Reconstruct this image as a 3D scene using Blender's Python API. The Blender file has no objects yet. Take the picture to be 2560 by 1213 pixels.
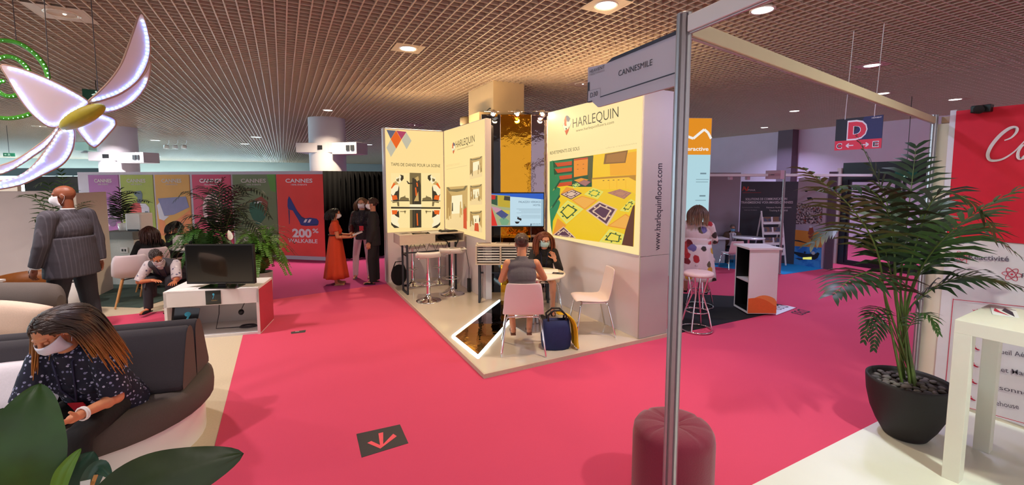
import bpy, bmesh, math, random
from math import sin, cos, tan, pi, radians, atan, atan2, sqrt
from mathutils import Vector, Matrix, noise
V = Vector
scene = bpy.context.scene
COL = scene.collection

# ---------------------------------------------------------------- camera
CAM_H = 2.0
FPX = 1095.0                       # focal length in pixels of the 2560 px wide frame
YAW = radians(27.6)                # camera heading, clockwise from +Y
PITCH = atan(FPX / 13000.0)        # looking slightly down
PY0 = 452.0 + FPX * tan(PITCH)     # principal point row (the photo is a crop)
cam_data = bpy.data.cameras.new('camera')
cam_data.sensor_width = 36.0
cam_data.sensor_fit = 'HORIZONTAL'
cam_data.lens = 36.0 * FPX / 2560.0
cam_data.shift_y = -(606.5 - PY0) / 2560.0
cam_data.clip_start = 0.05
cam = bpy.data.objects.new('camera', cam_data)
COL.objects.link(cam)
cam.location = (0, 0, CAM_H)
cam.rotation_euler = (pi / 2 - PITCH, 0, -YAW)
scene.camera = cam

# ---------------------------------------------------------------- world, colour management
world = bpy.data.worlds.new('hall_ambient')
scene.world = world
world.use_nodes = True
world.node_tree.nodes['Background'].inputs[0].default_value = (0.94, 0.90, 0.98, 1)
world.node_tree.nodes['Background'].inputs[1].default_value = 1.1
scene.view_settings.view_transform = 'Standard'
scene.view_settings.look = 'None'
scene.view_settings.exposure = 0.0
scene.view_settings.gamma = 1.0
scene.view_settings.use_curve_mapping = False

CEIL = 3.75
WARM = (1.0, 0.78, 0.52)
NEUT = (1.0, 0.88, 0.84)
COOL = (0.50, 0.86, 1.0)
LAMP_W = 40.0                      # power of one recessed ceiling lamp
SHOW_W = 15.0                      # power of one stand spotlight

# ---------------------------------------------------------------- measuring helpers: rays of the survey camera
_f = V((sin(YAW) * cos(PITCH), cos(YAW) * cos(PITCH), -sin(PITCH)))
_r = V((cos(YAW), -sin(YAW), 0))
_u = _r.cross(_f)
_C = V((0, 0, CAM_H))
def ray(px, py): return _f * FPX + _r * (px - 1280) - _u * (py - PY0)
def fl(px, py, z=0.0):
    d = ray(px, py); return _C + d * ((z - CAM_H) / d.z)
def at(px, py, dep):               # point at camera depth dep
    return _C + ray(px, py) * (dep / FPX)
def onpl(px, py, o, n):
    d = ray(px, py); return _C + d * ((V(o) - _C).dot(n) / d.dot(n))

# ---------------------------------------------------------------- materials
def S(r, g, b):
    def c(x):
        x /= 255.0
        return x / 12.92 if x <= 0.04045 else ((x + 0.055) / 1.055) ** 2.4
    return (c(r), c(g), c(b), 1)
_M = {}
def mat(name, col, rough=0.6, metal=0.0, emit=0.0, var=0.06, scale=40.0, bump=0.0, spec=0.5, col2=None, coat=0.0, alpha=1.0, trans=0.0, sheen=0.0, tex='OBJECT'):
    if name in _M: return _M[name]
    m = bpy.data.materials.new(name); m.use_nodes = True
    nt = m.node_tree; b = nt.nodes['Principled BSDF']
    if len(col) == 3: col = S(*col)
    b.inputs['Roughness'].default_value = rough
    b.inputs['Metallic'].default_value = metal
    b.inputs['Specular IOR Level'].default_value = spec
    b.inputs['Coat Weight'].default_value = coat
    b.inputs['Sheen Weight'].default_value = sheen
    b.inputs['Transmission Weight'].default_value = trans
    b.inputs['Alpha'].default_value = alpha
    tc = nt.nodes.new('ShaderNodeTexCoord'); nz = nt.nodes.new('ShaderNodeTexNoise')
    nz.inputs['Scale'].default_value = scale; nz.inputs['Detail'].default_value = 4
    nt.links.new(tc.outputs['Object' if tex == 'OBJECT' else 'Generated'], nz.inputs['Vector'])
    mx = nt.nodes.new('ShaderNodeMix'); mx.data_type = 'RGBA'
    c2 = S(*col2) if col2 else tuple(max(0, x * (1 - var * 2)) for x in col[:3]) + (1,)
    c1 = col if col2 else tuple(min(1, x * (1 + var)) for x in col[:3]) + (1,)
    mx.inputs['A'].default_value = c1; mx.inputs['B'].default_value = c2
    if col2:
        rp = nt.nodes.new('ShaderNodeValToRGB')
        rp.color_ramp.elements[0].position = 0.44; rp.color_ramp.elements[1].position = 0.56
        nt.links.new(nz.outputs['Fac'], rp.inputs['Fac']); nt.links.new(rp.outputs['Color'], mx.inputs['Factor'])
    else:
        nt.links.new(nz.outputs['Fac'], mx.inputs['Factor'])
    nt.links.new(mx.outputs['Result'], b.inputs['Base Color'])
    if emit > 0:
        nt.links.new(mx.outputs['Result'], b.inputs['Emission Color'])
        b.inputs['Emission Strength'].default_value = emit
    if bump > 0:
        bp = nt.nodes.new('ShaderNodeBump'); bp.inputs['Strength'].default_value = bump
        bp.inputs['Distance'].default_value = 0.01
        nt.links.new(nz.outputs['Fac'], bp.inputs['Height']); nt.links.new(bp.outputs['Normal'], b.inputs['Normal'])
    _M[name] = m
    return m
def glow(name, col, k=1.0, var=0.0):
    """a backlit print or a lamp: the ink itself barely reflects"""
    if name in _M: return _M[name]
    m = mat(name, (20, 20, 20), rough=0.5, var=0.0)
    b = m.node_tree.nodes['Principled BSDF']
    b.inputs['Emission Color'].default_value = S(*col) if max(col) > 1.0001 else tuple(col) + (1,)
    b.inputs['Emission Strength'].default_value = k
    return m

# ---------------------------------------------------------------- mesh builder
_capH = [None]
def _text_mesh(s, offset=0.0, shear=0.0, space=1.0):
    cu = bpy.data.curves.new('txt', 'FONT'); cu.body = s
    cu.offset = offset; cu.shear = shear; cu.space_character = space; cu.resolution_u = 3
    o = bpy.data.objects.new('txt', cu)
    me = bpy.data.meshes.new_from_object(o)
    vs = [v.co.copy() for v in me.vertices]; fs = [tuple(p.vertices) for p in me.polygons]
    bpy.data.objects.remove(o); bpy.data.curves.remove(cu); bpy.data.meshes.remove(me)
    return vs, fs
class Frame:
    """a flat panel: origin, right direction, up direction; n looks out of the panel"""
    def __init__(s, o, x, up=(0, 0, 1)):
        s.o = V(o); s.x = V(x).normalized(); s.y = V(up).normalized(); s.n = s.x.cross(s.y).normalized()
    def p(s, u, v, w=0.0): return s.o + s.x * u + s.y * v + s.n * w
    def uv(s, px, py):
        q = onpl(px, py, s.o, s.n) - s.o
        return (q.dot(s.x), q.dot(s.y))
    def M(s):
        m = Matrix((s.x, s.y, s.n)).transposed().to_4x4(); m.translation = s.o; return m
SIB = {}
class MB:
    def __init__(s): s.v = []; s.f = []; s.m = []; s.sm = []; s.mats = []; s.blocks = []
    def mi(s, m):
        if m not in s.mats: s.mats.append(m)
        return s.mats.index(m)
    def add(s, vs, fs, m, smooth=False):
        b = len(s.v); k = s.mi(m)
        s.v += [V(v) for v in vs]
        for f in fs:
            s.f.append([b + i for i in f]); s.m.append(k); s.sm.append(smooth)
        return s
    def box(s, c, d, m, rz=0.0, M=None):
        x, y, z = d[0] / 2, d[1] / 2, d[2] / 2
        R = M if M is not None else Matrix.Rotation(rz, 3, 'Z')
        vs = [V(c) + R @ V((i, j, k)) for i in (-x, x) for j in (-y, y) for k in (-z, z)]
        return s.add(vs, [(0, 1, 3, 2), (4, 6, 7, 5), (0, 4, 5, 1), (2, 3, 7, 6), (0, 2, 6, 4), (1, 5, 7, 3)], m)
    def b2(s, a, b, m):            # box by two corners
        a, b = V(a), V(b); return s.box((a + b) / 2, [abs(t) for t in (b - a)], m)
    def beam(s, p0, p1, w, h, m, up=(0, 0, 1)):
        p0, p1 = V(p0), V(p1); d = p1 - p0; L = d.length; x = d / L
        y = V(up).cross(x)
        if y.length < 1e-4: y = V((0, 1, 0)).cross(x)
        y.normalize(); z = x.cross(y)
        return s.box((p0 + p1) / 2, (L, w, h), m, M=Matrix((x, y, z)).transposed())
    def cone(s, p0, p1, r0, r1, m, n=16, caps=True, smooth=True, sq=1.0, side=None):
        p0, p1 = V(p0), V(p1); a = (p1 - p0).normalized()
        t = V(side) if side is not None else (V((0, 0, 1)) if abs(a.z) < 0.9 else V((1, 0, 0)))
        x = (t - a * t.dot(a)).normalized(); y = a.cross(x)
        vs = []
        for p, r in ((p0, r0), (p1, r1)):
            vs += [p + (x * cos(2 * pi * i / n) + y * sin(2 * pi * i / n) * sq) * r for i in range(n)]
        fs = [(i, (i + 1) % n, n + (i + 1) % n, n + i) for i in range(n)]
        s.add(vs, fs, m, smooth)
        if caps: s.add(vs, [tuple(range(n - 1, -1, -1)), tuple(range(n, 2 * n))], m)
        return s
    def tube(s, pts, r, m, n=8, closed=False, caps=True):
        pts = [V(p) for p in pts]; k = len(pts)
        if not hasattr(r, '__len__'): r = [r] * k
        ds = []
        for i in range(k):
            a = pts[(i + 1) % k] if (closed or i < k - 1) else pts[i]
            b = pts[i - 1] if (closed or i > 0) else pts[i]
            ds.append((a - b).normalized())
        t = V((0, 0, 1)) if abs(ds[0].z) < 0.9 else V((1, 0, 0))
        x = (t - ds[0] * t.dot(ds[0])).normalized(); vs = []
        for i in range(k):
            x = x - ds[i] * x.dot(ds[i]); x.normalize(); y = ds[i].cross(x)
            vs += [pts[i] + (x * cos(2 * pi * j / n) + y * sin(2 * pi * j / n)) * r[i] for j in range(n)]
        fs = [(i * n + j, i * n + (j + 1) % n, ((i + 1) % k) * n + (j + 1) % n, ((i + 1) % k) * n + j)
              for i in range(k if closed else k - 1) for j in range(n)]
        s.add(vs, fs, m, True)
        if caps and not closed:
            s.add(vs, [tuple(range(n - 1, -1, -1)), tuple(range((k - 1) * n, k * n))], m)
        return s
    def lathe(s, prof, m, c=(0, 0, 0), n=32, a0=0.0, a1=2 * pi, smooth=True, sy=1.0):
        full = abs(a1 - a0 - 2 * pi) < 1e-6; k = n if full else n + 1; vs = []
        for r, z in prof:
            vs += [V(c) + V((r * cos(a0 + (a1 - a0) * i / n), sy * r * sin(a0 + (a1 - a0) * i / n), z)) for i in range(k)]
        fs = []
        for j in range(len(prof) - 1):
            for i in range(n):
                i2 = (i + 1) % k
                fs.append((j * k + i, j * k + i2, (j + 1) * k + i2, (j + 1) * k + i))
        return s.add(vs, fs, m, smooth)
    def ell(s, c, r, m, R=None, nu=16, nv=10):
        R = R if R is not None else Matrix.Identity(3)
        vs = [V(c) + R @ V((0, 0, r[2]))]
        for j in range(1, nv):
            t = pi * j / nv
            vs += [V(c) + R @ V((r[0] * sin(t) * cos(2 * pi * i / nu), r[1] * sin(t) * sin(2 * pi * i / nu), r[2] * cos(t))) for i in range(nu)]
        vs.append(V(c) + R @ V((0, 0, -r[2]))); L = len(vs) - 1
        fs = [(0, 1 + i, 1 + (i + 1) % nu) for i in range(nu)]
        for j in range(nv - 2):
            a = 1 + j * nu
            fs += [(a + i, a + nu + i, a + nu + (i + 1) % nu, a + (i + 1) % nu) for i in range(nu)]
        a = 1 + (nv - 2) * nu
        fs += [(a + i, L, a + (i + 1) % nu) for i in range(nu)]
        return s.add(vs, fs, m, True)
    def poly(s, F, uv, w, m): return s.add([F.p(u, v, w) for u, v in uv], [tuple(range(len(uv)))], m)
    def px(s, F, pts, w, m):       # flat print on panel F outlined by survey pixels
        return s.poly(F, [F.uv(*p) for p in pts], w, m)
    def prism(s, F, uv, w0, w1, m):
        n = len(uv); vs = [F.p(u, v, w0) for u, v in uv] + [F.p(u, v, w1) for u, v in uv]
        ar = sum(uv[i][0] * uv[(i + 1) % n][1] - uv[(i + 1) % n][0] * uv[i][1] for i in range(n))
        fs = [tuple(range(n - 1, -1, -1)), tuple(range(n, 2 * n))] + [(i, (i + 1) % n, n + (i + 1) % n, n + i) for i in range(n)]
        if (ar < 0) != (w1 < w0): fs = [tuple(reversed(f)) for f in fs]
        return s.add(vs, fs, m)
    def text(s, F, t, u, v, h, m, width=None, w=0.002, bold=0.0, shear=0.0, dirv=None, space=1.0):
        if _capH[0] is None:
            vs, _ = _text_mesh('H'); _capH[0] = max(q.y for q in vs)
        vs, fs = _text_mesh(t, bold, shear, space)
        if not vs: return s
        x0 = min(q.x for q in vs); x1 = max(q.x for q in vs)
        ky = h / _capH[0]; kx = ky if width is None else width / (x1 - x0)
        dx, dy = dirv if dirv else (1, 0)
        out = []
        for q in vs:
            a = (q.x - x0) * kx; b = q.y * ky
            out.append(F.p(u + a * dx - b * dy, v + a * dy + b * dx, w))
        s.blocks.append((len(s.v), len(s.f))); s.add(out, fs, m); s.blocks[-1] += (len(s.v), len(s.f)); return s
    def tpx(s, F, t, p0, p1, top, m, w=0.002, **k):  # text whose baseline runs between two survey pixels, cap height up to top
        a = F.uv(*p0); b = F.uv(*p1); c = F.uv(*top)
        d = V((b[0] - a[0], b[1] - a[1])); L = d.length; d /= L
        h = abs((c[0] - a[0]) * -d.y + (c[1] - a[1]) * d.x)
        return s.text(F, t, a[0], a[1], h, m, width=L, w=w, dirv=(d.x, d.y), **k)
    def xf(s, M):
        s.v = [M @ v for v in s.v]; return s
    def build(s, name, parent=None, bevel=0.0, kind=None, label=None, subsurf=0, loc=None):
        if name == 'lettering' and len(s.blocks) > 1:      # every line of writing is a part of its own
            sib = []
            for v0, f0, v1, f1 in s.blocks:
                q = MB(); q.v = s.v[v0:v1]; q.mats = s.mats; q.m = s.m[f0:f1]; q.sm = s.sm[f0:f1]; q.f = [[i - v0 for i in f] for f in s.f[f0:f1]]; sib.append(q.build(name, parent))
            q = MB(); inb = [any(f0 <= k < f1 for _, f0, _, f1 in s.blocks) for k in range(len(s.f))]
            for k, f in enumerate(s.f):
                if not inb[k]: q.add([s.v[i] for i in f], [tuple(range(len(f)))], s.mats[s.m[k]])
            if q.f: sib.append(q.build('line_print', parent))
            SIB[sib[0].name] = sib[1:]; return sib[0]
        me = bpy.data.meshes.new(name)
        me.from_pydata([tuple(v) for v in s.v], [], s.f)
        for m in s.mats: me.materials.append(m)
        me.polygons.foreach_set('material_index', s.m)
        me.polygons.foreach_set('use_smooth', s.sm)
        me.update()
        o = bpy.data.objects.new(name, me); COL.objects.link(o)
        if parent is not None: o.parent = parent
        if bevel > 0:
            b = o.modifiers.new('edge', 'BEVEL'); b.width = bevel; b.segments = 2; b.limit_method = 'ANGLE'; b.angle_limit = radians(50)
        if subsurf:
            b = o.modifiers.new('smooth', 'SUBSURF'); b.levels = subsurf; b.render_levels = subsurf
        if kind: o['kind'] = kind
        if label: o['label'] = label
        if loc is not None: o.location = loc
        return o
def tag(o, label, cat, group=None, kind=None):
    o['label'] = label; o['category'] = cat
    if group: o['group'] = group
    if kind: o['kind'] = kind
    return o
def thing(name, label, cat, loc=(0, 0, 0), rz=0.0, group=None):
    o = bpy.data.objects.new(name, None); COL.objects.link(o)
    o.location = loc; o.rotation_euler = (0, 0, rz); o.empty_display_size = 0.1
    return tag(o, label, cat, group)
def dup(root, loc, rz, label, group=None):
    r = root.copy(); COL.objects.link(r); r.location = loc; r.rotation_euler = (0, 0, rz); r['label'] = label
    if group: r['group'] = group
    for ch in list(root.children):
        c = ch.copy(); COL.objects.link(c); c.parent = r
        for g in list(ch.children):
            d = g.copy(); COL.objects.link(d); d.parent = c
    return r
def hd(deg): return -radians(deg)   # compass heading (clockwise from +Y) to rotation
def lamp(kind, loc, energy, col, size=0.2, direction=(0, 0, -1), spot=radians(100), parent=None, blend=0.6, name='lamp_light'):
    L = bpy.data.lights.new(name, kind); L.energy = energy; L.color = col
    if kind == 'AREA': L.shape = 'DISK'; L.size = size; L.spread = radians(134)
    elif kind == 'SPOT': L.spot_size = spot; L.spot_blend = blend; L.shadow_soft_size = size
    else: L.shadow_soft_size = size
    o = bpy.data.objects.new(name, L); COL.objects.link(o); o.location = loc
    o.rotation_mode = 'QUATERNION'; o.rotation_quaternion = V(direction).to_track_quat('-Z', 'Y')
    if parent is not None: o.parent = parent
    return o
# ================================================================ common materials
white = mat('white_panel', (226, 222, 222), 0.55, scale=8, var=0.02)
white_gloss = mat('white_lacquer', (232, 230, 228), 0.25, scale=8, var=0.015)
cream_white = mat('cream_white_paint', (230, 228, 214), 0.4, scale=8, var=0.02)
black = mat('black_plastic', (16, 16, 18), 0.4)
black_gloss = mat('black_gloss', (8, 8, 10), 0.08, coat=0.5)
black_felt = mat('black_felt', (14, 13, 16), 0.95, scale=120, bump=0.2)
alu = mat('brushed_aluminium', (178, 172, 176), 0.38, 0.85, scale=60, var=0.04)
chrome = mat('chrome', (225, 225, 228), 0.08, 1.0, var=0.01)
dark_metal = mat('dark_grey_metal', (62, 64, 70), 0.45, 0.6)
ink = mat('dark_ink', (34, 30, 44), 0.6, var=0.02)
ink_navy = mat('navy_ink', (32, 30, 62), 0.6, var=0.02)
ink_grey = mat('grey_ink', (120, 112, 122), 0.6, var=0.02)
white_print = mat('white_print', (238, 236, 240), 0.6, var=0.01)
LW = glow('lamp_diffuser', (1.0, 0.93, 0.80), 7.0)
LC = glow('lamp_diffuser_cool', (0.70, 0.93, 1.0), 5.0)
LED = glow('white_light_strip', (0.72, 0.95, 1.0), 7.0)

# ================================================================ floor and carpets
def slab(name, pts, z0, z1, m, kind='structure', bev=0):
    b = MB(); F = Frame((0, 0, 0), (1, 0, 0), (0, 1, 0))
    b.prism(F, [(p[0], p[1]) for p in pts], z0, z1, m)
    return b.build(name, kind=kind)
stone = mat('pale_terrazzo', (206, 190, 164), 0.55, scale=60, var=0.07)
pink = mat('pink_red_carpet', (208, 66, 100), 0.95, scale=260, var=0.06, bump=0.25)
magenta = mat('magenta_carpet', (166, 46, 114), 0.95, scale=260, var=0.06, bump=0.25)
white_floor = mat('white_vinyl_floor', (222, 224, 214), 0.35, scale=6, var=0.02)
green_carpet = mat('dark_green_carpet', (58, 78, 72), 0.95, scale=200, var=0.08, bump=0.2)
blue_carpet = mat('blue_carpet', (0, 140, 200), 0.95, scale=200, var=0.06, bump=0.2)
black_carpet = mat('black_carpet', (18, 18, 22), 0.95, scale=200, var=0.1, bump=0.2)
slab('floor', [(-40, -6), (18, -6), (18, 52), (-40, 52)], -0.2, 0.0, stone)
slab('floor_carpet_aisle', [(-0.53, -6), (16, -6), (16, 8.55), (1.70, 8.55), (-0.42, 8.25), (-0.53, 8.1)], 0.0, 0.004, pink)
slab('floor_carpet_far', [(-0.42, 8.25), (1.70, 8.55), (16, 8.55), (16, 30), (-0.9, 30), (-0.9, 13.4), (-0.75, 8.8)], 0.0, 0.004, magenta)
a, b_, c_, d_ = fl(225, 797), fl(402, 779), fl(402, 840), fl(225, 840)
slab('floor_carpet_cross', [(-0.53, 8.1), (-0.53, 7.35), (d_.x, d_.y), (a.x, a.y), (b_.x, b_.y)], 0.0, 0.004, pink)
slab('floor_white', [(1.5, -6), (5.25, -6), (5.25, 1.67), (2.6, 1.67), (1.5, 0.9)], 0.004, 0.02, white_floor)
p = [fl(205, 765), fl(350, 770), fl(560, 705), fl(560, 660), fl(180, 650)]
slab('floor_green', [(q.x, q.y) for q in p], 0.0, 0.006, green_carpet)
p = [fl(1700, 700), fl(1790, 668), fl(1960, 687), fl(2062, 672), fl(2062, 640), fl(1700, 640)]
slab('floor_blue', [(q.x, q.y) for q in p], 0.004, 0.010, blue_carpet)
p = [fl(1690, 836), fl(1992, 771), fl(1840, 742), fl(1700, 735)]
slab('floor_black', [(q.x, q.y) for q in p], 0.004, 0.010, black_carpet)

# ================================================================ ceiling
grid_m = mat('ceiling_grid_metal', (188, 168, 152), 0.45, 0.1, scale=3, var=0.03)
void_m = mat('ceiling_void', (60, 48, 44), 0.9)
cb = MB(); CELL = 0.111
for i in range(-300, 150):
    x = i * CELL; y0, y1 = -3.0, 48.0
    cb.box((x, (y0 + y1) / 2, CEIL + 0.045), (0.013, y1 - y0, 0.09), grid_m)
for i in range(-27, 432):
    y = i * CELL
    cb.box((-8.3, y, CEIL + 0.047), (50.0, 0.009, 0.086), grid_m)
cb.build('ceiling_grid', kind='structure')
vb = MB(); vb.b2((-40, -6, CEIL + 0.32), (18, 52, CEIL + 0.4), void_m); vb.build('ceiling', kind='structure')

# outer walls
lilac = mat('lilac_white_wall', (206, 190, 208), 0.7, scale=3, var=0.03)
wb = MB(); wb.b2((15.9, -6, 0), (16.1, 52, CEIL + 0.3), lilac); wb.build('wall_right', kind='structure')
far_wall_m = mat('far_wall_white', (200, 214, 222), 0.7, scale=2, var=0.03)
wb = MB(); wb.b2((-40, 49, 0), (16, 49.3, CEIL + 0.3), far_wall_m); wb.build('wall_back', kind='structure')
wb = MB(); wb.b2((-38.3, -6, 0), (-38, 49, CEIL + 0.3), far_wall_m); wb.build('wall_left', kind='structure')
# dark soffit with a daylit window strip beyond the white partitions, far left
F = Frame(at(-60, 426, 24), at(330, 426, 24) - at(-60, 426, 24))
L_ = (at(330, 426, 24) - at(-60, 426, 24)).length
wb = MB(); dk = mat('dark_soffit', (22, 34, 44), 0.6)
wb.prism(F, [(0, -0.30), (L_, -0.30), (L_, 0.12), (0, 0.12)], -0.3, 0, dk)
wb.build('trim_1', kind='structure')
added_window_glow = glow('added_window_glow', (0.62, 0.90, 1.0), 26.0)  # unseen glowing windows added to throw cool light on the far ceiling
wb = MB(); wb.b2((-34, 48.9, 0.3), (0, 48.98, 2.25), added_window_glow)
for k in range(12): wb.b2((-34 + k * 3.09 - .05, 48.85, 0.3), (-34 + k * 3.09 + .05, 48.9, 2.25), far_wall_m)
wb.build('added_window_2', kind='structure')
wb = MB(); wb.b2((-37.98, 8, 0.3), (-37.9, 46, 2.3), added_window_glow)
for k in range(13): wb.b2((-37.9, 8 + k * 3.16 - .05, 0.3), (-37.85, 8 + k * 3.16 + .05, 2.3), far_wall_m)
wb.build('added_window_3', kind='structure')
day = glow('daylight_glass', (0.72, 0.95, 1.0), 3.2)
wb = MB()
u0, v0 = F.uv(140, 434); u1, v1 = F.uv(226, 447)
wb.prism(F, [(u0, -0.75), (u1, -0.75), (u1, -0.30), (u0, -0.30)], -0.06, -0.02, day)
for k in range(3):
    u = u0 + (u1 - u0) * (0.02 + 0.48 * k); wb.prism(F, [(u - .03, -0.75), (u + .03, -0.75), (u + .03, -0.30), (u - .03, -0.30)], -0.02, 0.02, far_wall_m)
wb.build('window_1', kind='structure')

# ================================================================ ceiling lamps
rim_m = mat('lamp_rim', (225, 215, 205), 0.3, 0.3)
dim_m = mat('lamp_reflector', (220, 214, 200), 0.2, 0.6)
def ceiling_lamp(px, py, label, lit=1, col=WARM, power=1.0, plate=0, r=0.1, group='recessed ceiling lamps', cool=False, n=24):
    p = fl(px, py, CEIL)
    t = thing('ceiling_lamp', label, 'ceiling lamp', (p.x, p.y, CEIL), 0, group)
    b = MB()
    b.lathe([(r, 0.0), (r * 1.18, -0.006), (r * 1.22, -0.002), (r * 1.22, 0.03), (r, 0.03)], rim_m, n=n); b.build('rim', t)
    if plate:
        b = MB(); b.b2((-plate, -plate, 0.001), (plate, plate, 0.006), grid_m); b.build('mounting_plate', t)
    b = MB()
    if lit: b.lathe([(0, -0.001), (r, -0.001), (r, 0.02)], LC if cool else LW, n=n); b.build('diffuser', t)
    else:
        b.lathe([(r * .99, -0.001), (r * 0.8, 0.02), (r * 0.3, 0.05), (0.0, 0.05)], dim_m, n=n); b.build('reflector', t)
        b = MB(); b.ell((0.02, 0.0, 0.018), (0.022, 0.022, 0.026), LW); b.build('bulb', t)
    if power > 0:
        lamp('AREA', (0, 0, -0.004), LAMP_W * power, col, r * 1.9, parent=t)
    return t
PURP = (0.66, 0.64, 1.0)
for a in [
    (1020, 122, 'bright round ceiling lamp over the red carpet aisle, left of the white header sign', 1, WARM, 1.0),
    (1515, 14, 'large bright round ceiling lamp cut by the top edge, above the white header sign', 1, WARM, 1.0),
    (1906, 26, 'round ceiling lamp half hidden behind the white stand frame at the top', 1, PURP, 0.9),
    (2180, 164, 'bright oval-looking ceiling lamp above the hanging letter D sign', 1, PURP, 1.0),
    (1986, 278, 'slim-looking lit ceiling lamp left of the hanging letter D sign', 1, PURP, 1.5),
    (2388, 249, 'lit ceiling lamp just above the red banner wall', 1, PURP, 0.9),
    (1911, 319, 'far lit ceiling lamp above the grey exhibitor wall', 1, PURP, 2.2),
    (2207, 234, 'small lit ceiling lamp behind the cord of the letter D sign', 1, PURP, 0.5),
    (820, 276, 'lit ceiling lamp over the far magenta carpet before the round column', 1, WARM, 3.4),
    (640, 343, 'far lit ceiling lamp above the pink poster', 1, COOL, 1.0),
    (388, 351, 'far lit ceiling lamp right of the left column box', 1, COOL, 1.0),
    (612, 360, 'far ceiling lamp above the green poster with cool light', 1, COOL, 1.0),
    (922, 362, 'far cool ceiling lamp right of the round column', 1, COOL, 1.0),
    (365, 384, 'distant cool ceiling lamp left of the three small spot lights', 1, COOL, 1.0),
    (392, 391, 'distant cool ceiling lamp just above the three small spot lights', 1, COOL, 1.0),
    (405, 421, 'most distant cool ceiling lamp under the three small spot lights', 1, COOL, 0.8),
    (432, 420, 'most distant cool ceiling lamp right under the spot lights', 1, COOL, 0.8),
    (252, 360, 'far ceiling lamp under the small wing of the sculpture', 1, COOL, 1.0)]:
    px, py, lb, lit, col, pw = a
    far = py > 330 and px < 1000
    ceiling_lamp(px, py, lb, lit, col, pw * (3.0 if far else 1.0), plate=0.19 if px in (1020, 1515, 2180) else 0, cool=far, r=0.1 if not far else 0.16, n=24 if not far else 12)
ceiling_lamp(155, 35, 'large recessed ceiling lamp with one small lit bulb at top left', 0, NEUT, 1.6, 0.24, 0.12)
ceiling_lamp(1455, 210, 'dark recessed ceiling lamp on a square plate left of the white header sign', 0, WARM, 0.2, 0.22, 0.11)
ceiling_lamp(1035, 313, 'recessed ceiling lamp with cool square surround above the dancers wall', 0, COOL, 0.4, 0.3, 0.13)
ceiling_lamp(98, 316, 'dark recessed ceiling lamp behind the lower left wings of the sculpture', 0, NEUT, 4.0, 0, 0.14)

ceiling_lamp(216, 300, 'added ceiling lamp hidden behind the olive body of the winged sculpture', 1, NEUT, 6.5)  # unseen lamp added to light the far posters
# unseen lamps added beyond the picture's edges and behind the camera for brightness
for x, y, col, pw, lb in ((-2.3, 3.3, NEUT, 1.2, 'over the island sofa'), (-4.2, 6.6, NEUT, 2.2, 'over the second sofa'), (-6.6, 11.2, NEUT, 2.6, 'over the far left partition'), (-8.5, 15.5, COOL, 3.0, 'beyond the far left partition'), (3.3, -.2, (0.92, 1.0, 0.84), 1.7, 'inside the red banner stand'), (-.6, -1.2, NEUT, .8, 'behind the photographer'), (1.0, 1.0, WARM, .2, 'right above the photographer')):
    q = V((x, y, CEIL)) - _C; ceiling_lamp(1280 + FPX * q.dot(_r) / q.dot(_f), PY0 - FPX * q.dot(_u) / q.dot(_f), 'added round ceiling lamp outside the picture ' + lb, 1, col, pw)
# ================================================================ columns with technical boxes
col_m = mat('column_paint', (196, 194, 206), 0.6, scale=4, var=0.03)
socket_m = mat('socket_black', (22, 24, 30), 0.5)
def column_at(pxc, dep, r, boxes, nm):
    c = at(pxc, 452, dep); b = MB()
    b.cone((c.x, c.y, 0), (c.x, c.y, CEIL + 0.1), r, r, col_m, n=40)
    b.build(nm, kind='structure')
    return c
def tech_box(px0, px1, py0, py1, dep, turn, depth, label, sockets=()):
    p0 = at(px0, py1, dep); p1 = at(px1, py1, dep)
    L = (p1 - p0).length; h = abs(at(px0, py0, dep).z - at(px0, py1, dep).z)
    t = thing('junction_box', label, 'junction box', p0, atan2(p1.y - p0.y, p1.x - p0.x) + turn, 'technical boxes on the columns')
    b = MB(); b.b2((0, 0, 0), (L, depth, h), col_m); b.build('housing', t, bevel=0.01)
    for u, w in sockets:
        b = MB(); b.b2((L * u, -0.03, h * 0.3), (L * (u + w), 0.0, h * 0.75), socket_m); b.build('socket', t, bevel=0.004)
column_at(302, 14.6, 0.52, 0, 'column_1')
tech_box(221, 294, 380, 402, 14.0, 0.1, 0.9, 'lilac technical box on the left side of the left column', [(0.47, 0.2)])
tech_box(293, 380, 382, 408, 14.0, -0.25, 0.5, 'pale technical box on the right side of the left column', [(0.62, 0.12), (0.78, 0.08)])
column_at(822, 12.6, 0.49, 0, 'column_2')
tech_box(740, 828, 357, 381, 12.0, 0.1, 0.9, 'grey technical box on the left side of the column behind the black curtain', [(0.6, 0.13)])
tech_box(830, 902, 357, 386, 12.0, -0.3, 0.5, 'white technical box on the right side of the column behind the black curtain', [(0.6, 0.14), (0.78, 0.14)])
tb = at(205, 373, 17.0)
b = MB(); t = thing('air_unit', 'pale cyan ceiling unit behind the small wing of the sculpture', 'air unit', at(188, 376, 17.0), -YAW)
b.b2((0, 0, 0), (0.53, 0.4, 0.32), mat('pale_cyan', (170, 214, 210), 0.5)); b.build('housing', t, bevel=0.01)
b = MB(); b.lathe([(0, -0.1), (0.12, -0.1), (0.14, -0.07), (0.05, 0.0)], col_m, c=(0.2, 0.2, 0)); b.build('outlet', t)
b = MB(); b.cone((0.26, 0.2, 0.32), (0.26, 0.2, CEIL - tb.z + 0.2), 0.02, 0.02, alu, n=8); b.build('hanger', t)

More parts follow.
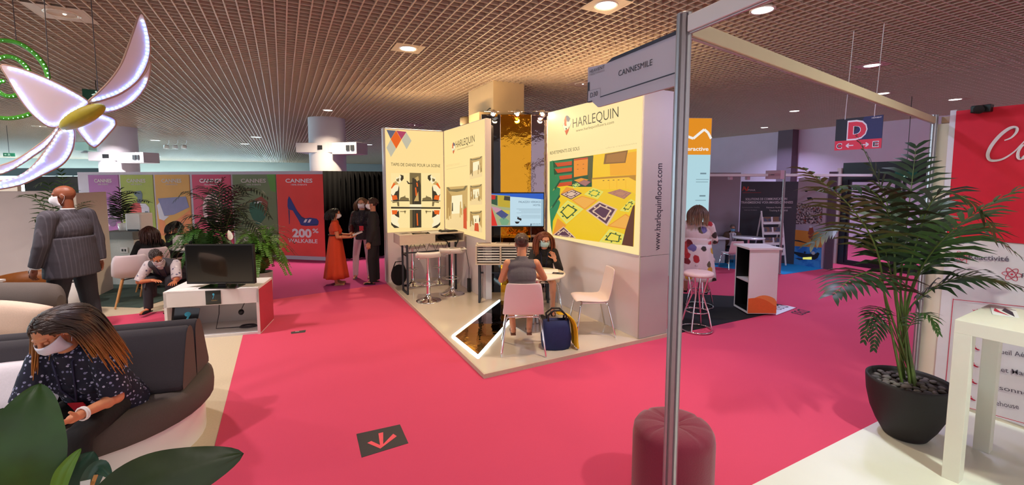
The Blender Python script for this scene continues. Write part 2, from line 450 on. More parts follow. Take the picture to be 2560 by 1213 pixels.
def exit_sign(p, w, h, rz, label, arrow=True):
    t = thing('exit_sign', label, 'exit sign', p, rz)
    gm = mat('exit_green', (14, 84, 62), 0.4, var=0.02); b = MB(); b.b2((0, 0, 0), (w, 0.04, h), gm); b.build('housing', t, bevel=0.003)
    F = Frame((0, -0.001, 0), (1, 0, 0)); wp = glow('exit_pictogram', (0.72, 0.95, 0.8), 0.8); b = MB()
    k = h
    def P(pts, dx=0.5 * w): b.poly(F, [(dx + x * k, y * k) for x, y in pts], 0.003, wp)
    P([(-.05, .78), (.05, .78), (.05, .9), (-.05, .9)])                         # head of the running figure
    P([(-.08, .42), (.06, .38), (.1, .72), (-.02, .74)]); P([(.06, .70), (.28, .60), (.28, .52), (.06, .58)])
    P([(-.06, .72), (-.28, .62), (-.24, .54), (-.04, .62)]); P([(0, .42), (.1, .40), (.24, .22), (.34, .1), (.24, .08), (.12, .22)])
    P([(-.08, .44), (.02, .42), (-.06, .22), (-.28, .2), (-.28, .28), (-.12, .3)])
    if arrow: P([(-.95, .5), (-.7, .72), (-.7, .58), (-.45, .58), (-.45, .42), (-.7, .42), (-.7, .28)])
    b.build('pictogram', t)
    b = MB(); b.cone((w / 2, 0.02, h), (w / 2, 0.02, CEIL - p[2] + 0.01), 0.006, 0.006, black, n=6); b.build('hanger', t)
    return t
exit_sign(at(207, 254, 7.6), 0.36, 0.22, -YAW + 0.6, 'dark green exit sign half hidden behind the sculpture wings', False)
exit_sign(at(8, 391, 14), 0.26, 0.11, -YAW + 0.6, 'small distant exit sign at the left edge')

# three distant spot lights on the ceiling
for k, px in enumerate((418, 440, 462)):
    p = fl(px, 392, CEIL); p = at(px, 398, 19.0); t = thing('spot_light', ['leftmost of the three small white spot lights over the yellow poster', 'middle one of the three small white spot lights over the yellow poster', 'rightmost of the three small white spot lights over the yellow poster'][k], 'spot light', (p.x, p.y, CEIL), 0, 'small spot lights')
    b = MB(); b.tube([(0.1, 0, 0), (0.1, 0, -0.12), (0.02, 0, -0.2)], 0.012, white, 6); b.build('arm', t)
    b = MB(); b.lathe([(0.07, -0.2), (0.1, -0.24), (0.11, -0.37), (0.1, -0.37)], white, n=16); b.build('shade', t)
    b = MB(); b.lathe([(0, -0.36), (0.1, -0.36)], LC, n=16); b.build('bulb', t)

# ================================================================ poster wall
PA, PB = V((0.87, 11.80, 0)), V((-5.05, 16.66, 0))
pd = (PA - PB).normalized()
FP = Frame(PB, pd)
LP = (PA - PB).length
board = mat('poster_wall_white', (196, 180, 200), 0.7, scale=5, var=0.03)
b = MB(); b.prism(FP, [(-0.1, 0), (LP + 0.02, 0), (LP + 0.02, 2.24), (-0.1, 2.24)], -0.25, 0, board)
b.build('wall_posters', kind='structure')
ph_white = mat('poster_white', (236, 226, 238), 0.6, var=0.02)
def polyline(b, F, pts, w, th, m):
    for i in range(len(pts) - 1):
        a = V(pts[i]); c = V(pts[i + 1]); d = (c - a).normalized(); n = V((-d.y, d.x)) * th / 2
        b.poly(F, [a - n, c - n, c + n, a + n], w, m)
def disc(b, F, c, rx, ry, w, m, n=20, a0=0.0, a1=2 * pi):
    b.poly(F, [(c[0] + rx * cos(a0 + (a1 - a0) * i / n), c[1] + ry * sin(a0 + (a1 - a0) * i / n)) for i in range(n if a1 - a0 > 6.2 else n + 1)], w, m)
def poster(px0, px1, col, name, label, art, big, small, fade=None):
    u0 = FP.uv(px0, 452)[0]; u1 = FP.uv(px1, 452)[0]; w = u1 - u0
    t = thing('event_poster', label, 'poster', FP.p(u0, 0.10, 0.0), atan2(pd.y, pd.x), 'event posters on the far wall')
    F = Frame((0, -0.014, 0), (1, 0, 0)); b = MB(); H = 2.06
    b.b2((0, -0.012, 0), (w, 0, H), mat('poster_' + name, col, 0.65, scale=2, var=0.06)); b.build('sheet', t)
    tm = fade or ph_white; b = MB()
    b.text(F, 'CANNES', w * .2, H * .90, H * .045, tm, width=w * .58, bold=0.02)
    b.text(F, '100% EVENTS', w * .32, H * .865, H * .018, tm, width=w * .34, bold=0.01)
    if big: b.text(F, '200', w * .30, H * .235, H * .095, tm, width=w * .42, bold=0.045); b.text(F, '%', w * .74, H * .29, H * .05, tm, width=w * .13, bold=0.02)
    if small: b.text(F, small, w * .20, H * .165, H * .045, tm, width=w * .64, bold=0.02)
    b.build('lettering', t)
    b = MB(); art(b, F, w, H)
    if b.f: b.build('picture', t)
pm = lambda n, c: mat('poster_ink_' + n, c, 0.65, scale=6, var=0.08)
def art_shoe(b, F, w, H):
    def P(pts, m, k=0): b.poly(F, [(x * w, y * H) for x, y in pts], 0.001 + k * .001, m)
    blue = pm('blue', (40, 40, 140)); db = pm('dblue', (30, 28, 108))
    P([(.26, .735), (.30, .70), (.42, .56), (.52, .485), (.60, .465), (.70, .475), (.84, .465), (.88, .435), (.875, .40), (.84, .38), (.60, .372), (.50, .38), (.44, .45), (.33, .56), (.24, .57), (.22, .61), (.23, .69)], blue)
    P([(.235, .57), (.262, .56), (.252, .39), (.24, .39)], db)
    P([(.46, .40), (.52, .38), (.86, .385), (.875, .405), (.60, .385), (.50, .395)], db, 1)
    P([(.42, .56), (.52, .485), (.60, .465), (.66, .472), (.58, .45), (.50, .47)], db, 1)
    for dx in (0, .085): P([(.555 + dx, .415), (.605 + dx, .415), (.645 + dx, .455), (.595 + dx, .455)], ph_white, 2)
def art_pear(b, F, w, H):
    def P(pts, m, k=0): b.poly(F, [(x * w, y * H) for x, y in pts], 0.001 + k * .001, m)
    g = pm('bottle_green', (38, 92, 70)); lg = pm('leaf', (96, 150, 50)); rd = pm('rust', (150, 60, 40)); wh = ph_white
    P([(.80, 1.0), (1.0, 1.0), (1.0, .78), (.88, .80)], lg)
    P([(.38, .64), (.60, .70), (.78, .66), (.80, .56), (.72, .46), (.60, .38), (.52, .38), (.42, .46), (.36, .56)], g)
    P([(.46, .68), (.66, .73), (.80, .66), (.78, .56), (.70, .48), (.72, .60), (.62, .66)], rd, 1)
    P([(.48, .645), (.60, .672), (.68, .66), (.58, .64)], wh, 2)
def art_bottle(b, F, w, H):
    def P(pts, m, k=0): b.poly(F, [(x * w, y * H) for x, y in pts], 0.001 + k * .001, m)
    r_ = pm('red', (216, 60, 60)); gr = pm('slate', (92, 96, 116)); lb = pm('lilac', (214, 200, 220))
    P([(.40, .74), (.42, .78), (.62, .79), (.66, .74), (.64, .66), (.58, .62), (.48, .62), (.50, .70)], gr)
    P([(.24, .30), (.24, .56), (.34, .62), (.48, .63), (.60, .62), (.70, .58), (.72, .30)], r_, 1)
    P([(.56, .62), (.74, .62), (.84, .57), (.86, .30), (.60, .30), (.60, .56)], lb, 2)
    P([(.70, .52), (.80, .52), (.80, .46), (.77, .42), (.75, .36), (.73, .42), (.70, .46)], gr, 3)
def art_boat(b, F, w, H):
    def P(pts, m, k=0): b.poly(F, [(x * w, y * H) for x, y in pts], 0.001 + k * .001, m)
    gr = pm('violet_grey', (130, 118, 168)); og = pm('orange', (226, 122, 60)); lb = pm('lilac', (214, 200, 220))
    P([(.05, .36), (.12, .62), (.25, .30), (.98, .55), (1, .2), (.05, .2)], og)
    P([(.06, .69), (.88, .72), (.96, .58), (.50, .48), (.20, .46), (.16, .52)], gr, 1)
    P([(.02, .60), (.10, .64), (.22, .46), (.36, .46), (.20, .40), (.06, .42)], lb, 2)
def art_disc(b, F, w, H):
    gr = pm('rose', (240, 190, 200)); disc(b, F, (w * .5, H * .55), w * .26, w * .36, .001, gr); disc(b, F, (w * .5, H * .55), w * .16, w * .25, .002, pm('dark_rose', (150, 30, 70)))
def art_flower(b, F, w, H):
    m1 = pm('plum', (110, 60, 110)); m2 = pm('pale', (210, 160, 205))
    for k in range(6): disc(b, F, (w * (.62 + .16 * cos(k * 1.05)), H * (.45 + .09 * sin(k * 1.05))), w * .14, w * .14, .001 + .0003 * k, m1 if k % 2 else m2)
dim = mat('poster_pale_type', (198, 178, 178), 0.6, var=0.02)
poster(692, 808, (240, 54, 50), 'red', 'red poster with a blue high-heeled shoe and the word WALKABLE', art_shoe, 1, 'WALKABLE')
poster(582, 690, (112, 120, 82), 'green', 'grey green poster with a dark green glass shape behind the plants', art_pear, 1, 'GREEN', dim)
poster(481, 577, (206, 40, 92), 'pink', 'deep pink poster mostly hidden behind the dark palm fronds', art_disc, 0, '')
poster(388, 474, (214, 148, 60), 'ochre', 'ochre poster with a tilted violet grey shape', art_boat, 0, '', dim)
poster(302, 383, (158, 162, 46), 'olive', 'yellow green poster with a red and white bottle', art_bottle, 0, '', dim)
poster(222, 297, (160, 78, 152), 'purple', 'purple poster at the left end of the far wall', art_flower, 0, '', dim)

# black curtain and black boards
b = MB(); n = 60; q0 = V((0.90, 11.74, 0)); q1 = V((2.35, 11.80, 0)); vs = []
for i in range(n + 1):
    p = q0.lerp(q1, i / n); off = 0.035 * sin(i * 1.3) + 0.01 * sin(i * 0.47)
    vs += [V((p.x, p.y + off, 0.01)), V((p.x, p.y + off, 2.24))]
b.add(vs, [(2 * i, 2 * i + 2, 2 * i + 3, 2 * i + 1) for i in range(n)], mat('curtain_black', (9, 9, 11), 1.0, scale=120, spec=0.05), True)
o = b.build('black_curtain'); tag(o, 'tall black cloth curtain right of the red shoe poster', 'curtain')
s = o.modifiers.new('thickness', 'SOLIDIFY'); s.thickness = 0.012
qa, qb = at(62, 476, 13.2), at(226, 476, 12.9); b = MB()
b.prism(Frame((qa.x, qa.y, 0), qb - V((0, 0, qb.z)) - qa + V((0, 0, qa.z))), [(0, 0), ((qb - qa).length, 0), ((qb - qa).length, 2.13), (0, 2.13)], -0.06, 0, black_felt)
tag(b.build('black_screen'), 'black standing board behind the bald man left of the purple poster', 'screen')

# white partitions on the left
def partition(pxa, pya, pxb, pyb, top_px, label, m=white, th=0.05):
    p0, p1 = fl(pxa, pya), fl(pxb, pyb); d = p1 - p0; F = Frame(p0, d)
    h = 2.0 - (top_px - 452.0) / FPX * ((p0 + p1) / 2 - V((0, 0, 0))).dot(V((sin(YAW), cos(YAW), 0)))
    b = MB(); b.prism(F, [(0, 0), (d.length, 0), (d.length, h), (0, h)], -th, 0, m)
    return tag(b.build('partition_panel', bevel=0.004), label, 'partition', 'white partition panels')
partition(-120, 772, 206, 742, 478, 'long white partition panel behind the man in the grey suit', mat('partition_white', (214, 204, 206), 0.6, scale=4, var=0.03))
partition(212, 757, 284, 722, 481, 'narrow cream partition panel right of the man in the grey suit', mat('partition_cream', (226, 214, 200), 0.6, scale=4, var=0.03))
partition(-80, 690, 64, 690, 449, 'cream wall panel behind the sculpture tail at the left edge', mat('partition_cream', (226, 214, 200), 0.6), 0.08)
# ================================================================ exhibition stand with the back-lit walls
plat_edge = mat('platform_edge', (196, 178, 156), 0.5, scale=30)
plat_top = mat('platform_gloss_white', (208, 194, 176), 0.10, scale=3, var=0.02, coat=0.4)
t = thing('stand_platform', 'low glossy white platform with beige edge under the lit exhibition stand', 'platform', (1.73, 3.92, 0))
b = MB(); b.b2((0.02, 0.02, 0.004), (2.70, 2.9, 0.0495), plat_top); b.b2((0.02, 2.9, 0.004), (1.6, 4.66, 0.0495), plat_top); b.build('deck', t)
b = MB(); b.b2((0, 0, 0.004), (0.02, 4.68, 0.0498), plat_edge); b.b2((0.02, 0, 0.004), (2.72, 0.02, 0.0498), plat_edge); b.b2((2.70, 0.02, 0.004), (2.72, 0.10, 0.0498), plat_edge); b.build('edge_trim', t)

lb = glow('backlit_cream', (255, 228, 160), 0.97)
lb2 = glow('backlit_cream_far', (255, 222, 150), 0.97)
def gl(n, c, k=0.95): return glow('print_' + n, c, k)
g_dark = gl('charcoal', (52, 46, 32)); g_mid = gl('brown_grey', (122, 104, 64)); g_tan = gl('tan', (206, 168, 100)); g_sep = gl('sepia', (176, 136, 74))
g_or = gl('orange', (236, 98, 24)); g_white = gl('warm_white', (255, 240, 196)); g_ink = gl('ink', (62, 58, 34)); g_faint = gl('faint_ink', (226, 202, 138))
g_grey = gl('silver', (196, 190, 166)); g_mag = gl('magenta', (176, 58, 96)); g_slate = gl('slate', (92, 96, 118)); g_red = gl('red', (214, 76, 36))
panel_white = mat('stand_wall_white', (222, 210, 212), 0.55, scale=5, var=0.02)

def cw(x0, y0, s): return lambda *pts: [(x0 + s * x, y0 + s * y) for x, y in pts]
c1 = cw(940, 250, 300 / 984.0); c2 = cw(1180, 230, 520 / 1402.0); c4 = cw(1360, 230, 260 / 1660.0)
def emblem(b, F, P, w=0.003):      # pointed jester diamond
    b.px(F, P((305, 545), (368, 690), (440, 500), (410, 430), (330, 450)), w, g_white)
    b.px(F, P((345, 420), (330, 470), (335, 540), (368, 545), (360, 450), (350, 400)), w + .001, g_red)
    b.px(F, P((350, 385), (375, 375), (400, 390), (425, 425), (412, 470), (385, 480), (358, 440)), w + .001, g_slate)
    b.px(F, P((330, 450), (345, 400), (358, 380), (370, 470), (350, 530), (332, 530)), w + .002, g_red)
    b.px(F, P((412, 470), (425, 425), (437, 410), (420, 440)), w + .002, g_dark)
    b.px(F, P((350, 580), (372, 572), (372, 600), (355, 605)), w + .002, g_dark)
    b.px(F, P((340, 620), (375, 600), (410, 570), (400, 620), (368, 690)), w + .0015, g_red)
    b.px(F, P((395, 570), (412, 545), (408, 575)), w + .002, g_dark)
    for q in (((305, 545), (308, 550), (368, 690), (366, 692)), ((440, 500), (443, 500), (370, 690), (368, 688)), ((305, 547), (302, 545), (335, 490), (338, 492))):
        b.px(F, P(*q), w + .003, g_dark)
def harlequin_word(b, F, P, w=0.003):
    cache = 0
    def T(s, p0, p1, top): b.tpx(F, s, P(p0)[0], P(p1)[0], P(top)[0], g_ink, w=w)
    T('HARLEQUIN', (465, 575), (1195, 395), (465, 430))

# --- side wall with the dance print (faces the camera side)
F1 = Frame((1.705, 8.47, 0), (1, 0, 0))
wl = thing('dance_print_wall', 'backlit wall with dancers and coloured diamonds at the left end of the stand', 'lightbox wall', (1.705, 8.47, 0))
b = MB(); b.b2((0, 0, 0.05), (1.30, 0.14, 2.985), panel_white); o = b.build('wall_body', wl)
def on(o_, parent):               # keep world coordinates of a part under a placed parent
    for q in [o_] + SIB.get(o_.name, []): q.parent = parent; q.matrix_parent_inverse = Matrix.Translation(parent.location).inverted()
    return o_
b = MB(); b.prism(F1, [(0.03, 1.01), (1.17, 1.01), (1.17, 2.965), (0.03, 2.965)], 0.0, 0.006, lb2); on(b.build('light_panel'), wl)
b = MB()
W = 0.009
b.px(F1, c1((85, 246), (162, 252), (120, 320)), W, g_slate); b.px(F1, c1((163, 252), (207, 325), (165, 400), (120, 322)), W, g_or)
b.px(F1, c1((165, 252), (248, 262), (208, 325)), W, g_mag); b.px(F1, c1((247, 264), (290, 335), (250, 405), (210, 330)), W, g_grey)
b.px(F1, c1((120, 324), (163, 400), (122, 468), (85, 392)), W, g_grey)
b.tpx(F1, 'TAPIS DE DANSE POUR LA SCENE', *c1((122, 540), (525, 553), (122, 515)), g_ink, w=W)
def DP(pts, m, k=0): b.px(F1, c1(*pts), W + .001 * k, m)
DP([(122, 600), (525, 600), (525, 1048), (122, 1048)], lb, 0)
DP([(275, 597), (368, 600), (372, 1045), (277, 1050)], g_mid, 1); DP([(296, 640), (312, 640), (312, 1045), (298, 1045)], g_dark, 2)
DP([(312, 650), (350, 640), (366, 700), (368, 1045), (314, 1045)], g_dark, 2)
DP([(318, 640), (345, 625), (352, 655), (335, 670)], g_tan, 3); DP([(300, 690), (262, 690), (248, 664), (256, 664), (270, 680), (310, 676)], g_dark, 3)
DP([(328, 680), (338, 676), (344, 710), (334, 712)], g_or, 4); DP([(318, 720), (328, 716), (336, 780), (324, 790)], g_or, 4); DP([(310, 830), (345, 750), (350, 830)], g_tan, 3)
DP([(275, 856), (372, 856), (372, 900), (275, 900)], g_white, 3); DP([(330, 930), (340, 930), (345, 1030), (335, 1030)], g_or, 4)
for sg in (1, -1):
    X = lambda x: x if sg > 0 else 648 - x
    def Q(pts, m, k=0): DP([(X(x), y) for x, y in pts], m, k)
    Q([(196, 612), (224, 620), (226, 645), (208, 668), (198, 650), (205, 630)], g_dark, 2)                    # hair
    Q([(196, 612), (205, 630), (198, 652), (205, 668), (186, 690), (160, 660), (165, 632), (180, 640)], g_white, 3)
    Q([(165, 650), (190, 640), (186, 670), (168, 668)], g_mid, 4); Q([(160, 665), (185, 690), (150, 700), (140, 680)], g_tan, 3)
    Q([(122, 720), (142, 680), (160, 688), (126, 730)], g_or, 4)
    Q([(122, 730), (160, 695), (184, 705), (190, 760), (186, 830), (122, 830)], g_white, 2)
    Q([(140, 790), (160, 752), (178, 744), (186, 700), (190, 720), (188, 832), (140, 832), (122, 770)], g_dark, 3)
    Q([(130, 782), (168, 782), (176, 815), (132, 822)], g_or, 5)
    Q([(186, 826), (200, 800), (232, 790), (236, 780), (242, 800), (268, 806), (270, 828)], g_mid, 3)
    Q([(122, 826), (275, 826), (275, 831), (122, 831)], g_dark, 4)
    Q([(132, 834), (188, 834), (190, 872), (176, 872), (170, 840), (135, 845)], g_mid, 2)
    Q([(122, 900), (186, 900), (190, 960), (176, 1000), (190, 1020), (186, 1048), (150, 1048), (124, 1010)], g_white, 2)
    Q([(128, 904), (176, 904), (168, 936), (132, 940)], g_or, 4); Q([(150, 940), (186, 905), (190, 965), (176, 960), (160, 950)], g_dark, 3)
    Q([(122, 1000), (140, 1020), (180, 1040), (190, 1048), (150, 1050), (124, 1024)], g_dark, 4)
    Q([(196, 912), (240, 912), (238, 918), (196, 918)], g_mid, 3); Q([(228, 908), (246, 908), (236, 936)], g_mid, 3)
DP([(122, 876), (527, 880), (527, 893), (122, 891)], g_dark, 5)
on(b.build('print'), wl)
b = MB(); b.b2((1.70, 8.455, 0.05), (1.738, 8.485, 2.99), alu); on(b.build('edge_profile'), wl)

# --- second wall: small prints, facing the aisle
F2 = Frame((2.89, 8.45, 0), (0, -1, 0))
w2 = thing('small_print_wall', 'backlit wall with four sepia photographs left of the gold mirror', 'lightbox wall', (2.89, 8.45, 0))
b = MB(); b.b2((2.895, 6.46, 0.05), (3.0, 8.44, 2.99), panel_white); on(b.build('wall_body'), w2)
b = MB(); b.prism(F2, [(0.01, 1.04), (1.98, 1.04), (1.98, 2.98), (0.01, 2.98)], -0.004, 0.004, lb2); on(b.build('light_panel'), w2)
b = MB(); W = 0.007
e2 = lambda *pts: c1(*[(623 + (x - 305) * 0.24, 350 + (y - 380) * 0.30 - 0.0 * x) for x, y in pts])
emblem(b, F2, e2, W)
b.tpx(F2, 'HARLEQUIN', *c1((657, 393), (812, 343), (657, 340)), g_ink, w=W)
b.tpx(F2, 'www.harlequinfloors.com', *c1((668, 414), (800, 375), (668, 402)), g_mid, w=W)
b.tpx(F2, 'REVETEMENTS DE SOLS', *c1((580, 552), (690, 530), (580, 536)), g_faint, w=W)
b.px(F2, c1((580, 568), (750, 535), (750, 539), (580, 572)), W, g_faint)
def room_print(q, seed):
    rnd = random.Random(seed); a, bq, c, d = [V(x) for x in q]     # tl tr br bl
    def I(u, v): top = a.lerp(bq, u); bot = d.lerp(c, u); return tuple(top.lerp(bot, v))
    def R(pts, m, k): b.px(F2, c1(*[I(*p) for p in pts]), W + .001 * k, m)
    R([(0, 0), (1, 0), (1, 1), (0, 1)], g_tan, 0)
    R([(.25, .22), (.75, .2), (.78, .62), (.25, .65)], g_white, 1); R([(0, .02), (.25, .22), (.25, .65), (0, .8)], g_sep, 1); R([(1, 0), (.75, .2), (.78, .62), (1, .8)], g_tan, 1)
    R([(0, .8), (.25, .65), (.78, .62), (1, .8), (1, 1), (0, 1)], gl('pale_floor', (244, 212, 150)), 1); R([(0, 0), (.12, .1), (.5, .13), (.88, .1), (1, 0), (.9, 0), (.8, .06), (.2, .06), (.1, 0)], g_mid, 2)
    for k in range(12):
        u = rnd.uniform(.05, .95); v = rnd.uniform(.3, .6); h = rnd.uniform(.1, .3); w_ = rnd.uniform(.02, .06)
        R([(u, v), (u + w_, v), (u + w_ * 1.2, min(1, v + h)), (u - w_ * .3, min(1, v + h))], rnd.choice([g_mid, g_white, g_dark, g_sep, g_tan]), 3)
room_print(((773, 482), (875, 460), (873, 628), (773, 652)), 1)
room_print(((580, 716), (754, 702), (752, 1072), (580, 1048)), 2)
room_print(((774, 704), (873, 690), (873, 858), (774, 862)), 3)
room_print(((774, 916), (873, 908), (873, 1088), (774, 1074)), 4)
R2 = c1((722, 900), (748, 880), (750, 1060), (722, 1050)); b.px(F2, R2, W + .006, g_red)
b.px(F2, c1((815, 1010), (845, 1010), (850, 1080), (812, 1072)), W + .006, g_red)
on(b.build('print'), w2)

# --- angled mirror wall in the recess
m0, m1 = at(1204, 452, 7.52), at(1378, 452, 7.52); m0.z = m1.z = 0
F3 = Frame(m0, m1 - m0); L3 = (m1 - m0).length
def mirror(nm, col, rough, bump, metal=1.0):
    m = mat(nm, col, rough, metal, scale=5.0, var=0.02, bump=bump); return m
gold = mirror('gold_mirror', (214, 150, 40), 0.04, 0.35); grey_mirror = mirror('grey_mirror', (150, 132, 140), 0.04, 0.3); black_mirror = mirror('black_mirror', (22, 20, 26), 0.05, 0.2, 0.3)
w3 = thing('mirror_wall', 'tall wall of black, gold and grey mirror strips behind the screen', 'mirror wall', m0)
b = MB(); b.prism(F3, [(0, 0.05), (L3, 0.05), (L3, 3.12), (0, 3.12)], -0.06, -0.006, panel_white); on(b.build('backing'), w3)
ue = [0, F3.uv(1251, 400)[0], F3.uv(1328, 400)[0], L3]
for k, (nm, m) in enumerate((('black_strip', black_mirror), ('gold_strip', gold), ('grey_strip', grey_mirror))):
    b = MB(); b.prism(F3, [(ue[k] + .004, 0.05), (ue[k + 1] - .004, 0.05), (ue[k + 1] - .004, 3.12), (ue[k] + .004, 3.12)], -0.004, 0.004, m); on(b.build(nm, label=nm.replace('_', ' ') + ' of mirror film'), w3)
# three chrome spot lights clamped to the top of the mirror wall
for k, (px, py, tilt) in enumerate(((1232, 292, 0.1), (1290, 290, 0.9), (1350, 284, 0.3))):
    u, v = F3.uv(px, py); base = F3.p(min(max(u, .08), L3 - .06), 3.12, 0.02)
    t = thing('chrome_spotlight', ['chrome clip spotlight over the black mirror strip', 'chrome clip spotlight hanging over the gold mirror strip', 'chrome clip spotlight over the grey mirror strip'][k], 'spotlight', base, atan2(F3.x.y, F3.x.x), 'clip spotlights on the mirror wall')
    b = MB(); b.b2((-.02, -.02, 0), (.02, .05, .03), black); b.build('clamp', t)
    b = MB(); b.tube([(0, -.01, .02), (0, -.08, .05), (0.01, -.16, .05), (0.02, -.2, 0.02)], 0.008, chrome, 8); b.build('arm', t)
    b = MB(); b.lathe([(.0, .05), (.03, .045), (.05, .0), (.055, -.06), (.05, -.06), (.045, 0), (.0, .03)], chrome, n=18)
    R = Matrix.Rotation(0.7 + tilt * .4, 4, 'X') @ Matrix.Rotation(tilt - .4, 4, 'Y'); b.xf(Matrix.Translation((0.02, -.24, -0.01)) @ R); b.build('head', t)
    b = MB(); b.ell((0.02, -.26, -0.04), (.03, .03, .03), LW, nu=10, nv=6); b.build('bulb', t)
    b = MB(); b.tube([(0.05, -.1, .045), (-.1, -.13, .03), (-.13, -.2, .02), (.14, -.2, .01), (.12, -.12, .03)], .006, chrome, 6); b.build('wire', t)
    lamp('POINT', (0.02, -.34, -0.06), SHOW_W, (1, .72, .38), 0.04, parent=t)

# upward glow strips and lights added on the wall tops to warm the ceiling
uplight_m = glow('uplight_glow', (1.0, 0.80, 0.45), 6.0)
def add_uplight(a, c, parent, power):
    b = MB(); b.beam(a, c, 0.05, 0.006, uplight_m); on(b.build('added_uplight_strip'), parent)
    L = bpy.data.lights.new('added_uplight', 'AREA'); L.shape = 'RECTANGLE'; L.size = (V(c) - V(a)).length; L.size_y = 0.05; L.energy = power; L.color = (1, .70, .36)
    o = bpy.data.objects.new('added_uplight', L); COL.objects.link(o); o.location = (V(a) + V(c)) / 2 + V((0, 0, .012)); d = V(c) - V(a); o.rotation_euler = (pi, 0, -atan2(d.y, d.x)); on(o, parent)
add_uplight((1.76, 8.54, 2.992), (2.86, 8.54, 2.992), wl, 15)
add_uplight((2.95, 8.38, 2.994), (2.95, 6.5, 2.994), w2, 17)
# --- television on the mirror wall
u0, v0 = F3.uv(1217, 567); u1, v1 = F3.uv(1360, 481)
tv = thing('wall_television', 'flat television hanging on the mirror wall showing a hotel floor slide', 'television', F3.p(u0, v0, 0.006), atan2(F3.x.y, F3.x.x))
TW, TH_ = u1 - u0, v1 - v0; TF = Frame((0, 0, 0), (1, 0, 0))
b = MB(); b.b2((0, -.055, 0), (TW, 0, TH_), black); b.build('casing', tv, bevel=.004)
TF = Frame((0, -.056, 0), (1, 0, 0)); b = MB()
def TP(pts, c, k=0, st=0.9): b.poly(TF, [(x * TW, y * TH_) for x, y in pts], .001 + .0006 * k, glow('screen_%d_%d_%d' % c, c, st))
TP([(.012, .03), (.988, .03), (.988, .97), (.012, .97)], (150, 186, 206))
TP([(.012, .97), (.988, .97), (.988, .80), (.6, .86), (.41, .88), (.05, .95)], (20, 92, 200), 1); TP([(.41, .88), (.95, .80), (.95, .05), (.41, .05)], (196, 226, 240), 2)
TP([(.012, .03), (.012, .92), (.05, .78), (.19, .04)], (226, 50, 40), 3); TP([(.05, .95), (.41, .90), (.41, .05), (.19, .05), (.05, .78)], (170, 176, 130), 2)
TP([(.19, .92), (.41, .9), (.41, .56), (.20, .6)], (196, 170, 50), 3); TP([(.05, .92), (.19, .91), (.19, .62), (.08, .68)], (44, 84, 60), 3); TP([(.08, .93), (.16, .92), (.15, .8), (.09, .8)], (206, 40, 44), 4)
TP([(.30, .78), (.41, .76), (.41, .88), (.31, .9)], (60, 60, 46), 4); TP([(.16, .40), (.26, .5), (.38, .36), (.30, .22)], (70, 80, 130), 4); TP([(.22, .22), (.30, .3), (.40, .18), (.36, .06), (.26, .06)], (120, 170, 130), 4)
TP([(.08, .6), (.2, .56), (.27, .5), (.16, .42)], (206, 150, 170), 4); TP([(.26, .5), (.40, .48), (.40, .38), (.36, .38)], (210, 190, 70), 4)
TP([(.53, .24), (.60, .18), (.61, .24), (.54, .30)], (20, 22, 30), 3); TP([(.49, .16), (.58, .16), (.55, .10), (.51, .10)], (16, 18, 26), 3)
sd = glow('screen_text', (70, 96, 120), .8)
b.text(TF, 'PALAZZO VERSACE', TW * .56, TH_ * .70, TH_ * .055, sd, TW * .38, .004); b.text(TF, 'HOTEL', TW * .81, TH_ * .61, TH_ * .05, sd, TW * .13, .004)
for k in range(8):
    if k != 4: u_, v_ = TW * (.52 + .04 * (k % 3)), TH_ * (.52 - .037 * k); b.poly(TF, [(u_, v_), (TW * .94, v_), (TW * .94, v_ + TH_ * .010), (u_, v_ + TH_ * .010)], .004, glow('screen_line', (150, 176, 190), .8))
b.text(TF, 'HARLEQUIN', TW * .79, TH_ * .07, TH_ * .04, sd, TW * .15, .004)
b.poly(TF, [(TW * .76, TH_ * .05), (TW * .775, TH_ * .03), (TW * .785, TH_ * .08), (TW * .77, TH_ * .12)], .004, sd)
b.build('screen', tv)

# --- large lightbox wall with the floor photograph
F4 = Frame((3.82, 6.06, 0), (0, -1, 0))
w4 = thing('floor_print_wall', 'large backlit wall with a colourful tiled-floor photograph and a white end panel', 'lightbox wall', (3.82, 3.95, 0))
b = MB(); b.b2((3.83, 3.96, 0.05), (4.29, 6.02, 3.09), panel_white); b.b2((4.02, 6.02, 0.06), (4.29, 8.6, 3.09), panel_white); b.b2((3.0, 8.45, 0.05), (4.0, 8.6, 2.99), panel_white); on(b.build('wall_body'), w4)
b = MB(); b.prism(F4, [(0.01, 1.095), (2.09, 1.095), (2.09, 3.085), (0.01, 3.085)], -.004, .004, lb); on(b.build('light_panel'), w4)
b = MB(); W = .007
emblem(b, F4, c4, W); b.tpx(F4, 'HARLEQUIN', *c4((465, 575), (1195, 400), (465, 430)), g_ink, w=W, bold=-0.006)
b.tpx(F4, 'www.harlequinfloors.com', *c4((516, 640), (1122, 500), (516, 598)), g_mid, w=W)
b.tpx(F4, 'REVETEMENTS DE SOLS', *c4((103, 1003), (572, 925), (103, 955)), g_ink, w=W)
b.tpx(F4, '.... ..... ....... .... .. ....... ... .... ... .... .. .... ultra-resistants', *c4((103, 1048), (1490, 830), (103, 1026)), g_faint, w=W)
def PH(pts, m, k=0): b.px(F4, c2(*pts), W + .0008 * k, m)
yel = gl('yellow', (240, 196, 24)); ly = gl('light_yellow', (238, 214, 70)); amb = gl('amber', (244, 168, 16)); grn = gl('green', (34, 128, 78)); dgr = gl('deep_green', (22, 78, 44)); pur = gl('purple', (88, 50, 72)); tile_o = gl('tile_orange', (234, 150, 44)); rd2 = gl('brick_red', (206, 72, 24)); lime = gl('lime', (222, 220, 110)); brn = gl('brown', (92, 46, 28)); pinkish = gl('pale_pink', (226, 190, 160)); mauve = gl('mauve', (168, 110, 100))
PH([(528, 468), (1113, 383), (1106, 700), (1092, 1043), (545, 968)], yel)
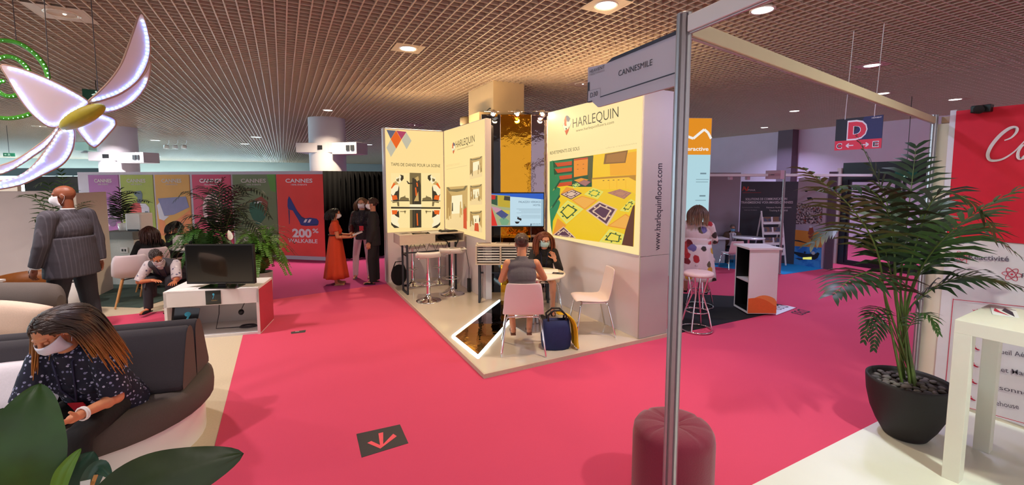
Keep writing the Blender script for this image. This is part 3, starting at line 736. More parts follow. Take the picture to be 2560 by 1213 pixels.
PH([(528, 468), (820, 428), (812, 640), (700, 640), (560, 620), (528, 640)], dgr, 1)
PH([(820, 428), (1113, 383), (1108, 580), (930, 570), (815, 590)], gl('wall_yellow', (248, 196, 20)), 1)
PH([(930, 430), (1113, 400), (1110, 570), (1060, 560), (935, 565)], amb, 2)
PH([(900, 418), (1055, 393), (1038, 478), (890, 487)], gl('picture_brown', (140, 92, 34)), 3); PH([(915, 425), (1045, 404), (1032, 470), (905, 478)], gl('picture_tan', (170, 112, 44)), 4)
PH([(690, 460), (785, 450), (782, 560), (690, 575)], gl('door_orange', (238, 140, 24)), 2); PH([(690, 452), (785, 440), (785, 452), (690, 464)], rd2, 3)
for x, y in ((712, 490), (750, 486), (712, 520), (750, 516)): PH([(x, y), (x + 9, y - 1), (x + 9, y + 2), (x, y + 3)], brn, 4)
PH([(786, 438), (822, 430), (810, 610), (786, 590)], gl('post_olive', (84, 82, 40)), 3)
for y in (470, 512, 560, 606):     # red shelves with green edges
    PH([(556, y), (678, y - 12), (676, y + 22), (580, y + 34)], rd2, 3); PH([(556, y - 2), (680, y - 14), (680, y - 4), (580, y + 8), (556, y + 6)], grn, 4)
PH([(812, 590), (1108, 560), (1106, 690), (1056, 655), (812, 658)], gl('bench_yellow', (250, 194, 40)), 3); PH([(812, 580), (930, 570), (1108, 560), (1108, 600), (1060, 575), (812, 590)], gl('bench_top', (190, 130, 30)), 4)
for x in range(5): PH([(885 + x * 34, 596 - x * 1.5), (896 + x * 34, 595 - x * 1.5), (896 + x * 34, 599 - x * 1.5), (885 + x * 34, 600 - x * 1.5)], brn, 5)
for x in (930, 980, 1040): PH([(x, 590), (x + 2, 590), (x + 2, 655), (x, 655)], amb, 5)
# floor tiles
def tile(c, m, inner=None, pat=None, k=4):
    PH(c, m, k); q = [V(x) for x in c]; ce = sum(q, V((0, 0))) / 4
    if inner: PH([tuple(ce + (x - ce) * .84) for x in q], inner, k + 1)
    if pat:
        for s_ in (.62, .5): PH([tuple(ce + (x - ce) * s_) for x in q], pat if s_ > .55 else (inner or m), k + 2 if s_ > .55 else k + 3)
        a_, b2_, c3_, d4_ = q
        for i in range(8):
            t_ = i / 8 * 2 * pi; p_ = ce + (a_ - c3_) * .36 * cos(t_) * .72 + (b2_ - d4_) * .36 * sin(t_) * .72; r_ = (a_ - c3_).length * .022 + 2.5
            PH([(p_.x - r_ * 1.4, p_.y), (p_.x, p_.y - r_), (p_.x + r_ * 1.4, p_.y), (p_.x, p_.y + r_)], pat, k + 4)
tile([(677, 655), (745, 683), (672, 725), (600, 690)], pur, pinkish, pur)
tile([(860, 735), (985, 790), (915, 905), (770, 800)], pinkish, pur, pinkish)
tile([(1000, 655), (1080, 680), (1030, 722), (915, 680)], mauve, gl('dull_rose', (190, 130, 96)), mauve)
tile([(760, 590), (812, 605), (770, 638), (712, 612)], pur, mauve)
tile([(690, 595), (740, 580), (790, 592), (735, 615)], tile_o)
tile([(680, 625), (712, 612), (735, 628), (690, 650)], lime, None, grn)
tile([(820, 645), (890, 672), (850, 722), (760, 690)], lime, ly, grn)
tile([(648, 730), (755, 790), (640, 890), (570, 810)], lime, ly, dgr)
tile([(745, 700), (850, 730), (765, 795), (675, 730)], tile_o, gl('tile_orange_light', (240, 172, 70)))
tile([(640, 640), (700, 655), (660, 668), (600, 690)], tile_o)
tile([(1040, 820), (1085, 850), (1060, 930), (915, 905)], tile_o, gl('tile_orange_light', (240, 172, 70)))
tile([(1075, 722), (1105, 740), (1060, 810), (1000, 800)], lime, ly, dgr)
PH([(580, 850), (640, 900), (600, 950), (545, 965)], tile_o, 4)
tile([(620, 905), (705, 985), (640, 980), (545, 965)], pinkish, pur, pinkish)
tile([(930, 925), (1030, 960), (1020, 1030), (860, 1010)], lime, ly, dgr)
for s_ in (((765, 795), (640, 895)), ((765, 795), (925, 910)), ((925, 910), (855, 1010)), ((850, 730), (1000, 800))): PH([s_[0], (s_[0][0] + 2, s_[0][1]), (s_[1][0] + 2, s_[1][1]), s_[1]], amb, 6)
PH([(1090, 770), (1103, 760), (1092, 1043), (1015, 1030), (1040, 930)], brn, 9)
# green chairs at the left of the photograph
for q in (((528, 470), (552, 462), (560, 570), (590, 560), (597, 590), (560, 650), (528, 700)), ((528, 690), (575, 640), (600, 650), (596, 690), (545, 770), (528, 790)), ((528, 790), (590, 725), (600, 745), (590, 780), (550, 870), (545, 960), (535, 900))): PH(q, grn, 8)
for q in (((560, 650), (597, 590), (600, 605), (565, 660)), ((545, 770), (596, 690), (600, 705), (548, 785))): PH(q, dgr, 9)
on(b.build('print'), w4)
add_uplight((3.90, 5.95, 3.094), (3.90, 4.0, 3.094), w4, 26)
# end panel with the vertical address
F5 = Frame((3.82, 3.945, 0), (1, 0, 0)); b = MB()
end_m = mat('end_panel_shaded', (172, 162, 158), 0.6, scale=5, var=0.02)  # white panel whose shade is put into this grey
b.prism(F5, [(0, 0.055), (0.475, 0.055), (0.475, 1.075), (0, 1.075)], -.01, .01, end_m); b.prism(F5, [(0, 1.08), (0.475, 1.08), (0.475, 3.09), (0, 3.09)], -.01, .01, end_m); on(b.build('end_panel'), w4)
b = MB(); b.text(F5, 'www.harlequinfloors.com', 0.315, 1.14, 0.10, ink, width=1.07, w=.0115, dirv=(0, 1)); on(b.build('lettering'), w4)
# building column behind the stand with technical boxes
b = MB(); b.b2((3.36, 7.14, 0), (3.98, 8.3, CEIL + .1), mat('column_beige', (186, 160, 122), .6, scale=4)); b.build('column_3', kind='structure')
t = thing('junction_box', 'beige technical box with cables on the square column above the mirror wall', 'junction box', (3.355, 7.25, 3.02), 0, 'technical boxes on the columns')
b = MB(); b.b2((-.22, 0, .03), (0, .5, .2), mat('column_beige', (206, 186, 152))); b.build('housing', t, bevel=.008)
b = MB(); b.lathe([(0, 0), (.09, 0), (.1, .03), (.1, .13), (.09, .16), (0, .16)], mat('meter_grey', (110, 96, 76), .5), c=(-.24, .62, .02), n=18); b.build('horn', t)
b = MB(); b.tube([(-.1, -.02, .2), (-.02, .0, .27), (.3, -.03, .27), (.78, -.15, .2)], .008, black, 6); b.tube([(-.3, .6, .05), (-.28, .55, -.02), (-.15, .5, -.04)], .008, black, 6); b.build('cable', t)

# --- floor mirror with light strips
P1, P2 = V((1.82, 5.085, .05)), V((1.85, 4.35, .05)); Q1, Q2 = V((3.06, 6.29, .05)), V((3.44, 6.05, .05))
fm = thing('floor_mirror', 'gold and black mirror strip on the platform floor edged with white light lines', 'floor mirror', (1.85, 4.35, .05))
def fq(a, b2_, c, d, m, nm, z=.004):
    b = MB(); vs = [V((p.x, p.y, .0505)) for p in (a, b2_, c, d)] + [V((p.x, p.y, .05 + z)) for p in (a, b2_, c, d)]
    b.add(vs, [(3, 2, 1, 0), (4, 5, 6, 7), (0, 1, 5, 4), (1, 2, 6, 5), (2, 3, 7, 6), (3, 0, 4, 7)], m); return on(b.build(nm), fm)
fs = [0, .45, .72, 1.0]
# strips run along the long direction: black nearest the wall side, gold in front
fq(P1, P2, P2.lerp(Q2, .50), P1.lerp(Q1, .30), gold, 'gold_strip'); fq(P1.lerp(Q1, .30), P2.lerp(Q2, .50), P2.lerp(Q2, .62), P1.lerp(Q1, .62), grey_mirror, 'grey_strip'); fq(P1.lerp(Q1, .62), P2.lerp(Q2, .62), Q2, Q1, black_mirror, 'black_strip')
for a_, c_ in ((P1, P2), (P1, Q1), (P2, Q2.lerp(P2, .10))):
    b = MB(); b.beam(a_ + V((0, 0, .012)), c_ + V((0, 0, .012)), .018, .014, LED); on(b.build('light_strip'), fm)
# ================================================================ exhibitor stand frame around the camera (right side)
NP, FPST = V((1.256, 1.114, 0)), V((5.15, 1.76, 0)); SH = 2.56
sd_ = V((0.096, 0.995, 0)).normalized()
def octo_post(c, h, label, z0=0.0, r=0.026, grp='aluminium stand posts'):
    t = thing('stand_post', label, 'post', (c[0], c[1], z0), 0, grp); b = MB(); pts = []
    for k in range(8):
        a = k * pi / 4
        for da, rr in ((-.30, 1.0), (.12, 1.0), (.16, .72), (.32, .72)): pts.append((r * rr * cos(a + da), r * rr * sin(a + da)))
    F = Frame((0, 0, 0), (1, 0, 0), (0, 1, 0)); b.prism(F, pts, 0.0, h, alu); b.build('profile', t)
    b = MB(); b.lathe([(0, h), (r * .98, h), (r * .98, h + .004), (0, h + .004)], alu, n=16); b.build('cap', t)
    b = MB(); b.lathe([(0, 0), (r * 1.5, 0), (r * 1.5, .008), (r, .012)], alu, n=16); b.build('foot', t); return t
octo_post(NP, SH, 'near aluminium stand post carrying the white header sign', 0.012)
octo_post(FPST, SH, 'far aluminium corner post of the red banner stand', 0.02)
beam_m = mat('frame_beam', (206, 192, 196), 0.42, 0.25, scale=20, var=0.02)
beam_c = mat('frame_beam_cream', (194, 176, 148), 0.45, 0.1, scale=20, var=0.02)
def fbeam(a, c, label, m, z=SH - .028):
    b = MB(); a = V(a); c = V(c); b.beam((a.x, a.y, z), (c.x, c.y, z), .03, .055, m); s_ = b
    b.beam((a.x, a.y, z - .030), (c.x, c.y, z - .030), .012, .006, alu)
    return tag(b.build('stand_beam', bevel=.003), label, 'beam', 'stand frame beams')
fbeam(NP - sd_ * .03, NP - sd_ * 3.2, 'white frame beam running from the header post to the top edge', beam_m)
fd = (FPST - NP).normalized(); fbeam(NP + fd * .03, FPST - fd * .03, 'cream frame beam running from the near post to the far corner post', beam_c)
# header sign
hl = NP + sd_ * .637; hr_ = NP + sd_ * .028
FH = Frame((hl.x, hl.y, 0), -sd_); c9 = cw(1440, 60, 320 / 1764.0)
hs = thing('header_sign', 'white and dark header sign reading CANNESMILE with stand number D30 on the near post', 'sign', (hl.x, hl.y, 2.33))
board_l = mat('sign_board_lilac', (178, 164, 180), .5, scale=5, var=.02); navy_b = mat('sign_navy', (34, 28, 50), .5, var=.02)
outl = c9((165, 600), (425, 545), (500, 468), (1465, 60), (1445, 830), (300, 1146), (222, 1072), (160, 1086))
b = MB(); b.prism(FH, [FH.uv(*p) for p in outl], -.012, 0, board_l); on(b.build('board'), hs)
b = MB()
b.px(FH, c9((422, 545), (502, 468), (1465, 60), (1465, 115)), .002, navy_b); b.px(FH, c9((338, 1000), (1450, 640), (1450, 660), (338, 1015)), .002, navy_b)
b.px(FH, c9((165, 812), (190, 800), (190, 920), (165, 930)), .002, navy_b); b.px(FH, c9((160, 930), (168, 928), (166, 1070), (225, 1055), (225, 1072), (160, 1086)), .002, navy_b)
b.px(FH, c9((1450, 115), (1462, 112), (1450, 650), (1444, 650)), .002, navy_b)
for q in (((178, 922), (342, 880), (342, 884), (178, 926)), ((338, 882), (342, 882), (340, 1014), (336, 1014))): b.px(FH, c9(*q), .002, ink_grey)
u, v = FH.uv(*c9((1420, 744))[0]); disc(b, FH, (u, v), .004, .0045, .002, navy_b)
on(b.build('dark_bands'), hs)
b = MB()
b.tpx(FH, 'CANNESMILE', *c9((588, 722), (1055, 566), (588, 648)), navy_b, w=.002); b.tpx(FH, 'D30', *c9((200, 1018), (302, 986), (200, 955)), navy_b, w=.002)
b.tpx(FH, 'HEAVENT', *c9((192, 682), (398, 610), (192, 640)), navy_b, w=.002); b.tpx(FH, 'MEETINGS', *c9((192, 718), (398, 652), (192, 694)), ink_grey, w=.002, bold=-.005)
on(b.build('lettering'), hs)

# banner wall of the right stand
cream_wall = mat('stand_cream_wall', (218, 208, 190), .6, scale=4, var=.02)
WX = 5.17
b = MB(); b.b2((WX, -3.2, 0.02), (WX + .04, 1.74, 2.50), cream_wall); b.build('wall_stand', kind='structure')
fbeam((WX + .015, 1.72, 0), (WX + .015, -3.2, 0), 'cream top beam along the red banner wall', beam_c)
FWl = Frame((WX, 1.74, 0), (0, -1, 0)); c10 = cw(1960, 200, 600 / 1456.0); c11 = cw(2360, 600, 200 / 495.0)
red_cloth = mat('red_banner_cloth', (206, 22, 48), .8, scale=14, var=.05, bump=.15); cloth_white = mat('white_banner_cloth', (214, 208, 214), .8, scale=14, var=.04, bump=.15); script_m = mat('script_print', (226, 206, 206), .7); red_pr = mat('red_print', (196, 36, 66), .7); grey_pr = mat('grey_print', (92, 84, 96), .7)
def cloth(F, u0, u1, v0, v1, w0, m, name, amp=.006, n=30):
    b = MB(); vs = []
    for i in range(n + 1):
        for j in range(9):
            u = u0 + (u1 - u0) * i / n; v = v0 + (v1 - v0) * j / 8; vs.append(F.p(u, v, w0 + amp * (sin(u * 9 + v * 2) + .5 * sin(u * 21 - v * 3))))
    b.add(vs, [(i * 9 + j, (i + 1) * 9 + j, (i + 1) * 9 + j + 1, i * 9 + j + 1) for i in range(n) for j in range(8)], m, True); return b
ru, rv = FWl.uv(2393, 278); ru2, rv2 = FWl.uv(2560, 609)
rb_ = thing('red_banner', 'red cloth banner with pale script lettering on the stand wall', 'banner', FWl.p(ru, rv2))
on(cloth(FWl, ru, ru + 2.6, rv2, rv, .014, red_cloth, 'x').build('cloth'), rb_)
b = MB(); b.prism(FWl, [(ru - .04, rv2 - .0), (ru, rv2), (ru, rv + .01), (ru - .04, rv + .01)], .004, .012, cloth_white); on(b.build('white_hem'), rb_)
def script(b, F, P, pts, th, m, w):
    q = [V(F.uv(*p)) for p in P(*pts)]; out = []
    for i in range(len(q) - 1):      # catmull-rom
        p0, p1, p2, p3 = q[max(0, i - 1)], q[i], q[i + 1], q[min(len(q) - 1, i + 2)]
        for k in range(6):
            t_ = k / 6; out.append(.5 * ((2 * p1) + (p2 - p0) * t_ + (2 * p0 - 5 * p1 + 4 * p2 - p3) * t_ ** 2 + (3 * p1 - p0 - 3 * p2 + p3) * t_ ** 3))
    out.append(q[-1])
    for i in range(len(out) - 1):
        d = out[i + 1] - out[i]; nn = V((-d.y, d.x)).normalized(); k = i / len(out); tt = th * (.35 + .65 * sin(pi * min(1, k * 1.15)))
        b.poly(F, [out[i] - nn * tt, out[i + 1] + d * .1 - nn * tt, out[i + 1] + d * .1 + nn * tt, out[i] + nn * tt], w, m)
b = MB(); script(b, FWl, c10, [(1345, 368), (1385, 352), (1415, 322), (1422, 298), (1405, 288), (1370, 298), (1318, 338), (1268, 398), (1245, 450), (1255, 484), (1290, 490), (1340, 478), (1400, 440), (1440, 400), (1470, 370)], .012, script_m, .030)
script(b, FWl, c10, [(1500, 400), (1462, 395), (1432, 430), (1428, 468), (1450, 478), (1490, 440), (1510, 400), (1500, 460), (1530, 480)], .010, script_m, .030)
b.text(FWl, 'nnesmile', ru + .62, rv2 + .30, .14, script_m, width=1.3, w=.030, shear=.35); on(b.build('lettering'), rb_)
wu, wv = FWl.uv(2372, 1018)
wbn = thing('white_banner', 'white cloth banner with grey service words and red line frame below the red banner', 'banner', FWl.p(0.05, .045))
on(cloth(FWl, .12, ru + 2.6, .05, rv2 - .002, .010, cloth_white, 'y', .004).build('cloth'), wbn)
b = MB(); W = .018
b.tpx(FWl, 'Réactivité', *c11((158, 119), (408, 132), (158, 90)), grey_pr, w=W, bold=.012)
b.tpx(FWl, 'Flexibilité', *c11((484, 234), (700, 262), (484, 206)), grey_pr, w=W, bold=.012)
for t_, q in (('Accueil Aéroport', ((275, 690), (660, 748), (275, 662))), ('Street Marketing', ((262, 796), (680, 870), (262, 768))), ('Personnel', ((250, 902), (545, 965), (250, 876))), ('Warehouse', ((240, 1005), (470, 1045), (240, 977)))):
    b.tpx(FWl, t_, *c11(*q), grey_pr, w=W, bold=.004)
on(b.build('lettering'), wbn)
b = MB()
def rl(p, q, th=.005): a, c = [V(FWl.uv(*z)) for z in c11(p, q)]; polyline(b, FWl, [a, c], W, th, red_pr)
rl((62, 366), (700, 432)); rl((62, 362), (6, 996)); rl((6, 994), (495, 1130)); rl((495, 1130), (800, 1200))
for x, y in ((195, 665), (188, 770), (180, 873), (170, 975), (212, 440)):   # little red hand-over figures
    u, v = FWl.uv(*c11((x, y))[0]); k = .02
    for dx, dy, rx, ry in ((0, .7, .28, .3), (.15, -.1, .55, .35), (.9, -.5, .6, .3), (-.9, .1, .35, .2), (-.45, .3, .4, .12)): disc(b, FWl, (u + dx * k, v + dy * k), rx * k, ry * k, W, red_pr, 12)
    polyline(b, FWl, [(u - k * 1.5, v + k * .4), (u - k * 1.1, v - k * .4), (u - k * .2, v - k * .5), (u + k * 1.7, v - k * .4)], W, k * .14, red_pr)
for px_ in ((425, 212), (116, 106)):
    u, v = FWl.uv(*c11(px_)[0])
    for k in range(3):
        pts = [(u + .055 * cos(t_ * 2 * pi / 24) * cos(k * pi / 3) - .02 * sin(t_ * 2 * pi / 24) * sin(k * pi / 3), v + .055 * cos(t_ * 2 * pi / 24) * sin(k * pi / 3) + .02 * sin(t_ * 2 * pi / 24) * cos(k * pi / 3)) for t_ in range(25)]
        polyline(b, FWl, pts, W, .004, red_pr)
    disc(b, FWl, (u, v), .008, .008, W, red_pr, 10)
on(b.build('red_drawing'), wbn)
t = thing('wall_spotlight', 'small black spotlight clipped on top of the red banner wall', 'spotlight', (WX - .02, 1.46, 2.57)); b = MB(); b.b2((-.05, -.06, -.01), (.02, .06, .05), black); b.build('housing', t, bevel=.006)
b = MB(); b.cone((-.05, 0, .02), (-.08, 0, .01), .03, .035, black); b.build('head', t)

# white high table
TZ = 1.10
ta, tb_, tc = fl(2387, 799, TZ), fl(2473, 760, TZ), fl(2560, 850, TZ)
ax = (tb_ - ta).normalized(); bx = V((ax.y, -ax.x, 0)); 
if bx.dot(tc - ta) < 0: bx = -bx
tt = thing('high_table', 'white square-legged high table in front of the red banner wall', 'table', (ta.x, ta.y, .02), atan2(bx.y, bx.x))
TWd, TDp = 1.1, max(.6, (tb_ - ta).length); G = .085; b = MB()
sgn = 1 if V((-bx.y, bx.x, 0)).dot(ax) > 0 else -1
b.b2((0, 0, TZ - .02 - .085), (TWd, sgn * TDp, TZ - .02), cream_white); b.build('tabletop', tt, bevel=.002)
for i in (0, 1):
    for j in (0, 1):
        b = MB(); x = i * (TWd - G); y = sgn * j * (TDp - G); b.b2((x, y, 0), (x + G, y + sgn * G, TZ - .105), cream_white); b.build('leg', tt, bevel=.002)
fz = TZ + .001; f0 = fl(2535, 790, fz)
ft = thing('leaflet', 'white leaflet with a purple and red print lying on the high table', 'leaflet', f0, .3); b = MB(); b.b2((-.05, -.02, 0), (.22, .10, .004), white_print); b.build('paper', ft)
b = MB(); FF = Frame((0, 0, .004), (1, 0, 0), (0, 1, 0)); b.poly(FF, [(-.05, .0), (.1, .05), (.2, .03), (.1, .0)], .001, navy_b); b.poly(FF, [(-.04, .02), (.06, .06), (.16, .08), (.05, .09)], .001, red_pr); b.build('print', ft)

# magenta pouf
pf = thing('pouf', 'deep magenta round tufted pouf behind the near post', 'pouf', (2.115, 1.86, .004)); pm_ = mat('magenta_velvet', (120, 14, 48), .85, scale=90, var=.06, bump=.15, sheen=.3)
b = MB(); n = 60; pr_ = [(.0, 0), (.235, 0), (.245, .02), (.245, .40), (.24, .44), (.222, .47), (.18, .485), (.11, .488), (.05, .478), (.012, .462), (0, .46)]; vs = []; 
for r_, z_ in pr_:
    for i in range(n):
        a = 2 * pi * i / n; g = abs(((a * 8 / (2 * pi)) % 1) - .5) * 2; dip = .012 * max(0, (g - .8) / .2) if z_ > .40 else 0
        if .05 < z_ <= .44: rr = r_ - .004 * max(0, (abs((((a + .2) * 5 / (2 * pi)) % 1) - .5) * 2 - .9) / .1)
        else: rr = r_
        vs.append((rr * cos(a), rr * sin(a), z_ - dip * (1 if r_ < .23 else .3)))
b.add(vs, [(j * n + i, j * n + (i + 1) % n, (j + 1) * n + (i + 1) % n, (j + 1) * n + i) for j in range(len(pr_) - 1) for i in range(n)], pm_, True); b.build('cushion', pf)
b = MB(); b.ell((0, 0, .462), (.014, .014, .008), pm_); b.build('button', pf)

# floor stickers
def sticker(pts, m, label, cat='floor sticker', z=.0045): 
    t = thing('floor_sticker', label, cat, fl(*pts[0])); q = [fl(*p) for p in pts]; b = MB(); vs = [V((p.x, p.y, z + dz)) for dz in (0, .0012) for p in q]; n = len(q)
    b.add(vs, [tuple(range(n - 1, -1, -1)), tuple(range(n, 2 * n))] + [(i, (i + 1) % n, n + (i + 1) % n, n + i) for i in range(n)], m); on(b.build('sheet'), t); return t, q
dk_ = mat('sticker_black', (44, 40, 44), .6, scale=20)
t, q = sticker([(904, 1146), (1021, 1110), (1000, 1063), (891, 1087)], dk_, 'black floor sticker with a pink arrow on the red carpet')
o_, xx = q[0], (q[1] - q[0]).normalized(); FS = Frame((o_.x, o_.y, .0060), xx, V((-xx.y, xx.x, 0)))
arr = [(951, 1122), (918, 1108), (928, 1103), (950, 1113), (946, 1084), (958, 1081), (958, 1111), (983, 1085), (992, 1091)]
b = MB(); b.poly(FS, [FS.uv(*p) for p in arr], .0006, mat('arrow_pink', (232, 78, 92), .6)); on(b.build('arrow'), t)
t, q = sticker([(728, 836), (763, 832), (765, 826), (727, 831)], dk_, 'small narrow black floor sticker farther up the red carpet')
sticker([(738, 831), (748, 830), (748, 829), (738, 830)], mat('poster_pale_type', (198, 178, 178)), 'tiny pale line of print on the narrow black floor sticker', z=.0058)
t, q = sticker([(1940, 790), (1990, 771), (1968, 766), (1935, 764)], white_print, 'white floor label printed D33 beside the orange and white counter', z=.0105)
FD = Frame((q[1].x, q[1].y, .0118), (q[0] - q[1]), V((-(q[0] - q[1]).y, (q[0] - q[1]).x, 0))) ; b = MB()
b.text(FD, 'D33', .05, -.24, .16, ink, width=.30, w=.001); b.text(FD, 'D33', .05, .06, .16, ink, width=.30, w=.001); on(b.build('lettering'), t)

# hanging sign with the letter D
sa, sb = at(2086, 377, 5.35), at(2203, 370, 4.95); sa.z = sb.z = (sa.z + sb.z) / 2
DSg = thing('hanging_sign', 'hanging dark blue and red sign with a big letter D', 'sign', (sa.x, sa.y, sa.z)); sdv = sb - sa; FDs = Frame((sa.x, sa.y, 0), sdv); LDs = sdv.length; z0 = sa.z; HD = LDs * .80
b = MB(); blue_s = mat('sign_blue', (30, 30, 92), .5, var=.03); dark_s = mat('sign_dark', (22, 16, 36), .5); red_s = mat('sign_red', (222, 40, 72), .5, var=.02)
b.prism(FDs, [(0, z0), (LDs, z0), (LDs, z0 + HD), (0, z0 + HD)], -.006, 0, dark_s); on(b.build('board'), DSg)
b = MB(); b.poly(FDs, [(LDs * .30, z0 + HD * .30), (LDs, z0 + HD * .30), (LDs, z0 + HD), (LDs * .62, z0 + HD)], .001, blue_s); b.poly(FDs, [(0, z0), (LDs, z0), (LDs, z0 + HD * .30), (0, z0 + HD * .30)], .0015, red_s); on(b.build('colour_fields'), DSg)
b = MB()
b.text(FDs, 'D', LDs * .26, z0 + HD * .36, HD * .50, white_print, width=LDs * .44, w=.003, bold=.09); b.text(FDs, 'D', LDs * .285, z0 + HD * .38, HD * .455, red_s, width=LDs * .39, w=.004, bold=.055)
for s_, u in (('C', .04), ('E', .82)): b.text(FDs, s_, LDs * u, z0 + HD * .055, HD * .16, white_print, width=LDs * .13, w=.003, bold=.05); b.text(FDs, s_, LDs * (u + .015), z0 + HD * .068, HD * .135, dark_s, width=LDs * .10, w=.004, bold=.01)
for s_, u in ((-1, .34), (1, .66)):
    y = z0 + HD * .135; x = LDs * u; k = LDs * .08; polyline(b, FDs, [(x - s_ * k, y), (x + s_ * k, y)], .003, HD * .03, white_print); polyline(b, FDs, [(x + s_ * k * .25, y + k * .6), (x + s_ * k, y), (x + s_ * k * .25, y - k * .6)], .003, HD * .035, white_print)
b.text(FDs, 'HEAVENT', LDs * .77, z0 + HD * .92, HD * .035, white_print, width=LDs * .20, w=.003, bold=.02)
on(b.build('lettering'), DSg)
for u in (.2, .82):
    p = FDs.p(LDs * u, z0 + HD - .01, .0); b = MB(); b.tube([p, p + V((0, 0, .05)), V((p.x + .03, p.y - .02, CEIL + .005))], .004, white_print, 6); on(b.build('cord'), DSg)

# ================================================================ glass doors, back right
DX = 11.82; dblk = mat('door_black_frame', (20, 18, 24), .4)
FD_ = Frame((DX, 5.62, 0), (0, -1, 0))
b = MB()
b.prism(FD_, [(0, 2.02), (2.35, 2.02), (2.35, 2.42), (0, 2.42)], -.10, .02, dblk); b.prism(FD_, [(0, 0), (.12, 0), (.12, 2.02), (0, 2.02)], -.10, .02, dblk)
b.prism(FD_, [(2.23, 0), (2.35, 0), (2.35, 2.02), (2.23, 2.02)], -.10, .02, dblk); b.prism(FD_, [(.12, 0), (2.23, 0), (2.23, .05), (.12, .05)], -.10, .02, dblk)
d1 = b.build('door_1', kind='structure')
glass = mat('door_glass', (235, 240, 245), .02, spec=.5, trans=1.0, var=0)
for k, (u0, u1) in enumerate(((.12, 1.10), (1.14, 2.23))):
    b = MB()
    b.prism(FD_, [(u0, .05), (u0 + .05, .05), (u0 + .05, 2.02), (u0, 2.02)], -.06, .0, dblk); b.prism(FD_, [(u1 - .09, .05), (u1, .05), (u1, 2.02), (u1 - .09, 2.02)], -.06, .0, dblk); b.prism(FD_, [(u0 + .05, .05), (u1 - .09, .05), (u1 - .09, .12), (u0 + .05, .12)], -.06, 0, dblk); b.prism(FD_, [(u0 + .05, 1.97), (u1 - .09, 1.97), (u1 - .09, 2.02), (u0 + .05, 2.02)], -.06, 0, dblk)
    l_ = b.build('door_leaf', d1); b = MB(); b.prism(FD_, [(u0 + .05, .12), (u1 - .09, .12), (u1 - .09, 1.97), (u0 + .05, 1.97)], -.034, -.026, glass); b.build('glass_pane', l_)
    b = MB(); h = u1 - .12 if k == 0 else u0 + .09; b.tube([FD_.p(h, .9, .0), FD_.p(h, .9, .05), FD_.p(h, 1.3, .05), FD_.p(h, 1.3, 0)], .012, alu, 8); b.build('handle', l_)
exit_sign(FD_.p(1.02, 2.06, .08), .38, .13, -pi / 2, 'lit green exit sign above the glass doors at the back right', False)
b = MB(); b.prism(FD_, [(-.02, 0), (-.10, 0), (-.10, 2.3), (-.02, 2.3)], -.1, .06, mat('beige_post', (196, 176, 166), .6)); b.build('trim_2', kind='structure')
lamp('AREA', (13.8, 2.6, CEIL - .02), 90, (.80, .80, 1.0), .9, name='added_corridor_lamp'); b = MB(); b.lathe([(0, CEIL - .012), (.45, CEIL - .012), (.47, CEIL)], glow('lamp_diffuser_cool', (1, 1, 1)), c=(13.8, 2.6, 0)); tag(b.build('added_panel_lamp'), 'added round corridor lamp out of view beyond the glass doors', 'ceiling lamp')  # unseen lamp added to light the corridor beyond the doors
b = MB(); b.b2((15.55, 9.0, 0), (15.9, 9.5, CEIL + .1), mat('dark_pilaster', (96, 80, 92), .7)); b.build('trim_3', kind='structure')

# ================================================================ grey exhibitor stand at the back right
M0, M1 = V((10.158, 7.07, 0)), V((10.76, 6.04, 0)); FM = Frame(M0, M1 - M0); LM = (M1 - M0).length; c7 = cw(1760, 400, 340 / 1375.0)
gw = mat('stand_grey_wall', (150, 138, 146), .7, scale=4, var=.03); mk = mat('graphite_print', (64, 64, 72), .6, scale=3, var=.05)
gwt = thing('graphite_exhibitor_wall', 'dark grey printed wall about communication behind the seated man', 'wall panel', M0); b = MB(); b.prism(FM, [(0, .012), (LM, .012), (LM, 1.98), (0, 1.98)], -.06, 0, mk); on(b.build('panel'), gwt); b = MB()
pale = mat('pale_type', (208, 200, 206), .6, var=.02); dimt = mat('dim_type', (150, 144, 152), .6); rdt = mat('logo_red', (196, 70, 54), .6)
b.tpx(FM, 'SOLUTIONS DE COMMUNICATION', *c7((420, 408), (840, 404), (420, 386)), pale, w=.003, bold=.02); b.tpx(FM, 'TRANSMISSIONS VOIX-IMAGES-DONNEES', *c7((375, 441), (900, 440), (375, 419)), pale, w=.003, bold=.02)
b.tpx(FM, 'Communication Satellite', *c7((385, 485), (562, 485), (385, 474)), dimt, w=.003); b.tpx(FM, 'WIFI & MOBILE', *c7((405, 513), (535, 513), (405, 502)), dimt, w=.003)
b.tpx(FM, 'Réseaux Radio Intercom', *c7((632, 488), (882, 486), (632, 474)), pale, w=.003, bold=.01); b.tpx(FM, 'Tracking & Sécurité', *c7((660, 520), (846, 518), (660, 503)), pale, w=.003, bold=.01); b.tpx(FM, 'MAR', *c7((445, 312), (520, 314), (445, 296)), pale, w=.003)
on(b.build('lettering'), gwt); b = MB()
for q in (((386, 312), (398, 268), (410, 268), (400, 300), (392, 312)), ((405, 290), (415, 268), (430, 300), (420, 308)), ((428, 308), (440, 312), (455, 270), (444, 268)), ((418, 318), (430, 300), (440, 312)), ((390, 330), (578, 328), (578, 331), (390, 333))): b.px(FM, c7(*q), .003, rdt)
on(b.build('logo'), gwt)
S1 = V((10.815, 5.44, 0)); FS_ = Frame(M1, S1 - M1); LS = (S1 - M1).length
st_ = thing('photo_strip_panel', 'tall panel of photographs, crowd, desert runner and blue snow, beside the dark grey wall', 'photo panel', M1)
b = MB(); b.prism(FS_, [(0, .012), (LS, .012), (LS, 2.05), (0, 2.05)], -.05, 0, mat('strip_sky', (186, 172, 184), .6, scale=2)); on(b.build('panel'), st_); b = MB()
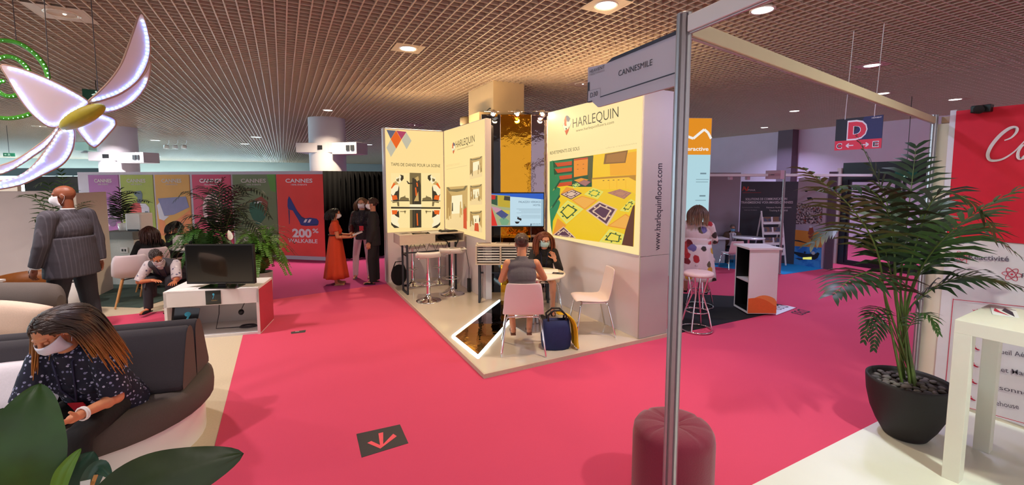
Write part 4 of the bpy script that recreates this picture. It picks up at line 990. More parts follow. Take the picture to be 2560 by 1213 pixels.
sand = mat('print_sand', (222, 150, 52), .6, scale=3, var=.08); skyp = mat('print_haze', (176, 172, 186), .6, scale=3); crowd = mat('print_crowd', (176, 160, 160), .6, scale=26, col2=(74, 62, 64)); snow = mat('print_blue', (36, 122, 206), .6, scale=5, col2=(70, 160, 224)); dkp = mat('print_dark', (26, 34, 44), .6); rrp = mat('print_runner', (150, 66, 40), .6); wp_ = mat('print_white', (206, 214, 214), .6)
def SP(pts, m, k=0): b.px(FS_, c7(*pts), .002 + .001 * k, m)
SP([(925, 430), (1200, 470), (1195, 650), (920, 650)], crowd); SP([(920, 650), (1192, 650), (1190, 885), (910, 870)], skyp); SP([(918, 705), (1190, 735), (1190, 885), (908, 870)], sand, 1); SP([(908, 872), (1190, 888), (1180, 1105), (895, 1075)], snow)
SP([(1065, 690), (1100, 680), (1115, 740), (1100, 765), (1070, 760), (1050, 750)], rrp, 2); SP([(1055, 765), (1100, 762), (1098, 800), (1090, 855), (1080, 850), (1085, 805), (1060, 790)], rrp, 2); disc(b, FS_, FS_.uv(*c7((1080, 676))[0]), .03, .03, .004, wp_, 12); SP([(915, 808), (960, 812), (1080, 850), (1000, 835), (920, 820)], dkp, 2)
SP([(1040, 380), (1080, 376), (1112, 392), (1100, 408), (1050, 405)], dkp, 2); SP([(1020, 310), (1050, 315), (1045, 325), (1022, 322)], dkp, 2)
SP([(905, 925), (960, 935), (1040, 950), (1170, 945), (1150, 990), (1120, 1010), (1040, 1000), (960, 975), (910, 945)], dkp, 2); SP([(915, 990), (1000, 1000), (1050, 1010), (960, 1010)], dkp, 2); SP([(1000, 985), (1090, 980), (1090, 1008), (1000, 1005)], mat('print_lime', (214, 220, 140), .6), 3)
for x, y, r_ in ((1020, 935, .022), (1105, 942, .04), (1150, 948, .03)): disc(b, FS_, FS_.uv(*c7((x, y))[0]), r_, r_, .005, wp_ if r_ > .035 else dkp, 12)
rnd = random.Random(5)
for k in range(90):               # heads in the printed crowd
    x, y = rnd.uniform(930, 1190), rnd.uniform(460, 640); disc(b, FS_, FS_.uv(*c7((x, y))[0]), .014, .016, .004, rnd.choice([wp_, skyp, dkp, rrp, crowd]), 8)
on(b.build('print'), st_)
gd = S1 + (S1 - M1).normalized() * .02; b = MB(); b.prism(Frame(gd, S1 - M1), [(0, 0), (.16, 0), (.16, 2.2), (0, 2.2)], -.05, 0, mat('dark_pilaster', (96, 80, 92), .7)); tag(b.build('end_board'), 'dark narrow end board right of the photo strip', 'board')
# grey side walls of that stand
Lw = fl(1700, 652); b = MB(); Fg = Frame((Lw.x, Lw.y, 0), M0 - V((Lw.x, Lw.y, 0))); Lg = (M0 - V((Lw.x, Lw.y, 0))).length
b.prism(Fg, [(0, .012), (Lg - .02, .012), (Lg - .02, 2.2), (0, 2.2)], -.06, 0, gw); tag(b.build('partition_panel'), 'long plain grey partition behind the seated man with the blue mask', 'partition')
pz = 2.16; PF = fl(1948, 686)
octo_post((PF.x, PF.y), 2.20, 'thin white corner post of the blue carpet stand', .012)
lb_ = fl(1700, 690); b = MB()
fbeam((lb_.x, lb_.y + .5, 0), (PF.x, PF.y, 0), 'thin white beam over the blue carpet stand', white, 2.12); fbeam((PF.x, PF.y, 0), (11.6, 4.95, 0), 'pinkish thin beam from the thin corner post towards the doors', white, 2.12)
a_ = at(1913, 448, 9.3); c_ = at(1951, 446, 9.0); hb = thing('small_header_box', 'small pinkish header box on the thin corner post', 'sign', a_, atan2(c_.y - a_.y, c_.x - a_.x)); Lh = (V((c_.x, c_.y, 0)) - V((a_.x, a_.y, 0))).length
b = MB(); b.b2((0, 0, 0), (Lh, .12, .18), mat('header_pink', (196, 160, 170), .6)); b.build('box', hb, bevel=.004); b = MB(); b.b2((Lh * .36, -.001, .08), (Lh * .6, 0, .10), ink_grey); b.build('name_strip', hb)
for px_, lbx in ((1826, 'left one of two small pink spotlights under the thin white beam'), (1869, 'right one of two small pink spotlights under the thin white beam')):
    p = at(px_, 440, 9.6); t = thing('beam_spotlight', lbx, 'spotlight', (p.x, p.y, 2.02), -YAW, 'pink spotlights under the beam'); b = MB(); b.b2((-.035, -.05, 0), (.035, .05, .07), mat('header_pink', (196, 160, 170))); b.build('housing', t, bevel=.01); b = MB(); b.cone((0, 0, .07), (0, 0, .1), .01, .01, alu, n=8); b.build('stem', t)
# folding literature rack
RK = fl(1922, 662); rk = thing('brochure_rack', 'white folding brochure rack with four sloping shelves before the dark grey wall', 'rack', (RK.x, RK.y, .010), -YAW + .12)
HR = 1.28
for s_ in (-.26, .26):
    b = MB(); b.beam((s_, -.22, .01), (s_, .0, HR), .03, .02, white); b.build('front_leg', rk); b = MB(); b.beam((s_, .24, .01), (s_, .0, HR - .08), .025, .02, white); b.build('rear_leg', rk)
for k in range(4):
    z = .34 + .24 * k; y = -.22 + .22 * z / HR; b = MB(); b.box((0, y - .005, z), (.50, .02, .16), white, M=Matrix.Rotation(-.17, 3, 'X')); b.b2((-.25, y - .06, z - .09), (.25, y, z - .075), white); sh_ = b.build('shelf', rk)
    b = MB(); br = mat('brochure_print', (120, 84, 60), .5, scale=9, col2=(60, 70, 96))
    for x in (-.14, .10): b.box((x, y - .025, z + .03), (.18, .008, .11), br, M=Matrix.Rotation(-.17, 3, 'X'))
    b.build('brochures', sh_)
RT = fl(1868, 664); rt_ = thing('round_table', 'small white round table beside the seated man on blue carpet', 'table', (RT.x, RT.y, .010)); b = MB(); b.lathe([(0, .64), (.34, .64), (.35, .655), (.34, .67), (0, .67)], white_gloss); b.build('tabletop', rt_); b = MB(); b.cone((0, 0, .02), (0, 0, .64), .03, .03, chrome); b.build('column', rt_); b = MB(); b.lathe([(0, 0), (.24, 0), (.24, .01), (.05, .03), (0, .03)], chrome); b.build('base', rt_)
SC = fl(1790, 657); t = thing('side_counter', 'low pale counter left of the seated man at the grey wall', 'counter', (SC.x, SC.y, .012), -YAW); b = MB(); b.b2((-.16, -.1, 0), (.16, .15, .58), mat('counter_grey', (170, 172, 176), .6)); b.build('body', t); b = MB(); b.b2((-.22, -.16, .58), (.22, .2, .61), white); b.build('top', t)
# orange tower sign
TL, TR = V((7.02, 6.30, 0)), V((7.66, 6.02, 0)); FT = Frame(TL, TR - TL); LT = (TR - TL).length
tw = thing('light_tower', 'tall backlit tower with orange top behind the floral dress', 'lightbox', TL); b = MB(); b.prism(FT, [(0, 0.01), (LT, 0.01), (LT, 3.25), (0, 3.25)], -.3, 0, white); on(b.build('body'), tw)
b = MB(); b.prism(FT, [(.02, .3), (LT - .01, .3), (LT - .01, 2.52), (.02, 2.52)], 0, .005, glow('tower_pale', (186, 226, 236), .85)); b.prism(FT, [(.02, 2.52), (LT - .01, 2.52), (LT - .01, 3.24), (.02, 3.24)], 0, .005, glow('tower_orange', (240, 150, 20), .85)); on(b.build('light_panel'), tw)
b = MB(); wg = glow('tower_white', (250, 246, 240), .9); tg = glow('tower_grey', (120, 150, 160), .8)
polyline(b, FT, [(.02, 2.86), (.12, 2.94), (.2, 2.97), (.28, 2.92), (.38, 2.82), (.5, 2.86), (LT - .02, 3.0)][:0] or [(.02, 2.92), (.1, 2.98), (.2, 2.88), (.32, 2.84), (.44, 2.94), (.54, 3.02), (.62, 2.96), (LT - .01, 2.84)], .006, .05, wg)
b.text(FT, 'interactive', LT * .08, 2.60, .075, wg, width=LT * .84, w=.006, bold=.02)
for z, h, x0, x1 in ((2.13, .03, .70, .88), (2.02, .010, .58, .96), (1.97, .010, .58, .94), (1.68, .03, .70, .88), (1.60, .010, .58, .9)): b.poly(FT, [(LT * x0, z), (LT * x1, z), (LT * x1, z + h), (LT * x0, z + h)], .006, tg)
on(b.build('lettering'), tw)

# counter D33
K0, K1 = V((6.05, 4.02, 0)), V((6.42, 3.82, 0)); kd = (K1 - K0).normalized(); ct = thing('counter', 'white open-backed counter with orange waves standing on the black carpet', 'counter', (K0.x, K0.y, .010), atan2(kd.y, kd.x)); LK = (K1 - K0).length; DK = .42
b = MB(); b.b2((0, 0, .02), (LK, .02, .98), white); b.b2((0, DK - .02, .02), (LK, DK, .98), white); b.b2((LK - .02, .02, .02), (LK, DK - .02, .98), white); b.b2((0, .02, .02), (LK - .02, DK - .02, .05), white); b.build('carcass', ct)
b = MB(); b.b2((-.03, -.03, .98), (LK + .03, DK + .03, 1.01), white); b.build('top', ct, bevel=.003); b = MB(); b.b2((.01, .02, .48), (LK - .02, DK - .02, .50), white); b.build('shelf', ct)
b = MB(); b.b2((LK - .03, .02, .05), (LK - .021, DK - .02, .98), black); b.b2((.004, .021, .05), (LK - .03, .03, .98), black); b.b2((.004, DK - .03, .05), (LK - .03, DK - .021, .98), black); b.b2((.004, .03, .965), (LK - .03, DK - .03, .979), black); b.b2((.004, .03, .05), (LK - .03, DK - .03, .06), black); b.build('lining', ct, label='black inner lining')
FK = Frame((0, -.001, 0), (1, 0, 0)); b = MB(); o1 = mat('wave_orange', (226, 104, 40), .6); o2 = mat('wave_orange_light', (236, 140, 70), .6)
b.poly(FK, [(0, .03), (LK, .03), (LK, .20)] + [(LK * (1 - k / 12), .2 + .10 * sin(pi * (k / 12) * .9 + .3)) for k in range(1, 13)], .002, o2); b.poly(FK, [(0, .03), (LK, .03), (LK, .14)] + [(LK * (1 - k / 12), .12 + .06 * sin(pi * k / 12) + .13 * k / 12) for k in range(1, 13)], .003, o1); b.build('print', ct)
# wire bar stools
def wire_stool(loc, rz, label):
    t = thing('wire_bar_stool', label, 'stool', loc, rz, 'wire bar stools on black carpet'); b = MB()
    b.lathe([(0, .74), (.19, .74), (.20, .755), (.19, .785), (.14, .795), (0, .795)], mat('stool_seat_pink', (206, 176, 176), .6)); b.build('seat', t); b = MB()
    b.tube([(.20 * cos(a), .20 * sin(a), .012) for a in [2 * pi * k / 28 for k in range(28)]], .011, chrome, 8, closed=True); b.build('base_ring', t); b = MB()
    b.tube([(.14 * cos(a), .14 * sin(a), .26) for a in [2 * pi * k / 24 for k in range(24)]], .008, chrome, 8, closed=True); b.build('foot_ring', t)
    for k in range(4):
        a = k * pi / 2 + .4; c, s_ = cos(a), sin(a); b = MB(); b.tube([(.20 * c, .20 * s_, .012), (.15 * c, .15 * s_, .25), (.07 * c, .07 * s_, .48), (.13 * c, .13 * s_, .74)], .011, chrome, 8); b.build('leg', t)
    return t
s0 = wire_stool((4.84, 3.93, .010), 0, 'near chrome wire bar stool half hidden by the aluminium post'); 
STOOL_B = (5.80, 4.66, .010); dup(s0, STOOL_B, .5, 'chrome wire bar stool under the woman in the floral dress')
# ================================================================ furniture of the lit stand
PZ = .05
desk_w = mat('desk_pale_wood', (206, 188, 168), .5, scale=14, var=.04); desk_in = mat('desk_shadow_lining', (120, 104, 96), .7)
paper = mat('printed_paper', (220, 206, 190), .6, scale=12, var=.06); paper_w = mat('white_paper', (232, 228, 224), .6, var=.02)
def truss(b, p0, p1, z0, z1, n, m, r=.006):
    p0, p1 = V(p0), V(p1)
    for k in range(n):
        a = p0.lerp(p1, k / n); c = p0.lerp(p1, (k + 1) / n); mid = a.lerp(c, .5)
        b.tube([(a.x, a.y, z0), (mid.x, mid.y, z1), (c.x, c.y, z0)], r, m, 6)
# long desk against the dancers wall
dk1 = thing('display_desk', 'long pale desk on black metal legs under the dancers wall', 'desk', (1.70, 7.30, PZ)); LX, LY = 1.15, .45
b = MB(); b.b2((0, 0, .87), (LX, LY, .885), desk_w); b.b2((0, 0, 1.02), (LX, LY, 1.035), desk_w); b.b2((0, 0, .885), (.015, LY, 1.02), desk_w); b.b2((LX - .015, 0, .885), (LX, LY, 1.02), desk_w); b.b2((0, LY - .012, .885), (LX, LY, 1.02), desk_w); b.b2((.60, .0, .885), (.615, LY, 1.02), desk_w); b.build('box', dk1)
b = MB(); b.b2((.015, .002, .885), (.60, .018, 1.02), desk_w); dr = b.build('drawer_front', dk1)
for i, x in enumerate((.12, LX - .16)):
    b = MB()
    for y in (.06, LY - .06): b.b2((x, y - .015, 0), (x + .03, y + .015, .87), dark_metal)
    b.b2((x, .06, 0), (x + .03, LY - .06, .03), dark_metal); b.b2((x, .06, .66), (x + .03, LY - .06, .69), dark_metal); b.build('leg_frame', dk1)
b = MB(); b.b2((.15, LY - .075, .66), (LX - .16, LY - .045, .68), dark_metal); truss(b, (.15, LY - .06, 0), (LX - .16, LY - .06, 0), .87, .68, 5, dark_metal); b.build('truss', dk1)
def sheet(loc, rz, w, h, label, m=paper, th=.004, name='brochure', grp='brochures lying on the stand', cat='brochure', pr=True):
    t = thing(name, label, cat, loc, rz, grp); b = MB(); b.b2((-w / 2, -h / 2, 0), (w / 2, h / 2, th), m); b.build('pages', t)
    if pr:
        b = MB(); b.b2((-w * .4, -h * .1, th), (w * .4, h * .4, th + .0006), mat('brochure_print', (120, 84, 60), .5, scale=9, col2=(60, 70, 96))); b.build('cover_print', t)
    return t
zt = PZ + 1.0355
sheet((1.86, 7.50, zt), .3, .21, .29, 'open brochure at the left end of the long pale desk'); sheet((2.10, 7.46, zt), -.1, .30, .21, 'dark brochure near the left end of the long pale desk', m=mat('dark_cover', (90, 74, 66), .5)); sheet((2.36, 7.5, zt), .05, .4, .28, 'flat white papers in the middle of the long pale desk', paper_w, pr=False)
kb = thing('keyboard', 'black keyboard at the right end of the long pale desk', 'keyboard', (2.62, 7.50, zt), .05); b = MB(); b.b2((-.16, -.07, 0), (.16, .07, .018), black); b.build('case', kb); b = MB()
for i in range(12):
    for j in range(4): b.b2((-.15 + i * .025, -.06 + j * .03, .018), (-.128 + i * .025, -.036 + j * .03, .024), mat('key_grey', (46, 46, 50), .5))
b.build('keys', kb)
ms = thing('computer_mouse', 'black computer mouse on the long pale desk', 'mouse', (2.52, 7.63, zt)); b = MB(); b.ell((0, 0, .012), (.03, .05, .018), black); b.build('shell', ms)
bg = thing('shoulder_bag', 'black shoulder bag lying in the open shelf of the long pale desk', 'bag', (2.60, 7.52, PZ + .886)); b = MB(); b.ell((0, .0, .05), (.17, .16, .05), black_felt, nu=20); b.build('body', bg); b = MB(); b.tube([(-.15, -.15, .05), (-.08, -.25, .0), (-.03, -.24, -.14), (.05, -.24, -.14), (.12, -.25, .0), (.15, -.15, .05)], .010, black_felt, 6); b.build('strap', bg)
bg2 = thing('shoulder_bag', 'small black bag standing on the platform behind the desk legs at left', 'bag', (1.86, 8.1, PZ)); b = MB(); b.ell((0, .0, .20), (.15, .07, .20), black_felt, nu=20); b.build('body', bg2); b = MB(); b.tube([(-.12, 0, .3), (-.06, 0, .45), (.06, 0, .45), (.12, 0, .3)], .01, black_felt, 6); b.build('strap', bg2)
pc = thing('power_strip', 'black power strip standing at the wall right of the long pale desk', 'power strip', (2.845, 7.08, PZ)); b = MB(); b.b2((-.025, -.03, 0), (.025, .03, .24), black); b.build('casing', pc, bevel=.006); b = MB(); b.tube([(0, 0, .23), (.02, .04, .42), (.0, .12, .7), (.025, .18, .96)], .005, black, 6); b.build('cord', pc)
# bar stools with chrome columns
seat_w = mat('stool_seat_white', (226, 216, 208), .35, scale=6, var=.02)
def bar_stool(loc, rz, label):
    t = thing('bar_stool', label, 'bar stool', loc, rz, 'white bar stools with chrome columns'); b = MB(); n = 8; vs = []
    for i in range(n + 1):           # seat pad with a low rolled back
        y = -.19 + .38 * i / n; z = .765 + (.06 * max(0, (y - .10) / .09) ** 2 if y > .10 else 0) - .012 * max(0, (-.12 - y) / .07)
        for j in range(9):
            x = -.20 + .40 * j / 8; vs.append((x * (1 - .12 * abs(y) / .19), y, z + .012 * (abs(x) / .2) ** 2))
    b.add(vs, [(i * 9 + j, i * 9 + j + 1, (i + 1) * 9 + j + 1, (i + 1) * 9 + j) for i in range(n) for j in range(8)], seat_w, True); o = b.build('seat', t); s = o.modifiers.new('pad', 'SOLIDIFY'); s.thickness = .045; s.offset = -1
    b = MB(); b.lathe([(0, 0), (.205, 0), (.205, .008), (.19, .018), (.10, .035), (.045, .07), (.032, .12), (.032, .14)], chrome, n=36); b.build('base', t)
    b = MB(); b.cone((0, 0, .12), (0, 0, .46), .032, .032, chrome); b.cone((0, 0, .46), (0, 0, .72), .022, .022, chrome); b.build('column', t)
    b = MB(); R_ = .12; b.tube([(R_ * cos(a), .06 + R_ * sin(a), .30) for a in [2 * pi * k / 24 for k in range(24)]], .009, chrome, 8, closed=True); b.tube([(0, -.06, .30), (0, 0, .30)], .009, chrome, 6); b.build('footrest', t)
    b = MB(); b.tube([(.03, 0, .70), (.14, -.05, .685), (.17, -.06, .67)], .006, chrome, 6); b.build('lever', t); return t
bs = bar_stool((2.04, 6.83, PZ), 2.9, 'white and chrome bar stool nearest the platform edge, left in front of the desk')
dup(bs, (2.53, 7.05, PZ), 2.6, 'chrome bar stool with magazines on its seat, right in front of the desk')
dup(bs, (2.10, 8.02, PZ), .2, 'chrome bar stool behind the left half of the long pale desk'); dup(bs, (2.60, 7.97, PZ), -.2, 'chrome bar stool behind the right half of the long pale desk')
sheet((2.52, 7.05, PZ + .772), .5, .34, .26, 'stack of loose magazines on the right bar stool', th=.02); sheet((2.60, 7.00, PZ + .793), -.2, .30, .24, 'open newspaper on top of the magazines on the right bar stool', paper_w)
# louvred cabinet desk in front of the mirror wall
LC0 = at(1187, 452, 6.82); cq = thing('louvred_cabinet', 'low pale cabinet with white louvres on black legs before the mirror wall', 'cabinet', (LC0.x, LC0.y, PZ), -YAW); CL, CD = 1.22, .36
b = MB(); z0, z1 = .62, .93
b.b2((0, 0, z1 - .02), (CL, CD, z1), desk_w); b.b2((0, 0, z0), (CL, CD, z0 + .02), desk_w)
for x in (0, .385, .77, CL - .025): b.b2((x, 0, z0 + .02), (x + .025, CD, z1 - .02), desk_w)
b.build('box', cq); b = MB(); b.b2((.02, CD - .04, z0 + .02), (CL - .02, CD - .03, z1 - .02), mat('cabinet_dark', (60, 50, 48), .8)); b.build('back_panel', cq)
for x0 in (.025, .41, .795):
    b = MB()
    for k in range(6): b.box((x0 + .18, .03, z0 + .05 + k * .042), (.355, .030, .008), white_gloss, M=Matrix.Rotation(.5, 3, 'X'))
    b.build('louvre_door', cq)
for x in (.04, CL - .08):
    b = MB()
    for y in (.04, CD - .04): b.b2((x, y - .015, 0), (x + .03, y + .015, z0), dark_metal)
    b.b2((x, .04, 0), (x + .03, CD - .04, .03), dark_metal); b.b2((x, .04, .42), (x + .03, CD - .04, .45), dark_metal); b.build('leg_frame', cq)
b = MB(); b.b2((.07, CD - .055, .42), (CL - .08, CD - .025, .44), dark_metal); truss(b, (.07, CD - .04, 0), (CL - .08, CD - .04, 0), z0, .44, 5, dark_metal); b.build('truss', cq)
Mc = Matrix.Translation(cq.location) @ Matrix.Rotation(-YAW, 4, 'Z')
for x, y, r_, lbx in ((.14, .16, .2, 'brochure stack at the left end of the louvred cabinet'), (.42, .18, -.2, 'spread catalogues on the middle of the louvred cabinet'), (.66, .17, .1, 'white leaflets on the louvred cabinet behind the seated woman')):
    p = Mc @ V((x, y, z1 + .0005)); sheet(p, -YAW + r_, .26, .2, lbx, th=.012)
# shell chairs with chrome legs
shell_m = mat('shell_chair_white', (228, 206, 202), .4, scale=5, var=.02)
def shell_chair(loc, rz, label, grp='white shell chairs around the round table'):
    t = thing('shell_chair', label, 'chair', loc, rz, grp); prof = [(.23, .435, .40), (.21, .458, .42), (.10, .452, .46), (-.05, .440, .47), (-.15, .445, .47), (-.20, .475, .46), (-.225, .54, .45), (-.245, .65, .44), (-.265, .76, .41), (-.275, .82, .385), (-.278, .835, .36)]
    b = MB(); vs = []; n = 11
    for k, (y, z, w) in enumerate(prof):
        for j in range(n):
            s_ = -1 + 2 * j / (n - 1); bow = .02 * s_ * s_ if k < 5 else 0; fw = .035 * s_ * s_ if k >= 5 else 0; vs.append((w / 2 * s_, y + fw, z + bow * .6))
    b.add(vs, [(k * n + j, (k + 1) * n + j, (k + 1) * n + j + 1, k * n + j + 1) for k in range(len(prof) - 1) for j in range(n - 1)], shell_m, True)
    o = b.build('shell', t); s = o.modifiers.new('thickness', 'SOLIDIFY'); s.thickness = .011; s.offset = 0; ss = o.modifiers.new('smooth', 'SUBSURF'); ss.levels = 1; ss.render_levels = 1
    b = MB(); b.tube([(-.17, .15, .425), (.17, .15, .425)], .010, chrome, 8); b.tube([(-.17, -.14, .425), (.17, -.14, .425)], .010, chrome, 8); b.tube([(-.17, .15, .425), (-.17, -.14, .425)], .010, chrome, 8); b.tube([(.17, .15, .425), (.17, -.14, .425)], .010, chrome, 8); b.build('under_frame', t)
    for sx in (-1, 1):
        for sy, y0, y1 in ((1, .15, .235), (-1, -.14, -.255)):
            b = MB(); b.tube([(sx * .15, y0, .425), (sx * .185, y0 + sy * .012, .418), (sx * .20, y0 + sy * .03, .39), (sx * .245, y1, .012), (sx * .245, y1, .0)], .011, chrome, 8); b.build('leg', t)
    return t
C1 = (fl(1243, 893, PZ) + fl(1374, 893, PZ)) / 2; 
ch1 = shell_chair((C1.x + .24 * .463, C1.y + .24 * .886, PZ), hd(27), 'pinkish white shell chair seen from behind under the woman in the grey top')
R1 = fl(1440, 820, PZ); R2 = fl(1533, 862, PZ); rc = (R1 + R2) / 2
CH2 = (3.47, 4.44, PZ); dup(ch1, CH2, hd(-66), 'empty white shell chair in side view before the large floor photograph')
CH3 = (3.50, 5.62, PZ); dup(ch1, CH3, hd(207), 'white shell chair under the woman with the pale blue mask')
TB = (2.98, 5.02, PZ); rt2 = thing('round_table', 'round white meeting table between the two seated women', 'table', TB)
b = MB(); b.lathe([(0, .685), (.39, .685), (.40, .69), (.405, .70), (.40, .712), (0, .712)], mat('table_top_cream', (232, 216, 194), .35, scale=6, var=.02), n=48); b.build('tabletop', rt2); b = MB()
b.cone((.03, 0, .02), (.03, 0, .685), .022, .022, chrome); b.cone((-.03, 0, .02), (-.03, 0, .685), .022, .022, chrome); b.build('column', rt2); b = MB(); b.b2((-.30, -.30, 0), (.30, .30, .012), mat('table_base_steel', (196, 190, 190), .2, .8)); b.build('base_plate', rt2, bevel=.004)
tz = PZ + .7125
sheet((2.70, 5.0, tz), .4, .20, .28, 'red and white leaflet on the round table left of the grey top', m=mat('red_leaflet', (206, 120, 110), .5)); sheet((3.20, 4.98, tz), -.5, .21, .28, 'open white notebook on the round table', paper_w, .008, 'notebook', cat='notebook', pr=False)
ph = thing('mobile_phone', 'dark mobile phone on the right side of the round table', 'phone', (3.22, 4.83, tz), .8); b = MB(); b.b2((-.04, -.075, 0), (.04, .075, .009), black_gloss); b.build('body', ph, bevel=.003); b = MB(); b.b2((-.036, -.07, .009), (.036, .07, .0095), mat('phone_glass', (40, 44, 60), .1)); b.build('screen', ph)
# navy shopper with a yellow jacket
BG = fl(1395, 876, PZ); tb2 = thing('tote_bag', 'navy blue tote bag standing on the platform beside the pinkish chair', 'bag', BG, -YAW + .15); navy_c = mat('navy_cloth', (24, 34, 84), .8, scale=20, var=.12, bump=.3)
b = MB(); vs = []; N_ = 26; prf = [(.15, .10, 0), (.165, .11, .03), (.17, .115, .14), (.165, .10, .26), (.15, .07, .33), (.13, .045, .335), (.10, .03, .28)]
for rx, ry, z in prf:
    for i in range(N_):
        a = 2 * pi * i / N_; c, s_ = cos(a), sin(a); q = lambda v: (abs(v) ** .55) * (1 if v > 0 else -1); vs.append((rx * q(c) + .008 * sin(3 * a + z * 20), .10 + ry * q(s_) + .008 * sin(5 * a + z * 14), z))
b.add(vs, [(k * N_ + i, k * N_ + (i + 1) % N_, (k + 1) * N_ + (i + 1) % N_, (k + 1) * N_ + i) for k in range(len(prf) - 1) for i in range(N_)] + [tuple(range(N_ - 1, -1, -1))], navy_c, True); b.build('body', tb2)
for y in (.05, .15):
    b = MB(); b.tube([(-.10, y, .30), (-.11, y, .40), (-.04, y, .455), (.05, y, .45), (.11, y, .39), (.10, y, .30)], .012, black, 8); b.build('handle', tb2)
yj = mat('yellow_cloth', (226, 178, 20), .8, scale=24, var=.1, bump=.35); jk = thing('yellow_jacket', 'bright yellow jacket draped over the right side of the navy tote bag', 'jacket', tb2.location.copy(), -YAW + .15); b = MB(); vs = []
pth = [(.02, .12, .385), (.08, .09, .405), (.15, .05, .385), (.205, .02, .32), (.225, .02, .2), (.22, .03, .08), (.235, .03, .01)]
for k, (x, y, z) in enumerate(pth):
    for j in range(13):
        s_ = -1 + j / 6; wv = .05 + .012 * k; fold = .016 * sin(j * 1.9 + k * .7); vs.append((x + fold + .012 * sin(j * .9), y + .04 + s_ * wv, z + .010 * sin(j * 2.3 + k)))
b.add(vs, [(k * 13 + j, k * 13 + j + 1, (k + 1) * 13 + j + 1, (k + 1) * 13 + j) for k in range(len(pth) - 1) for j in range(12)], yj, True); o = b.build('cloth', jk); s = o.modifiers.new('t', 'SOLIDIFY'); s.thickness = .014; s.offset = 1; ss = o.modifiers.new('s', 'SUBSURF'); ss.levels = 1; ss.render_levels = 1

# ================================================================ island sofa
grey_f = mat('charcoal_upholstery', (56, 52, 58), .9, scale=160, var=.10, bump=.2); taupe_f = mat('taupe_upholstery', (88, 78, 74), .9, scale=160, var=.08, bump=.2)
SA = -atan2(.2, 1.23); sf = thing('island_sofa', 'large oval charcoal island sofa with central back rolls on a white plinth', 'sofa', (-1.62, 4.24, 0), SA)
def stadium(L, R_, n=20):
    return [(L + R_ * cos(-pi / 2 + pi * i / n), R_ * sin(-pi / 2 + pi * i / n)) for i in range(n + 1)] + [(-L + R_ * cos(pi / 2 + pi * i / n), R_ * sin(pi / 2 + pi * i / n)) for i in range(n + 1)]
def loft(b, rings, m, cap=True):
    n = len(rings[0]); vs = [p for r_ in rings for p in r_]; b.add(vs, [(k * n + i, k * n + (i + 1) % n, (k + 1) * n + (i + 1) % n, (k + 1) * n + i) for k in range(len(rings) - 1) for i in range(n)], m, True)
    if cap: b.add(vs, [tuple(range(n - 1, -1, -1)), tuple((len(rings) - 1) * n + i for i in range(n))], m)
RG = lambda R_, z, L=.33: [(x, y, z) for x, y in stadium(L, R_)]
b = MB(); loft(b, [RG(.665, 0), RG(.665, .27)], white_gloss); b.build('plinth', sf)
b = MB(); loft(b, [RG(.66, .272), RG(.71, .275), RG(.73, .30), RG(.735, .36), RG(.73, .43), RG(.70, .468), RG(.64, .48), RG(.3, .485)], taupe_f); b.build('seat_cushion', sf)
def roll(sg, nm):
    b = MB(); L0, L1 = -.98, .98; sec = [(.005, .485), (.02, .84), (.04, .885), (.075, .91), (.115, .905), (.15, .87), (.20, .75), (.255, .58), (.275, .52), (.27, .487)]
    rings = []
    for x in (L0, L0 + .02, L1 - .02, L1):
        k = .94 if x in (L0, L1) else 1.0; cy, cz = .13, .70; rings.append([(x, sg * (cy + (y - cy) * k), cz + (z - cz) * k) for y, z in sec])
    if sg > 0: rings = [list(reversed(r_)) for r_ in rings]
    loft(b, rings, grey_f); o = b.build(nm, sf)
    b = MB(); b.add([(L1 + .002, sg * y, z) for y, z in sec], [tuple(range(len(sec)))], taupe_f); b.build('end_panel', o)
roll(-1, 'back_roll'); roll(1, 'back_roll')
def cushion(name, loc, rot, w, h, th, m, label, grp=None):
    t = thing(name, label, 'cushion', loc, 0, grp); t.rotation_euler = rot; b = MB(); n = 12; vs = []
    for sgn in (1, -1):
        for i in range(n + 1):
            for j in range(n + 1):
                u, v = -1 + 2 * i / n, -1 + 2 * j / n; d = (max(0, 1 - u ** 4) * max(0, 1 - v ** 4)) ** .55; pinch = 1 - .06 * (u * u * v * v); vs.append((u * w / 2 * pinch, sgn * th / 2 * d, v * h / 2 * pinch + h / 2))
    k = (n + 1) ** 2
    b.add(vs, [(i * (n + 1) + j, (i + 1) * (n + 1) + j, (i + 1) * (n + 1) + j + 1, i * (n + 1) + j + 1) for i in range(n) for j in range(n)] + [(k + i * (n + 1) + j, k + i * (n + 1) + j + 1, k + (i + 1) * (n + 1) + j + 1, k + (i + 1) * (n + 1) + j) for i in range(n) for j in range(n)], m, True); b.build('cover', t); return t
cw_m = mat('cushion_white', (226, 220, 228), .85, scale=120, bump=.15); cb_m = mat('cushion_beige', (212, 186, 168), .85, scale=120, bump=.15)
cp = at(10, 1000, 2.78); cushion('cushion', (cp.x, cp.y, .49), (-.55, 0, -.2), .5, .36, .16, cw_m, 'white cushion leaning on the back roll at the left edge of the picture')
